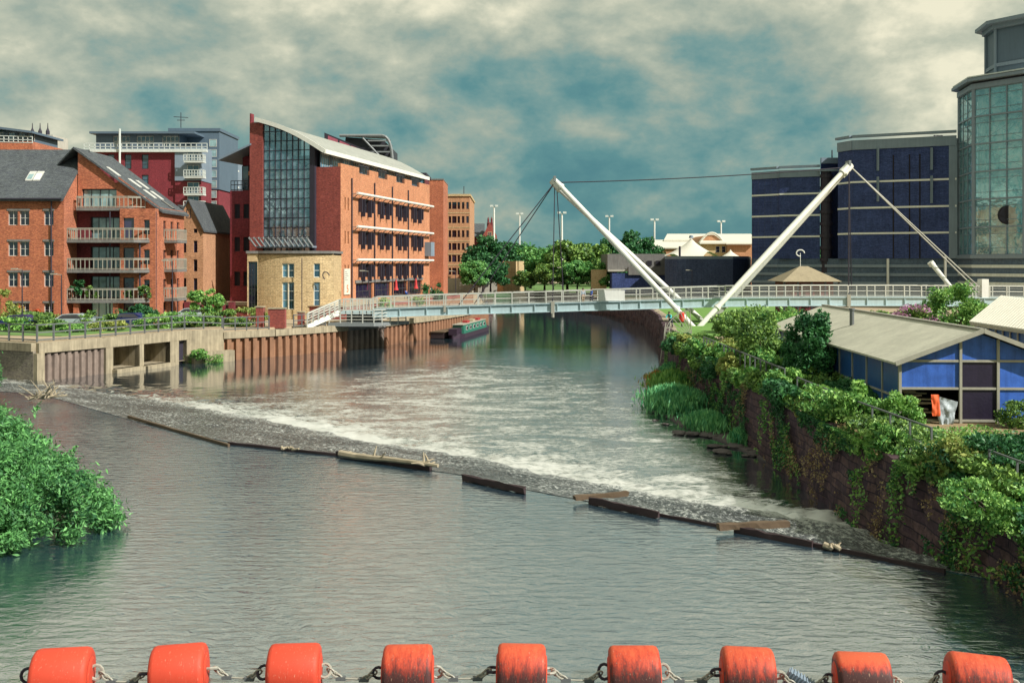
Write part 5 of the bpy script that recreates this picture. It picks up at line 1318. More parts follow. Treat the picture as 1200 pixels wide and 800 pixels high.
# fan gate of splayed bars at the end of the lawn
t = thing('fan_railing', 'fan of splayed pale bars blocking the bank edge below the lawn', 'railing', (14, 84, GZ))
mb = MB(); hub = Vector((14.9, 82.5, GZ+.0))
for k in range(15): a = R(95+k*10); mb.bar(hub, hub+Vector((math.cos(a)*2.3, -.2, math.sin(a)*2.3)), .05)
for k in range(14):
    a, b = R(95+k*10), R(105+k*10); mb.bar(hub+Vector((math.cos(a)*2.3, -.2, math.sin(a)*2.3)), hub+Vector((math.cos(b)*2.3, -.2, math.sin(b)*2.3)), .07)
mb.build('bars', 'rail_grey', t)
t = thing('life_ring_post', 'red life ring housing on a short post beside the mast foot', 'life ring', P(799, 384, 96))
b0 = Vector((PX(799, 96), 96, GZ)); MB().tube(b0, b0+Vector((0, 0, .7)), .05).build('post', 'dark_steel', t)
M['red_paint'] = plain('red_paint', (.62, .04, .03), .45)
MB().lathe([(.05, .5), (.22, .56), (.26, .7), (.26, 1.35), (.18, 1.5), (.05, 1.52)], b0, 14).build('housing', 'red_paint', t)
t = thing('access_ladder', 'pale ladder leaning from the right bank edge down to the water', 'ladder', P(776, 400, 88))
mb = MB(); a0, a1 = Vector((PX(776, 86), 86, .3)), Vector((PX(783, 88), 88, GZ+.9)); 
for o_ in (-.2, .2): mb.bar(a0+Vector((o_, 0, 0)), a1+Vector((o_, 0, 0)), .06)
for k in range(8): p = a0.lerp(a1, k/8); mb.bar(p+Vector((-.2, 0, 0)), p+Vector((.2, 0, 0)), .045)
mb.build('frame', 'rail_grey', t)
# ================================================================ museum, tower and things beyond on the right
MU = thing('museum_block', 'huge windowless navy brick museum with pale horizontal bands on the right', 'building', (55, 150, GZ))
foot = [(PX(881, 160), 160), (PX(912, 157), 157), (PX(913, 156.7), 156.4), (PX(961, 154), 154), (PX(962, 156), 157), (PX(981, 156), 156), (PX(982, 150), 150), (PX(999, 147), 147), (PX(1121, 141), 141), (PX(1140, 150), 150), (PX(1140, 190), 190), (PX(900, 200), 200)]
zL, zR = PZ(203, 158), PZ(168, 147)
bandsL = [PZ(228, 157), PZ(253, 157), PZ(277.5, 157)]; bandsR = [PZ(213, 146), PZ(243.5, 146), PZ(273.5, 146)]
def closed(pts, z0, z1, mat, name, par, off=0):
    c = Vector((sum(p[0] for p in pts)/len(pts), sum(p[1] for p in pts)/len(pts), 0))
    q = pts
    if off: q = [tuple((Vector((*p, 0))+(Vector((*p, 0))-c).normalized()*off)[:2]) for p in pts]
    return MB().prism(q, z0, z1).build(name, mat, par)
Lp = foot[:4]+[(PX(961, 180), 180), (PX(884, 190), 190)]; Rp = foot[6:10]+[(PX(1140, 190), 190), (PX(984, 190), 190)]
Mp = [(PX(961.5, 156), 156), (PX(983, 156), 156), (PX(983, 180), 180), (PX(961.5, 180), 180)]
bz = PZ(303, 150)
closed(Lp, bz, zL, 'brick_navy', 'left_wall', MU); closed(Mp, bz, PZ(190, 156), 'brick_navy', 'middle_wall', MU); closed(Rp, bz, zR, 'brick_navy', 'right_wall', MU)
closed([(PX(881, 160), 160), (PX(912, 157), 157), (PX(961, 154), 154), (PX(982, 151), 151), (PX(999, 147), 147), (PX(1118, 141.5), 141.5), (PX(1205, 138), 138), (PX(1300, 150), 150), (PX(1300, 190), 190), (PX(900, 200), 200)], GZ-.2, bz, 'brick_grey', 'base_wall', MU, .05)
def band(path, z, h, out, mat, par, name='band'):
    return ribbon([p for p in path], -.1, out, z-h/2, z+h/2).build(name, mat, par)
for z in bandsL: band(foot[:4], z, .27, .08, 'white_band', MU)
for z in bandsR: band(foot[6:9], z, .27, .08, 'white_band', MU)
basep = [(PX(881, 160), 160), (PX(912, 157), 157), (PX(961, 154), 154), (PX(982, 151), 151), (PX(999, 147), 147), (PX(1118, 141.5), 141.5), (PX(1200, 138), 138)]
for y_ in (311.5, 321.5, 331.5): band(basep, PZ(y_, 148), .42, .22, 'clad_grey', MU, 'base_band')
band(foot[:4], zL-.3, 1.1, .15, 'clad_grey', MU, 'parapet'); band(foot[:4], zL+.75, .35, .5, 'clad_grey', MU, 'roof_edge')
band(foot[6:9], zR-.3, 1.4, .18, 'clad_grey', MU, 'parapet'); band(foot[6:9], zR+.95, .35, .55, 'clad_grey', MU, 'roof_edge')
band([(PX(961.5, 155.5), 155.5), (PX(983, 155.5), 155.5)], PZ(189, 156), .9, .5, 'clad_grey', MU, 'roof_edge')
band([(PX(957, 153.5), 153.5), (PX(985, 153), 153)], PZ(200.5, 154), .3, .9, 'clad_grey', MU, 'roof_edge')
closed([(PX(1112, 141.3), 141.3), (PX(1122, 140.9), 140.9), (PX(1122, 150), 150), (PX(1112, 150), 150)], bz, zR, 'clad_grey', 'end_pier', MU)
mb = MB()
for px, a, b in ((1029, 173, 200), (1029, 207, 236), (1092, 173, 199), (1092, 206, 238)):
    d_ = 147+(px-999)*(141-147)/122-.35; mb.box(PX(px, d_)-.12, PX(px, d_)+.12, d_-.1, d_+.3, PZ(b, d_), PZ(a, d_))
mb.build('wall_slot', 'clad_grey', MU)
mb = MB()
for px in (1047, 1066, 1078): d_ = 147+(px-999)*(141-147)/122-.05; mb.box(PX(px, d_)-.1, PX(px, d_)+.1, d_-.05, d_+.3, bz, zR-2)
mb.build('wall_joint', 'black', MU)
mb = MB().tube((PX(968.5, 153.5), 153.5, PZ(320, 153)), (PX(968.5, 153.5), 153.5, PZ(200, 153)), .75, n=12)
for k in range(8): z = PZ(208+k*14, 153); mb.tube((PX(968.5, 153.5), 153.5, z), (PX(968.5, 153.5), 153.5, z+.5), .95, n=12)
mb.build('flue', 'dark_steel', MU)
mb = MB().tube((PX(1040, 144.6), 144.4, GZ), (PX(1040, 144.6), 144.4, PZ(303, 144)), .18, n=6); mb.build('downpipe', 'white_band', MU)
mb = MB()
for px in (1095, 1099, 1103): mb.tube((PX(px, 150), 150, zR), (PX(px, 150), 150, zR+1.6), .06, n=5)
mb.bar((PX(1094, 150), 150, zR+1.5), (PX(1105, 150), 150, zR+1.5), .1); mb.tube((PX(975, 157), 157, PZ(190, 157)), (PX(975, 157), 157, PZ(176, 157)), .1, n=5)
mb.build('rooftop_mast', 'dark_steel', MU)
# glass tower
TW = thing('glass_stair_tower', 'octagonal glass tower with steel frame and smaller drum on top at the right edge', 'tower', (73, 141, GZ))
Wf = 6.9; Rc = Wf/(2*math.sin(R(22.5))); c0 = Vector((PX(1141, 134.5), 134.5, 0))
# vertex between narrow left facet and the front facet is c0; front facet heads right at -? degrees
ang = R(27-90-22.5)   # direction from centre to that vertex, in plan
ang = R(-90-22.5-27+0)
# front facet normal turned 27 degrees left of the camera axis
phi = R(-144.6); cen = c0-Vector((math.cos(phi-R(22.5)), math.sin(phi-R(22.5)), 0))*Rc
oc = [cen+Vector((math.cos(phi-R(22.5)+k*R(45)), math.sin(phi-R(22.5)+k*R(45)), 0))*Rc for k in range(8)]
def octa(s_): return [(cen.x+(p.x-cen.x)*s_, cen.y+(p.y-cen.y)*s_) for p in oc]
zg0, zg1 = PZ(303, 134.5), PZ(105, 134.5)
MB().prism(octa(1.02), GZ-.2, zg0).build('base', 'brick_grey', TW)
MB().prism(octa(1.06), zg0, zg0+.5).build('base_coping', 'clad_grey', TW)
for y_ in (312, 322, 332): MB().prism(octa(1.035), PZ(y_, 134.5)-.2, PZ(y_, 134.5)+.2).build('base_band', 'clad_white', TW)
MB().prism(octa(1.04), zg1, PZ(99, 134.5)).build('cornice', 'clad_grey', TW); MB().prism(octa(1.12), PZ(96.5, 134.5), PZ(93, 134.5)).build('cornice', 'clad_grey', TW)
MB().prism(octa(1.0), PZ(99, 134.5), PZ(96.5, 134.5)).build('cornice', 'dark_steel', TW)
MB().prism(octa(1.1), PZ(92, 134.5), PZ(90.5, 134.5)).build('roof_rail', 'clad_white', TW)
for k in range(8):
    a, b = Vector(oc[k]), Vector(oc[(k+1) % 8])
    o = MB().add([(a.x, a.y, zg0+.5), (b.x, b.y, zg0+.5), (b.x, b.y, zg1), (a.x, a.y, zg1)], [(0, 1, 2, 3)]).build('glazing', 'glass_tower', TW)
    out = ((a+b)/2-cen).normalized()*.12; mb = MB()
    for i in (1, 2): p = a.lerp(b, i/3)+out; mb.box(p.x-.06, p.x+.06, p.y-.06, p.y+.06, zg0+.5, zg1)
    for i in range(7): z = zg0+.5+(zg1-zg0-.5)*i/6; mb.bar(Vector((a.x, a.y, z))+out, Vector((b.x, b.y, z))+out, .2 if i % 1 == 0 else .1)
    for i in range(12): z = zg0+.5+(zg1-zg0-.5)*(i+.5)/12; mb.bar(Vector((a.x, a.y, z))+out, Vector((b.x, b.y, z))+out, .06)
    for i in range(6):
        z0_, z1_ = zg0+.5+(zg1-zg0-.5)*i/6, zg0+.5+(zg1-zg0-.5)*(i+1)/6; ii = -out*5
        mb.bar(Vector((a.x, a.y, z0_))+ii, Vector((b.x, b.y, z1_))+ii, .07); mb.bar(Vector((b.x, b.y, z0_))+ii, Vector((a.x, a.y, z1_))+ii, .07)
    mb.build('mullions', 'clad_grey', o)
    MB().tube((a.x, a.y, zg0+.5), (a.x, a.y, zg1), .28, n=8).build('column', 'clad_grey', TW)
def innermat():
    s = NT('display_wall'); n = s.noise(s.pos((1, 1, .7)), .42, 6, .7, 1.2); n2 = s.noise(s.pos(), 1.4, 5, .7, .8)
    f = s.math('ADD', s.math('MULTIPLY', n, .7), s.math('MULTIPLY', n2, .45))
    c = s.ramp(f, [(.45, (.02, .05, .09)), (.50, (.15, .5, .52)), (.56, (.4, .8, .76)), (.62, (.95, .95, .88))])
    return s.done(s.bsdf(c, .4).outputs[0])
M['display_wall'] = innermat()
MB().prism(octa(.74), zg0, zg1-.2).build('inner_core', 'display_wall', TW)
mb = MB()
for i in range(1, 6): z = zg0+(zg1-zg0)*i/6; mb.prism(octa(.93), z-.15, z+.15) if i in (5,) else mb.prism(octa(.78), z-.15, z+.15)
mb.build('gallery_floor', 'clad_grey', TW)
MB().lathe([(1.25, 0), (1.25, .3)], (0, 0, 0), 18, 'Z', T(P(1180, 252, 130.9)) @ Matrix.Rotation(R(90), 4, 'X')).build('round_duct', 'black', TW)
MB().prism(octa(.61), PZ(93, 136), PZ(36, 136)).build('upper_drum', 'clad_blue', TW)
MB().prism(octa(.635), PZ(80, 136), PZ(76, 136)).build('drum_band', 'clad_grey', TW)
MB().prism(octa(.78), PZ(31, 136), PZ(27, 136)).build('drum_roof', 'clad_grey', TW); MB().prism(octa(.68), PZ(36, 136), PZ(31, 136)).build('drum_cornice', 'clad_grey', TW)
for k in range(8):
    a = Vector((*octa(.625)[k], 0)); MB().tube((a.x, a.y, PZ(93, 136)), (a.x, a.y, PZ(36, 136)), .2, n=6).build('drum_column', 'clad_grey', TW)
# hipped pavilion
HP = thing('hipped_pavilion', 'small kiosk with hipped tan roof and weather vane behind the footbridge', 'kiosk', (37, 118, GZ))
Dk = 118; ax_, bx_ = PX(917, Dk), PX(987, Dk); ez_ = PZ(330, Dk); az = PZ(315, Dk); mx = (ax_+bx_)/2; wz = (bx_-ax_)/2
mb = MB().add([(ax_, Dk, ez_), (bx_, Dk, ez_), (bx_, Dk+2*wz, ez_), (ax_, Dk+2*wz, ez_), (mx-.5, Dk+wz, az+.3), (mx+.5, Dk+wz, az+.3)], [(0, 1, 5, 4), (1, 2, 5), (2, 3, 4, 5), (3, 0, 4), (3, 2, 1, 0)])
mb.build('roof', 'roof_tan', HP)
MB().box(ax_+.8, bx_-.8, Dk+.8, Dk+2*wz-.8, GZ-.1, ez_).build('wall', 'brick_dark', HP)
mb = MB()
for i in range(5): x = ax_+.3+(bx_-ax_-.6)*i/4; mb.box(x-.1, x+.1, Dk+.2, Dk+.4, GZ-.1, ez_)
mb.build('posts', 'dark_steel', HP)
for i in range(4): window(HP, T((ax_+1.1, Dk+.8, 0)), .8+i*(bx_-ax_-2.6)/4, GZ+.9, .9, 1.1, 2, 1, 'frame_dark', 'glass_dark', y=-.07)
mb = MB(); vx = mx-.4; mb.tube((vx, Dk+wz, az), (vx, Dk+wz, az+1.9), .04)
mb.path([(vx+.5*math.cos(a), Dk+wz, az+1.9+.4*math.sin(a)) for a in [i*.6 for i in range(9)]], .07, 5); mb.build('weather_vane', 'white_band', HP)
# drum-fronted dark brick building, tent, pale sheds, concrete structure
DBd = thing('dark_drum_building', 'low navy brick building with rounded corner behind the left mast', 'building', (28, 170, GZ))
Dd = 172; z_ = PZ(303.5, Dd)
pr = [(PX(779, Dd+8), Dd+8)]+[(PX(779, Dd+4)+3.2*(1-math.cos(a)), Dd+4-4*math.sin(a)) for a in [i*R(15) for i in range(7)]]+[(PX(859, Dd), Dd), (PX(876, Dd+5), Dd+5), (PX(880, Dd+25), Dd+25), (PX(779, Dd+25), Dd+25)]
MB().prism(pr, GZ-.2, z_).build('wall', 'brick_slate', DBd); MB().prism(pr, z_+.002, z_+.5).build('coping', 'clad_grey', DBd)
CS = thing('concrete_car_park', 'weathered concrete low structure with dark openings left of the drum building', 'building', (20, 185, GZ))
Dc = 188
MB().box(PX(712, Dc), PX(779, Dc), Dc, Dc+14, PZ(316, Dc), PZ(297.5, Dc)).build('upper_deck', 'concrete_dark', CS)
MB().box(PX(713, Dc)-.2, PX(756, Dc), Dc-1.5, Dc, PZ(318, Dc), PZ(316, Dc)).build('ledge', 'concrete_pale', CS)
MB().box(PX(735, Dc), PX(779, Dc), Dc-2.2, Dc-.2, PZ(322, Dc), PZ(313, Dc)).build('stair_wall', 'concrete_dark', CS)
MB().box(PX(716, Dc), PX(779, Dc), Dc-1.8, Dc+3, GZ-.2, PZ(320, Dc)).build('lower_wall', 'brick_navy', CS)
for i, px in enumerate((716, 724, 748, 758, 768)): window(CS, T((0, Dc-.1, 0)), PX(px+3, Dc), PZ(316 if i < 2 else 311, Dc), .9, .9, 1, 1, 'frame_dark', 'black', y=-.06) if i >= 2 else None
MB().box(PX(694, Dc), PX(712, Dc), Dc+2, Dc+3, GZ, PZ(316, Dc)).build('side_wall', 'stone_tan', CS)
TT = thing('canvas_tent', 'cream tensile canopy with two masts rising above the drum building', 'tent', (35, 205, 3))
def tent(cx, cy, z0, z1, rx, ry, peaks, n=36, m=14):
    mb = MB()
    for j in range(m+1):
        r = j/m
        for i in range(n):
            a = 2*math.pi*i/n; sc_ = 1+.16*math.cos(4*a)
            x, y = r*rx*math.cos(a)*sc_, r*ry*math.sin(a)*sc_
            z = z0
            for (qx, qh, w_) in peaks:
                d_ = math.hypot(x-qx, y*1.2); z = max(z, z0+(z1-z0)*qh*max(0, 1-(d_/w_)**.62))
            mb.v.append(Vector((cx+x, cy+y, z-.4*math.cos(4*a)*r**4)))
    for j in range(m):
        for i in range(n): mb.f.append((j*n+i, j*n+(i+1) % n, (j+1)*n+(i+1) % n, (j+1)*n+i))
    return mb
Dt = 205; tx_ = PX(806, Dt)
tent(tx_, Dt, PZ(302, Dt), PZ(277, Dt), 6.2, 5, ((.7, 1, 6.6),)).build('canopy', 'canvas', TT, smooth=True)
MB().lathe([(.5, 0), (.4, .5), (.05, .6)], (tx_+.7, Dt, PZ(279, Dt)), 10).build('mast_cap', 'clad_grey', TT)
MB().tube((tx_-2.5, Dt-5, GZ), (tx_-2.5, Dt-5, PZ(289, Dt)), .22).build('mast', 'dark_steel', TT)
T2 = thing('canvas_tent', 'small cream canopy to the right of the large tent', 'tent', (45, 207, 3))
tent(PX(856, 208), 208, PZ(304, 208), PZ(292, 208), 2.6, 3.5, ((0, 1, 3.4),)).build('canopy', 'canvas', T2, smooth=True)
PB = thing('pale_roof_hall', 'long low cream roofed hall with arched gable behind the tent', 'building', (60, 265, GZ))
Dq = 262
for (a, b, y0_, y1_, mt) in ((745, 800, 307, 327, 0), (782, 880, 276, 300, 1), (824, 868, 284, 297, 2)): pass
MB().box(PX(742, Dq), PX(835, Dq), Dq, Dq+16, GZ, PZ(290, Dq)).build('wall', 'brick_tan', PB)
MB().slab([P(741, 290, Dq-.5), P(838, 290, Dq-.5), P(832, 281, Dq+16), P(742, 281, Dq+16)], .3).build('roof', 'canvas', PB)
MB().box(PX(780, 275), PX(885, 275), 275, 295, GZ, PZ(281, 275)).build('upper_wall', 'brick_tan', PB)
MB().slab([P(778, 281, 274), P(886, 281, 274), P(880, 274, 296), P(782, 274, 296)], .4).build('upper_roof', 'canvas', PB)
pa = [(PX(817, 255)+(PX(851, 255)-PX(817, 255))*i/12, PZ(290, 255)+(PZ(275, 255)-PZ(290, 255))*math.sin(math.pi*i/12)) for i in range(13)]
MB().prism_xz(pa, 255, 275).build('arched_gable', 'brick_tan', PB)
pb_ = [(x, z+.45) for x, z in pa]; mb = MB(); mb.path([(x, 254.8, z) for x, z in pb_], .3, 6); mb.build('gable_trim', 'canvas', PB)
MB().box(PX(822, 250), PX(858, 250), 250, 262, GZ, PZ(284, 250)).build('front_block', 'stone_tan', PB); MB().slab([P(820, 284.5, 249), P(860, 284.5, 249), P(856, 279, 262), P(824, 279, 262)], .3).build('front_roof', 'canvas', PB)
for i in range(6): window(PB, T((0, 250, 0)), PX(841+i*7, 250), PZ(296, 250), 1.0, 1.6, 1, 2, 'frame_white', 'glass_dark', y=-.07)
MB().box(PX(853, 248), PX(880, 248), 248.2, 262, GZ, PZ(285, 248)).build('side_block', 'brick_tan', PB); MB().slab([P(851, 285, 247), P(884, 285, 247), P(882, 279, 262), P(858, 279, 262)], .3).build('side_roof', 'canvas', PB)
# church
CH = thing('church', 'small dark gothic church with pinnacles above the trees beyond the mill', 'church', (-10, 345, GZ))
Dh = 330; MB().box(PX(551, Dh), PX(580, Dh), Dh+4, Dh+14, GZ, PZ(277, Dh)).build('nave', 'brick_dark', CH)
MB().prism_xz([(PX(566, Dh), PZ(290, Dh)), (PX(582, Dh), PZ(290, Dh)), (PX(582, Dh), PZ(276, Dh)), (PX(574, Dh), PZ(260, Dh)), (PX(566, Dh), PZ(276, Dh))], Dh, Dh+4).build('gable', 'brick_red', CH)
MB().slab([P(550, 277, Dh+3), P(568, 277, Dh+3), P(568, 262, Dh+9), P(550, 262, Dh+9)], .3).build('roof', 'slate', CH)
for px in (572, 576): MB().lathe([(.45, 0), (.45, 2), (.3, 2.2), (.3, 3.2), (.05, 4.0)], (PX(px, Dh), Dh+2, PZ(268, Dh)), 8).build('pinnacle', 'brick_dark', CH)
window(CH, T((0, Dh, 0)), PX(574, Dh), PZ(283, Dh), 1.4, 3.2, 2, 1, 'stone_tan', 'glass_dark', .15, y=-.08)
# retaining wall and tall poles
RT = thing('curved_retaining_wall', 'tan stone curved retaining wall among the trees across the water', 'wall', (-3, 205, GZ))
mb = MB()
for i in range(8): pass
ribbon([(PX(583, 222), 222), (PX(592, 216), 216), (PX(606, 214), 214), (PX(612, 220), 220)], -.5, .4, GZ-.2, PZ(306, 216)).build('wall_face', 'stone_tan', RT)
lamp_l = ['far tall white floodlight pole with two heads nearest the church', 'tall thin white light pole seen through the left bridge cables', 'tall white light pole just right of the vertical bridge cables', 'tall white light pole touching the left mast from behind', 'tall white light pole above the evergreen trees right of the mast', 'rightmost tall white light pole over the pale roofed hall']
for k, (px, py, Dn) in enumerate(((579, 242, 300), (609, 251, 330), (658.5, 250, 270), (714, 254, 300), (767, 258, 290), (845, 260, 300))):
    x = PX(px, Dn); zt_ = PZ(py, Dn); t = thing('light_pole', lamp_l[k], 'light pole', (x, Dn, GZ), 'tall white light poles')
    MB().tube((x, Dn, GZ), (x, Dn, zt_), .38 if k in (0, 2) else .25, .22, 8).build('pole', 'white_band', t)
    for s_ in (-1, 1): MB().box(x+s_*.75-.45, x+s_*.75+.45, Dn-.4, Dn+.3, zt_-.1, zt_+.45).build('lamp_head', 'clad_white', t)
def street_lamp(label, px, pyt, Dn, pyb=None, mat='dark_steel', arms=1):
    x = PX(px, Dn); zt_ = PZ(pyt, Dn); t = thing('street_lamp', label, 'street lamp', (x, Dn, GZ), 'street lamps along the quays')
    MB().tube((x, Dn, GZ), (x, Dn, zt_), .07, .045, 8).build('post', mat, t)
    mb = MB(); mb.bar((x, Dn, zt_), (x-.6, Dn, zt_+.08), .06); mb.box(x-1.0, x-.45, Dn-.14, Dn+.14, zt_+.02, zt_+.14); mb.build('lamp_head', 'rail_grey', t)
street_lamp('street lamp in front of the brick flats, left of the corner', 26, 316, 93)
street_lamp('street lamp at the sunlit corner of the brick flats', 72, 322, 95)
street_lamp('tall street lamp between the balconied flats and the warehouses', 202, 306, 96)
street_lamp('street lamp on the office terrace', 432, 318, 113)
street_lamp('street lamp on the far end of the office terrace', 534, 318, 150)
street_lamp('thin lamp post beneath the vertical bridge cables across the water', 659, 314, 190)
street_lamp('thin lamp post in front of the dark drum building', 811, 317, 160)
# ================================================================ boats
def lo(xs_, prof_): pass
NB = thing('narrowboat', 'green and red canal narrowboat moored against the rusty sheet piling', 'boat', (-4.2, 140, 0))
BM = T((-7.0, 117.5, 0)) @ RZ(79)       # local x runs along the hull
Lb, hb = 17.0, 1.05
mb = MB(); secs = [(0, .1, .75), (.8, .75, .55), (2.2, 1.0, .5), (Lb-2.5, 1.0, .5), (Lb-.6, .85, .55), (Lb, .5, .65)]
for (x, w_, z) in secs: mb.v += [BM @ Vector(q) for q in ((x, -w_*.85, -.2), (x, -w_, z), (x, w_, z), (x, w_*.85, -.2))]
for i in range(len(secs)-1):
    a = 4*i
    for j in range(4): mb.f.append((a+j, a+(j+1) % 4, a+4+(j+1) % 4, a+4+j))
mb.f += [(0, 1, 2, 3), tuple(reversed(range(len(mb.v)-4, len(mb.v))))]
M['boat_black'] = plain('boat_black', (.03, .015, .03), .5); M['boat_green'] = plain('boat_green', (.03, .16, .11), .4); M['boat_red'] = plain('boat_red', (.35, .04, .04), .5)
mb.build('hull', 'boat_black', NB)
MB().add([(2.4, -.8, .5), (15, -.8, .5), (15, .8, .5), (2.4, .8, .5), (2.6, -.66, 1.5), (14.8, -.66, 1.5), (14.8, .66, 1.5), (2.6, .66, 1.5)], [(0, 1, 5, 4), (1, 2, 6, 5), (2, 3, 7, 6), (3, 0, 4, 7), (4, 5, 6, 7)], BM).build('cabin', 'boat_green', NB)
MB().box(2.4, 15, -.7, .7, 1.5, 1.58, BM).build('cabin_roof', 'rail_grey', NB)
for k in range(6):
    w_ = MB().box(3.6+k*1.9, 4.5+k*1.9, -.79, -.73, .85, 1.3, BM).build('window', 'frame_white', NB); MB().box(3.7+k*1.9, 4.4+k*1.9, -.8, -.792, .9, 1.25, BM).build('pane', 'glass_dark', w_)
for k in range(3): MB().box(6+k*3, 7.4+k*3, -.3, .3, 1.58, 1.85, BM).build('roof_box', ['boat_red', 'wood_pale', 'boat_red'][k], NB)
MB().box(-.02, 2.4, -.5, .5, .5, 1.2, BM).build('bow_canopy', 'boat_black', NB)
PT = thing('pontoon', 'low dark timber pontoon just left of the narrowboat', 'pontoon', (-8, 124, 0))
PM = T((-9.9, 118.3, 0)) @ RZ(75); MB().box(0, 8, -1.9, -.3, .05, .75, PM).build('float', 'wood_dark', PT); MB().box(-.1, 8.1, -2, -.2, .75, .85, PM).build('decking', 'wood', PT)
GW = thing('gangway', 'sloping grey gangway from the quay to the moorings', 'gangway', (-4, 148, 1.5))
mb = MB()
for o_ in (0, 1.1): 
    a, b = Vector((PX(555, 152), 152+o_, 1.0)), Vector((PX(570, 149), 149+o_, 3.6)); mb.bar(a, b, .1, .22); mb.bar(a+Vector((0, 0, 1)), b+Vector((0, 0, 1)), .08)
    for k in range(5): p = a.lerp(b, k/4); mb.bar(p, p+Vector((0, 0, 1)), .06)
mb.build('frame', 'rail_grey', GW)
# ================================================================ cars
def car(label, loc, rot, paint, est=False):
    t = thing('parked_car', label, 'car', (0, 0, 0), 'cars parked behind the promenade'); I = Matrix()
    prof_ = [(-2.1, .3), (-2.15, .62), (-2.05, .85), (-1.1, .95), (-.45, 1.38), (.95, 1.42), (1.75, 1.02), (2.1, .9), (2.15, .35)]
    mb = MB(); n = len(prof_)
    for s_ in (-1, 1):
        for (x, z) in prof_: mb.v.append(Vector((x, s_*(.86 if z < 1.0 else .66), z)))
    tri = geometry.tessellate_polygon([[Vector((x, z, 0)) for x, z in prof_]])
    mb.f = [tuple(q) for q in tri]+[tuple(i+n for i in reversed(q)) for q in tri]+[(i, (i+1) % n, (i+1) % n+n, i+n) for i in range(n)]
    mb.build('body', paint, t)
    for s_ in (-1, 1):
        MB().add([(-.95, s_*.83, .98), (-.42, s_*.69, 1.33), (.9, s_*.69, 1.36), (1.45, s_*.82, 1.02)], [(0, 1, 2, 3)]).build('side_window', 'glass_dark', t)
        for x in (-1.3, 1.35):
            wv_ = MB().lathe([(.31, -.1), (.31, .1)], (0, 0, 0), 14, 'Z', T((x, s_*.8, .31)) @ Matrix.Rotation(R(90), 4, 'X')).build('wheel', 'rubber', t)
            MB().lathe([(.17, -.115), (.17, .115)], (0, 0, 0), 10, 'Z', T((x, s_*.8, .31)) @ Matrix.Rotation(R(90), 4, 'X')).build('rim', 'clad_grey', wv_)
        MB().box(-2.17, -2.1, s_*.65-.18, s_*.65+.18, .62, .78).build('headlight', 'glass_pale', t)
    MB().add([(-1.07, -.72, .99), (-1.07, .72, .99), (-.49, .6, 1.36), (-.49, -.6, 1.36)], [(0, 1, 2, 3)]).build('windscreen', 'glass_dark', t)
    t.matrix_basis = T(Vector(loc)) @ RZ(rot); WM[t.name] = t.matrix_basis.copy(); return t
M['car_navy'] = plain('car_navy', (.02, .03, .12), .25, var=.1); M['car_silver'] = plain('car_silver', (.35, .42, .42), .25, var=.1); M['car_dark'] = plain('car_dark', (.04, .06, .08), .25, var=.1)
car('navy car parked behind the hedge nearest the left edge of the promenade', (PX(20, 92), 92, GZ), 4, 'car_navy')
car('silver car parked behind the promenade railing by the sunlit house corner', (PX(82, 94), 94, GZ), 3, 'car_silver')
car('blue car parked below the balconies', (PX(150, 95.5), 95.5, GZ), -4, 'car_navy')
car('dark teal car parked by the gabled warehouses', (PX(222, 106), 106, GZ), 8, 'car_silver')
# yard wall and gate piers in front of the warehouses
GP = thing('yard_railing', 'row of dark brick piers with iron railings before the gabled warehouses', 'fence', (PX(240, 110), 110, GZ))
for k in range(7):
    x = PX(208+k*10.5, 110); MB().box(x-.3, x+.3, 110, 110.6, GZ-.1, GZ+1.9).build('pier', 'brick_dark', GP)
    if k < 6:
        mb = MB(); x2 = PX(208+(k+1)*10.5, 110)
        for j in range(7): xx = x+.3+(x2-x-.6)*j/6; mb.box(xx-.015, xx+.015, 110.3, 110.33, GZ, GZ+1.6)
        mb.bar((x+.3, 110.31, GZ+1.5), (x2-.3, 110.31, GZ+1.5), .05); mb.build('iron_bars', 'dark_steel', GP)
BT = thing('picnic_bench', 'grey garden table with benches under the lowest balcony', 'bench', (PX(112, 99.5), 99.5, GZ))
bx_ = PX(112, 99.5); MB().box(bx_-1.1, bx_+1.1, 99.2, 100, GZ+.72, GZ+.78).build('tabletop', 'clad_grey', BT)
for dy in (-.75, .75): MB().box(bx_-1.1, bx_+1.1, 99.6+dy-.15, 99.6+dy+.15, GZ+.42, GZ+.47).build('seat', 'clad_grey', BT)
for dx in (-.9, .9): MB().bar((bx_+dx, 98.8, GZ), (bx_+dx, 100.4, GZ+.75), .08).build('leg', 'clad_grey', BT); 
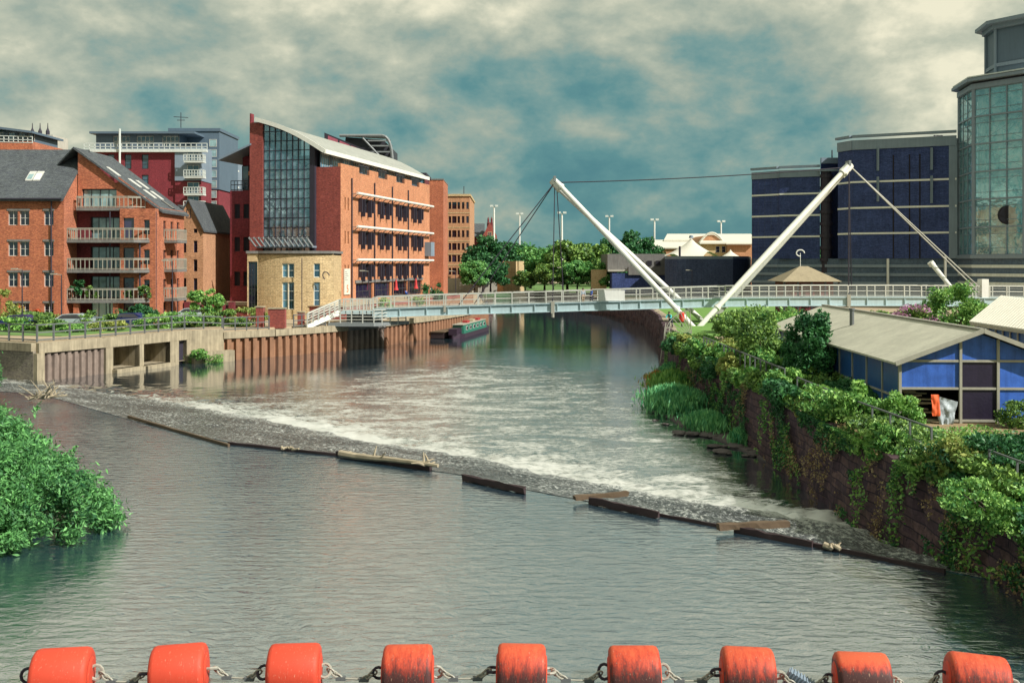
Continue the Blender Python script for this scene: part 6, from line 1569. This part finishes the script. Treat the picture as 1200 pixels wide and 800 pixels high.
# ================================================================ BUOYS AND CHAINS
def buoymat(name, worn, ty):
    s = NT(name); g_ = s.n('ShaderNodeTexCoord'); gp_ = s.n('ShaderNodeNewGeometry'); mp = s.n('ShaderNodeMapping'); mp.inputs['Scale'].default_value = (5, .7, .7)
    s.l(g_.outputs['Object'], mp.inputs[0]); oi = s.n('ShaderNodeObjectInfo')
    mp.inputs['Scale'].default_value = (4.2, .8, 1.1)
    ad = s.n('ShaderNodeVectorMath', operation='ADD'); s.l(mp.outputs[0], ad.inputs[0]); cb = s.n('ShaderNodeCombineXYZ')
    s.l(s.math('MULTIPLY', oi.outputs['Random'], 40), cb.inputs[0]); s.l(cb.outputs[0], ad.inputs[1])
    n1 = s.noise(ad.outputs[0], 2.6, 6, .75); n2 = s.noise(ad.outputs[0], 11, 5, .75)
    sp_ = s.n('ShaderNodeSeparateXYZ'); s.l(gp_.outputs['Position'], sp_.inputs[0])
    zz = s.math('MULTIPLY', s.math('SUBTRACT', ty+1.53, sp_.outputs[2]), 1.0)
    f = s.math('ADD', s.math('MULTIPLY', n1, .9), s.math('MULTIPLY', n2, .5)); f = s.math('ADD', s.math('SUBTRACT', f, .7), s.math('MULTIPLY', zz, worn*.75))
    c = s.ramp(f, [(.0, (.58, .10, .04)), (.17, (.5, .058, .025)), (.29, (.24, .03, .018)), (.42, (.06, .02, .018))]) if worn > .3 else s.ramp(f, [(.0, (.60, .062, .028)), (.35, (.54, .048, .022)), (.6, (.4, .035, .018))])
    light = s.ramp(n2, [(.60, 0.0), (.70, .6)]); c = s.mix(light, c, (.75, .45, .3))
    b = s.bsdf(c, .62, 0, n2, .25, .01, .4); return s.done(b.outputs[0])
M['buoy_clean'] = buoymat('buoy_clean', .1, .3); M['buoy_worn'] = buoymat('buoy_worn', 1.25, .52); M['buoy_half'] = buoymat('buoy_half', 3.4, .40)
bl = [('clean bright orange float at the far left of the boom', 'c', 73, 760, 62), ('clean bright orange float, second from the left, slightly scuffed', 'c', 210, 757, 60), ('bright orange float with pale scratches on top, third from the left', 'c', 345, 755, 58),
      ('rust-streaked orange float, fourth from the left', 'w', 478, 755, 56), ('rust-streaked orange float, the middle one of nine', 'w', 611, 756, 55), ('orange float with dark grime band, fourth from the right', 'w', 743, 757, 57),
      ('grimy orange float left of the grey ribbed debris', 'w', 876, 760, 58), ('two-tone float, pale orange above and dark red below', 'h', 1010, 764, 59), ('tilted orange float at the far right of the boom', 'w', 1145, 768, 64)]
L0 = .92; rB = .47
bprof = [(.12, -L0/2), (rB-.07, -L0/2), (rB-.02, -L0/2+.03), (rB, -L0/2+.09), (rB, L0/2-.09), (rB-.02, L0/2-.03), (rB-.07, L0/2), (.12, L0/2)]
bmesh_ = {}
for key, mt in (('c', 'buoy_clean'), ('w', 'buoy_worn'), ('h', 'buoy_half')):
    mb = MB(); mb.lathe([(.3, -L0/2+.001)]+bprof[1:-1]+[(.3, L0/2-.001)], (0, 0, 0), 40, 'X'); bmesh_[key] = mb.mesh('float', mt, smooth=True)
    bmesh_[key].polygons[-1].use_smooth = False; bmesh_[key].polygons[-2].use_smooth = False
def torus(a, b, r, c, Mx, n=12, m=6):          # oval chain link in local xz plane
    mb = MB()
    for i in range(n):
        t_ = 2*math.pi*i/n; px_, pz_ = a*math.cos(t_), b*math.sin(t_)
        for j in range(m):
            u = 2*math.pi*j/m; d_ = Vector((math.cos(t_), 0, math.sin(t_))); mb.v.append(Mx @ (Vector((px_, 0, pz_))+d_*r*math.cos(u)+Vector((0, 1, 0))*r*math.sin(u)))
    for i in range(n):
        for j in range(m): mb.f.append((i*m+j, ((i+1) % n)*m+j, ((i+1) % n)*m+(j+1) % m, i*m+(j+1) % m))
    return mb
ends = []
for i, (lab, key, px, py, wp) in enumerate(bl):
    Db = 7.0*FPX/(py-308); x = PX(px, Db); zc = 2.0-rB; rot = [10, 8, 5, 2, 0, -2, -5, -8, -11][i]
    t = thing('float_buoy', lab, 'buoy', (x, Db, zc-rB), 'orange floats of the river boom')
    Mw = T((x, Db, zc+[0, .02, 0, -.02, .01, -.01, .015, -.02, .01][i])) @ RZ(rot) @ Matrix.Rotation(R([1, -1.5, .5, 0, 1.2, -.8, .6, -1, 3][i]), 4, 'Y') @ Matrix.Rotation(R(i*67), 4, 'X') @ Matrix.Diagonal((wp/58.0*Db/18.2, 1, 1, 1))
    o = inst(bmesh_[key], 'float', Mw, t)
    for s_ in (-1, 1):
        MB().lathe([(.02, 0), (.3, 0), (.26, .025), (.1, .03)], (0, 0, 0), 20, 'X', Mw @ T((s_*(L0/2+.002), 0, 0)) @ Matrix.Diagonal((s_, 1, 1, 1))).build('end_cap', 'buoy_clean', t)
        torus(.11, .13, .028, 0, Mw @ T((s_*(L0/2+.09), 0, .02))).build('shackle', 'rail_grey' if s_ > 0 else 'dark_steel', t)
    ends.append((x, Db, zc, Mw))
for i in range(len(ends)-1):
    a = ends[i][3] @ Vector((L0/2+.16, 0, 0)); b = ends[i+1][3] @ Vector((-L0/2-.16, 0, 0))
    t = thing('boom_chain', f'galvanised chain and tie rod between the {["first and second", "second and third", "third and fourth", "fourth and fifth", "fifth and sixth", "sixth and seventh", "seventh and eighth", "eighth and ninth"][i]} floats from the left', 'chain', (a+b)/2, 'chains between the floats')
    low = (a+b)/2+Vector((0, 0, -.13)); n_ = 3
    la, lb = a.lerp(b, .26)+Vector((0, 0, -.15)), a.lerp(b, .76)+Vector((0, 0, -.15))
    for (p, q) in ((a, la), (lb, b)):
        for k in range(3):
            m_ = p.lerp(q, (k+.5)/3); d_ = (q-p).normalized(); qt = Vector((1, 0, 0)).rotation_difference(d_).to_matrix().to_4x4()
            torus((q-p).length/6+.035, .05, .018, 0, T(m_) @ qt @ Matrix.Rotation(R(90*(k % 2)+20), 4, 'X')).build('link', 'rail_grey', t)
    MB().tube(la, lb, .018, n=6).build('tie_rod', 'rail_grey', t)
    for p in (la, lb): MB().box(p.x-.09, p.x+.09, p.y-.04, p.y+.04, p.z-.035, p.z+.035).build('coupling', 'rail_dark', t)
t = thing('floating_debris', 'grey ribbed plastic panel snagged between the seventh and eighth floats', 'debris', P(935, 795, 18))
dm = T(P(938, 797, 18.1)) @ RZ(-20) @ Matrix.Rotation(R(25), 4, 'Y'); mb = MB().box(-.25, .25, -.1, .1, -.25, .08, dm)
for k in range(8): mb.box(-.22+k*.06, -.2+k*.06, -.12, .12, -.2, .1, dm)
mb.build('ribbed_panel', 'clad_grey', t)
# ================================================================ timbers, driftwood, rocks on the weir
def timber(label, a, b, w_, h_, mat='wood_dark', name='timber_beam', group='timbers along the weir lip'):
    a, b = Vector(a), Vector(b); mb = MB(); n = 10; d = (b-a).normalized(); s_ = Vector((-d.y, d.x, 0))
    for i in range(n+1):
        p = a.lerp(b, i/n)
        for (u, v) in ((-1, -1), (1, -1), (1, 1), (-1, 1)):
            jit = Vector((mn.noise(p*2+Vector((u, v, 1))), mn.noise(p*2+Vector((v, u, 7))), mn.noise(p*3+Vector((u*3, v, 4)))))*.26*h_*2
            mb.v.append(p+s_*u*w_/2+Vector((0, 0, v*h_/2))+jit*.5)
    for i in range(n):
        for j in range(4): q = 4*i; mb.f.append((q+j, q+(j+1) % 4, q+4+(j+1) % 4, q+4+j))
    mb.f += [(3, 2, 1, 0), tuple(range(4*n, 4*n+4))]
    return mb.build(name, mat, label=label, cat='timber', group=group)
def W(px, py, z=NZ): D__ = (CZ-z)*FPX/(py-HZ); return Vector((PX(px, D__), D__, z))
timber('dark board along the weir lip, centre of the photo, left of the crossed pair', W(543, 559, 1.42), W(615, 575, 1.42), .1, .22)
timber('mossy squared beam lying across the weir, upper of the middle pair', W(673, 583, 1.5), W(735, 578, 1.45), .2, .14, 'wood')
timber('long dark board on the lip below the middle mossy beam', W(690, 586, 1.42), W(772, 603, 1.42), .1, .22)
timber('mossy brown squared beam across the weir on the right', W(841, 617, 1.52), W(924, 613, 1.45), .2, .16, 'wood')
timber('thin broken board on the lip beneath the right mossy beam', W(862, 620, 1.38), W(952, 638, 1.36), .12, .2)
timber('long thin lip plank at the right end of the weir', W(952, 638, 1.34), W(1108, 669, 1.34), .1, .12)
timber('thin lip plank between the two beam pairs', W(772, 603, 1.34), W(842, 616, 1.34), .08, .1)
timber('dark broken plank on the lip by the long driftwood log', W(395, 531, 1.4), W(505, 549, 1.36), .14, .22)
timber('brown half-sunk plank near the left end of the lip', W(150, 488, 1.36), W(268, 522, 1.34), .1, .14, 'wood')
timber('mossy strip of planking left of the centre, before the driftwood log', W(268, 519, 1.36), W(395, 533, 1.34), .1, .12)
def branchy(label, a, b, r, seed, n=9, name='driftwood', mat='wood_pale', spread=1.2):
    rr = random.Random(seed); a, b = Vector(a), Vector(b); mb = MB()
    pts = [a.lerp(b, i/6)+Vector((rr.uniform(-.1, .1), rr.uniform(-.1, .1), rr.uniform(-.04, .08))) for i in range(7)]
    mb.path(pts, r, 7, None, r*.5)
    for k in range(n):
        p = a.lerp(b, rr.random()); q = p
        d = Vector((rr.uniform(-1, 1), rr.uniform(-.6, .6), rr.uniform(.05, .8))).normalized()*spread*rr.uniform(.3, 1); pp = [p, p+d*.5+Vector((0, 0, .05)), p+d]
        mb.path(pp, r*.4, 5, None, r*.12)
    return mb.build(name, mat, label=label, cat='driftwood', group='driftwood on the weir')
branchy('long bleached driftwood log with stubs lying along the weir left of centre', W(400, 531, 1.5), W(513, 547, 1.5), .14, 3, 10, spread=.6)
branchy('tangled heap of bleached branches at the left end of the weir', W(34, 468, 1.5), W(66, 464, 1.55), .12, 5, 26, spread=1.5)
branchy('bare curved branch trailing off the heap at the left end of the weir', W(56, 466, 1.5), W(78, 463, 1.6), .06, 9, 4, spread=.5)
branchy('small twiggy driftwood on the lip left of the long log', W(330, 525, 1.42), W(352, 527, 1.42), .06, 12, 5, spread=.4)
branchy('pale stump with stubs at the right end of the lip plank', W(968, 640, 1.4), W(985, 642, 1.4), .09, 13, 3, spread=.2)
def rockm(seed):
    rr = random.Random(seed); mb = MB(); mb.lathe([(.05, -.4), (.7, -.35), (1, 0), (.75, .38), (.05, .5)], (0, 0, 0), 9)
    for i, v in enumerate(mb.v):
        n_ = mn.noise(v*1.3+Vector((seed*3, 0, 0))); mb.v[i] = Vector((v.x*(1+.5*n_), v.y*(1+.5*n_), v.z*(1+.6*n_)))
    return mb.mesh('rock', 'rock')
rms = [rockm(i) for i in range(5)]; rr = random.Random(11)
spots = []
for k in range(95):
    t_ = rr.random(); yy = 46+38*t_**1.1
    wd = 3.2*math.sin(math.pi*min(1, max(0, (yy-44)/30)))**.8+.4
    xx = float(np.interp(yy, [y for x, y in RBp], [x for x, y in RBp]))-.2-rr.random()*wd
    spots.append((xx, yy, rr.uniform(.14, .4)))
k0 = 0
for (x, y, s_) in spots:
    o = inst(rms[k0 % 5], 'rock', T((x, y, .02+s_*.15)) @ RZ(rr.random()*360) @ Matrix.Diagonal((s_*1.3, s_, s_*.5, 1)))
    tag(o, 'flat wet boulder in the line of rocks at the foot of the overgrown right wall', 'rock', 'rocks along the foot of the right river wall'); k0 += 1
# gravel apron beneath the rocks
mb = MB(); pts = [(11.6, 45), (10.6, 50), (9.3, 55), (8.9, 60), (9.4, 68), (11, 76), (12.6, 84), (12.6, 84.5), (12.4, 70), (12.0, 50)]
struct('gravel_bank', MB().prism(pts, -.3, .07), 'rock')
# ================================================================ VEGETATION
# left foreground willow
def willow(name, label, loc, rad, n, seed, leaf=.12, k=170, mat='leaf_willow', cat='bush'):
    rng = np.random.default_rng(seed); t = thing(name, label, cat, loc); L_ = Vector(loc)
    # many short upright sprays over a mound
    th = rng.random(k)*2*math.pi; r = rng.random(k)**.5
    cx, cy = np.cos(th)*r, np.sin(th)*r
    hz = np.sqrt(np.clip(1-r**2.2, 0, 1)); lev = rng.random(k)**.5
    bumps = 1+.18*np.sin(cx*5+seed)+.14*np.cos(cy*6)
    c = np.stack([cx*rad[0], cy*rad[1], (.12+.88*hz*lev)*rad[2]*bumps], 1)
    i = rng.integers(0, k, n); out = c[i]/np.array(rad); out[:, 2] += .4; out /= np.linalg.norm(out, axis=1)[:, None]
    l_ = rng.random(n)[:, None]; p = c[i]+out*l_*.6+rng.normal(size=(n, 3))*.15
    m = 36; bi = rng.integers(0, k, m*70); bi = np.repeat(rng.integers(0, k, m), 70)      # taller ragged shoots
    sd = np.repeat(rng.normal(size=(m, 3))*np.array([.35, .35, .1])+np.array([0, 0, 1.0]), 70, 0); sl2 = np.repeat(.5+.75*rng.random(m), 70)[:, None]
    u = rng.random(m*70)[:, None]; q = c[bi]+sd*u*sl2*(rad[2]/2.4)+rng.normal(size=(m*70, 3))*.10*(1.15-u)
    p = np.concatenate([p, q]); p = p[p[:, 2] > .02]
    inst(leaf_mesh('foliage', p, leaf, mat, rng, .28, .5), 'foliage', T(L_), t)
    mb = MB()
    for j in range(60):
        q = Vector(c[rng.integers(0, k)].tolist()); mb.path([L_+Vector((q.x*.2, q.y*.2, -.3)), L_+q*.55, L_+q], .04, 5, None, .01)
    mb.build('stem', 'bark', t); return t
willow('willow_bush', 'big green willow bush standing in the water at the left foreground, right-hand mound', (-14.5, 28.4, 1.05), (2.7, 2.3, 2.15), 40000, 1, .085, 150)
willow('willow_bush', 'taller willow bush rising behind at the left edge of the foreground clump', (-17.9, 31.8, 1.05), (3.3, 2.8, 3.2), 38000, 2, .09, 150)
willow('willow_bush', 'low willow mound at the bottom left corner of the foreground clump', (-15.6, 26.9, 1.0), (2.3, 1.2, 1.0), 20000, 3, .07, 120)
willow('willow_bush', 'small leafy sapling at the left edge above the weir', (-30.9, 57, 1.0), (1.4, 1.4, 2.2), 5000, 4, .13, 60)
# planting along the left promenade
def gb(label, px, pyb, D, rx, h, mat='leaf_mid', n=2600, leaf=.13, seed=0, name='shrub', k=26):
    return bush(name, label, (PX(px, D), D, GZ), (rx, rx*.8, h*.55), n, leaf, mat, 'shrub', 'shrubs along the left promenade', seed, k)
sh = [('low bright green hedge mound behind the railing at the far left', 12, 91, 2.2, 1.4, 'leaf_bright'), ('mid green hedge left of the silver car', 52, 91, 1.6, 1.3, 'leaf_mid'), ('round hedge in front of the silver car', 78, 88.5, 1.6, .9, 'leaf_bright'),
      ('dark green hedge below the trailing balcony plant', 112, 94, 2.3, 1.7, 'leaf_mid'), ('pale hedge just left of the blue car', 128, 90.5, 1.5, 1.1, 'leaf_yellow'), ('spiky dark shrub behind the blue car', 158, 97, 1.7, 2.0, 'leaf_dark'),
      ('bright hedge right of the blue car', 184, 94, 2.1, 1.4, 'leaf_bright'), ('long green hedge left of the dark parked car', 212, 96, 2.1, 1.5, 'leaf_bright'), ('hedge behind the end of the culvert', 236, 97, 1.7, 1.3, 'leaf_mid'),
      ('yellow-green flowering shrub left of the curved pavilion', 290, 99, 1.9, 1.9, 'leaf_yellow'), ('dark green shrub left of the yellow shrub', 268, 99, 1.6, 1.7, 'leaf_mid'), ('low plant beside the small brick pillar', 283, 96.5, .9, .9, 'leaf_mid'),
      ('tuft of leaves growing on the ledge at the quay corner', 224, 89, .7, .9, 'leaf_bright')]
for i, (lab, px, D, rx, h, mat) in enumerate(sh):
    t = gb(lab, px, 0, D, rx, h, mat, 2600, .12, 100+i)
    if i == 12: t.location.z = .4; t.location.x += .8
gb('clump of spiky cordyline leaves below the second balcony column', 170, 0, 97.5, 1.3, 2.2, 'leaf_dark', 1600, .2, 150, k=14)
gb('shrub covered in orange-red blossom before the left flats', 32, 0, 96, 1.9, 2.2, 'flower_orange', 1500, .13, 151, k=14)
gb('green shrub under the orange blossom shrub', 40, 0, 95, 2.2, 1.6, 'leaf_mid', 2200, .13, 152)
gb('tall yellowish shrub at the extreme left by the flats', -2, 0, 95, 1.8, 3.8, 'leaf_yellow', 2200, .14, 153)
gb('small plant on the terrace beside the folded parasols', 507, 0, 140, 1.6, 3.6, 'leaf_dark', 1800, .18, 154)
gb('green weed growing from the quay between stairs and boat', 450, 0, 111, .9, 2.4, 'leaf_bright', 900, .13, 155)
gb('weed clump on the quay cap below the bridge girder', 490, 0, 121, 1.0, 2.2, 'leaf_mid', 900, .14, 156)
m_small = tree_mesh(31, 3.4, (1.6, 1.6, 1.4), 5000, .12, 'leaf_bright', 26)
tree('small round bright green tree by the yard railings', (PX(241, 102), 102, GZ), m_small)
m_ov = tree_mesh(33, 8, (3, 3, 2.2), 5000, .2, 'leaf_dark', 26)
# distant trees
far = [tree_mesh(50+i, 10, (4.6, 4.6, 4.2), 9000, .3, mt, 46) for i, mt in enumerate(('leaf_far', 'leaf_dark', 'leaf_mid', 'leaf_far'))]
tl = [('tall dark tree against the right side of the old mill', 566, 283, 208, 1, 1.0), ('dark tree rising behind the curved retaining wall', 590, 289, 232, 1, 1.0), ('rounded tree behind the retaining wall, left of the vertical cables', 622, 290, 238, 0, 1.1),
      ('broad mid-green tree at the centre of the group beneath the left mast', 665, 284, 205, 2, 1.1), ('tree left of the broad mid-green one', 638, 291, 207, 0, .9), ('dense tree touching the left mast from behind', 694, 288, 214, 2, 1.0),
      ('dark tree behind the left mast above the concrete structure', 712, 285, 255, 1, 1.05), ('dark round tree above the concrete structure', 742, 277, 262, 1, 1.1), ('tree between the concrete structure and the tent', 762, 284, 262, 1, .9),
      ('tree at the foot of the mill yard', 556, 306, 195, 0, .62), ('low spreading tree overhanging the far water', 676, 306, 196, 0, .75), ('low tree on the far bank left of centre', 648, 308, 197, 2, .7), ('young pale tree at the right end of the far bank', 707, 311, 192, 3, .55),
      ('small tree on the far lawn behind the bridge railing', 616, 318, 200, 2, .5), ('dark tree low beside the mill wall', 575, 303, 200, 1, .8), ('dark rounded tree on the skyline behind the retaining wall', 604, 291, 262, 1, 1.1), ('far skyline tree between the cables', 646, 292, 280, 1, 1.2), ('far skyline tree left of the mast', 684, 290, 285, 1, 1.2)]
for i, (lab, px, pyt, D, mi, s_) in enumerate(tl):
    h_ = PZ(pyt, D)-GZ; z_s = h_/10.0; tree(lab, (PX(px, D), D, GZ), far[mi], (max(s_, z_s*.75), max(s_, z_s*.75), z_s), i*67, 'tree' if D > 230 else 'riverside_tree', 'trees across the river')
rng = np.random.default_rng(77)
ctr = []; 
for i in range(150):
    D = rng.uniform(380, 520); x = rng.uniform(-.30, .36)*D; ctr.append((x, D, rng.uniform(9, 15)+(D-380)*.008))
n = 60000; ii = rng.integers(0, len(ctr), n); c = np.array(ctr)[ii]; p = rng.normal(size=(n, 3)); p /= np.linalg.norm(p, axis=1)[:, None]; p *= rng.random(n)[:, None]**.5
pts = np.stack([c[:, 0]+p[:, 0]*9, c[:, 1]+p[:, 1]*7, GZ+c[:, 2]*.5+p[:, 2]*c[:, 2]*.5], 1)
tag(inst(leaf_mesh('distant_wood', pts, .8, 'leaf_dark', rng, .7), 'distant_wood', Matrix()), 'dark band of distant woodland along the horizon', 'woodland', kind='stuff')
mt = MB(); 
# ---- right bank
rb_ = [ # label, x, y, rx, ry, h, n, leaf, mat
 ('big rounded bramble nearest the mast foot', PX(884, 78), 78, 2.9, 3.2, 2.5, 9000, .13, 'leaf_mid'),
 ('second bramble mound right of the mast foot', PX(922, 72), 72, 2.8, 3.0, 2.6, 9000, .13, 'leaf_bright'),
 ('dark tall bush against the left corner of the blue shed roof', 14.35, 48, 1.1, 1.6, 3.8, 10000, .1, 'leaf_dark'),
 ('leafy bush hiding the far end of the shed wall', 13.9, 56, 1.3, 1.9, 3.2, 8000, .1, 'leaf_mid'),
 ('yellow-green grass mound on the bank below the brambles', PX(868, 62), 62, 1.9, 2.6, 1.4, 6000, .11, 'leaf_yellow'),
 ('bright bush on the wall edge left of the shed', PX(905, 55), 55, 1.6, 2.4, 1.7, 7000, .1, 'leaf_bright'),
 ('green bush along the shed side wall, far', PX(960, 47), 47, 1.3, 2.0, 1.3, 6000, .08, 'leaf_mid'),
 ('dark bush along the shed side wall, near', PX(1000, 43), 43, 1.1, 2.0, 1.1, 6000, .08, 'leaf_dark'),
 ('bright leafy bush at the front corner of the blue shed', PX(1052, 36.6), 36.6, .85, .8, 1.35, 5200, .065, 'leaf_bright'),
 ('bramble spilling over the wall below the near railing', 12.7, 41, 1.1, 3.0, 1.1, 7000, .08, 'leaf_bright'),
 ('low ivy mound between the railing posts', 12.9, 34, 1.3, 2.6, .8, 7000, .07, 'leaf_mid'),
 ('broad ivy mound before the dirt yard', PX(1150, 30), 30, 2.2, 1.8, .9, 9000, .065, 'leaf_mid'),
 ('dark ivy hump at the right edge in front of the shed', PX(1190, 27), 27.5, 2.0, 1.6, 1.5, 10000, .06, 'leaf_dark'),
 ('bright sprawling bramble at the right edge', PX(1165, 24), 24, 1.1, 1.6, .9, 8000, .055, 'leaf_bright'),
 ('leafy weed against the right panels of the blue shed', PX(1195, 37.4), 37.4, .8, .5, 1.0, 3000, .06, 'leaf_mid'),
 ('dense bush hanging over the water at the bottom right', 12.3, 20.5, 1.2, 2.4, 1.2, 9000, .055, 'leaf_dark'),
 ('tall feathery bright green bush behind the shed roof', PX(1118, 84), 84, 2.3, 2.2, 4.2, 8000, .13, 'leaf_bright'),
 ('pink-flowering buddleia left of the feathery bush', PX(1078, 84), 84, 1.9, 1.8, 2.6, 5000, .13, 'leaf_mid'),
 ('green bush right of the feathery bush', PX(1143, 86), 86, 1.6, 1.6, 3.0, 4000, .13, 'leaf_mid'),
 ('bush on the yard behind the shed ridge', PX(1035, 90), 90, 2.4, 1.6, 1.8, 4000, .14, 'leaf_mid'),
 ('weedy bush between the two sheds', PX(1197, 52), 52, .9, .9, 1.6, 3000, .08, 'leaf_bright'),
 ('bramble behind the brambles under the bridge', PX(880, 88), 88, 3.0, 2.6, 2.0, 6000, .14, 'leaf_mid'),
]
for i, (lab, x, y, rx, ry, h, n, lf, mat) in enumerate(rb_):
    bush('bush', lab, (x, y, GZ), (rx, ry, h*.58), n, lf, mat, 'bush', 'bushes on the right bank', 200+i, 60, cr=.32)
rq = random.Random(5)
wl = ['{} bramble mound spilling over the wall edge {}']
where = ['beside the reeds', 'above the reed clumps', 'by the black railing', 'left of the shed corner', 'in front of the shed corner', 'before the rusty railing', 'under the rusty railing', 'below the dirt yard', 'above the right end of the weir', 'at the bare stretch of wall', 'near the right edge', 'closest to the camera']
for i in range(24):
    y = 74-i*2.3; lookw = ['bright', 'dark', 'yellowish', 'straggly', 'tall', 'low'][i % 6]; mat = ['leaf_bright', 'leaf_dark', 'leaf_yellow', 'leaf_mid', 'leaf_bright', 'leaf_mid'][i % 6]
    h = rq.uniform(.6, 1.5)*(1.3 if i % 6 == 4 else 1); lf = .055+.0011*y
    bush('bramble', f'{lookw} bramble mound spilling over the wall edge {where[i//2]}', (12.0+rq.uniform(-.1, .9), y, GZ-rq.uniform(0, .5)), (rq.uniform(.5, 1.0), rq.uniform(.9, 1.8), h*.55), 3000, lf, mat, 'bramble', 'brambles along the right wall edge', 400+i, 26, cr=.4)
fl_ = bush('buddleia_blossom', 'pink blossom spikes on the buddleia behind the shed roof', (PX(1076, 83), 83, GZ+.9), (1.9, 1.5, 1.1), 700, .12, 'flower_pink', 'blossom', None, 260, 20, stems=2)
reeds = [('tall bright teal-green reeds on the gravel below the wall', 9.9, 60.5, 1.5, 2.6, 1.6, 'leaf_teal', 9000), ('second reed clump nearer the footbridge', 11.0, 68, 1.3, 2.6, 1.7, 'leaf_bright', 7000), ('orange-brown dry reeds by the far clump', 10.3, 71, .7, 1.2, 1.3, 'reed_orange', 1800),
         ('dark teal weeds on the rocks at the water edge', 10.6, 54, 1.0, 1.6, .9, 'leaf_teal', 4500), ('small dark shrub on the rocks, farthest', 12.0, 75, .9, 1.6, 1.5, 'leaf_teal', 2500), ('small green tuft among the nearest rocks', 11.3, 49.5, .4, .8, .7, 'leaf_teal', 1400)]
for i, (lab, x, y, rx, ry, h, mat, n) in enumerate(reeds):
    rg = np.random.default_rng(300+i); a = rg.normal(size=(n, 2))*np.array([rx, ry])*.45; hh = rg.random(n)*h*(1-.35*np.clip(np.hypot(a[:, 0]/rx, a[:, 1]/ry), 0, 1))
    t = thing('reed_clump', lab, 'reeds', (x, y, 0), 'plants on the gravel by the right wall')
    d = rg.normal(size=(n, 3))*.25; d[:, 2] = 1; d /= np.linalg.norm(d, axis=1)[:, None]; s2 = rg.normal(size=(n, 3)); s2 = np.cross(d, s2); s2 /= np.linalg.norm(s2, axis=1)[:, None]
    c = np.stack([a[:, 0]*(1+.2*hh), a[:, 1]*(1+.2*hh), hh+.05], 1); L2 = .2*(.6+.8*rg.random(n))[:, None]
    v = np.stack([c-d*L2, c-s2*.04, c+d*L2, c+s2*.04], 1).reshape(-1, 3)
    me = D_.meshes.new('reeds'); me.from_pydata(v.tolist(), [], np.arange(4*n).reshape(n, 4).tolist()); me.materials.append(M[mat])
    inst(me, 'leaves', T((x, y, 0)), t); MB().lathe([(rx*.5, 0), (rx*.3, .12), (.05, .2)], (x, y, 0), 9).build('root_mat', 'earth', t)
# ivy: hanging over the wall and covering the bank top
rg = np.random.default_rng(9)
def wallx(y): return np.interp(y, [q[1] for q in RBp], [q[0] for q in RBp])
def ivy(name, label, n, mat, seed, leaf, thr, fx):
    rg = np.random.default_rng(seed); pts = fx(rg, n)
    keep = [mn.noise(Vector(p)*.45+Vector((seed, 0, 0)))+.6*mn.noise(Vector(p)*1.6) > thr+(.0) for p in pts.tolist()]
    pts = pts[np.array(keep)]; tag(inst(leaf_mesh(name, pts, leaf, mat, rg, .6, .3), name, Matrix()), label, 'ground cover', kind='stuff')
def f_wall(y0, y1, dens_top):
    def f(rg, n):
        y = rg.uniform(y0, y1, n); t = rg.random(n)**dens_top; z = GZ+.2-t*2.9
        x = wallx(y)-.12-.3*(1-(z+.5)/3.3)-rg.random(n)*.22*(1-t*.6); return np.stack([x, y, z], 1)
    return f
def f_top(y0, y1, wd):
    def f(rg, n):
        y = rg.uniform(y0, y1, n); u = rg.random(n); x = wallx(y)-.15+u*wd; z = GZ+.02+rg.random(n)**2*.5*(1-.5*u); return np.stack([x, y, z], 1)
    return f
ivy('wall_ivy', 'dark ivy hanging down the stone river wall', 60000, 'leaf_dark', 21, .055, .3, f_wall(19, 84, 1.7))
ivy('wall_ivy', 'bright green ivy tumbling over the top of the stone river wall', 60000, 'leaf_bright', 22, .06, .2, f_wall(19, 84, 4.5))
ivy('wall_moss', 'dry brown and ochre growth on the face of the stone river wall', 22000, 'dry', 23, .045, .3, f_wall(18, 70, 1.0))
ivy('bank_ivy', 'mid green ivy and nettles covering the right bank top', 110000, 'leaf_mid', 24, .07, -.12, f_top(18, 84, 3.3))
ivy('bank_grass', 'bright grass and weeds among the ivy on the right bank top', 70000, 'leaf_bright', 25, .07, .0, f_top(18, 84, 3.6))
ivy('bank_straw', 'patches of dry straw-coloured growth on the right bank top', 22000, 'dry', 26, .06, .14, f_top(20, 80, 3.0))
def f_yard(rg, n):
    x = rg.uniform(15, 26, n); y = rg.uniform(24, 38.3, n); return np.stack([x, y, GZ+.03+rg.random(n)*.12], 1)
ivy('yard_weeds', 'low weeds scattered over the dirt yard in front of the blue shed', 26000, 'leaf_bright', 27, .05, .12, f_yard)
def f_near(rg, n):
    x = rg.uniform(12.6, 26, n); y = rg.uniform(17, 33.5, n); k = y < 30+1.5*np.sin(x*1.1); return np.stack([x, y, GZ+.03+rg.random(n)**2*.5], 1)[k]
ivy('yard_ivy', 'ivy carpet on the near side of the dirt yard', 90000, 'leaf_mid', 28, .06, -.3, f_near)
# stray growth on the left quay
ivy('quay_weeds', 'weeds and moss at the waterline of the left quay corner', 3000, 'leaf_bright', 29, .07, -.4, lambda rg, n: np.stack([rg.uniform(-29.5, -26.2, n), rg.uniform(89.2, 91, n)+0*rg.random(n), rg.random(n)**2*.7+.05], 1))
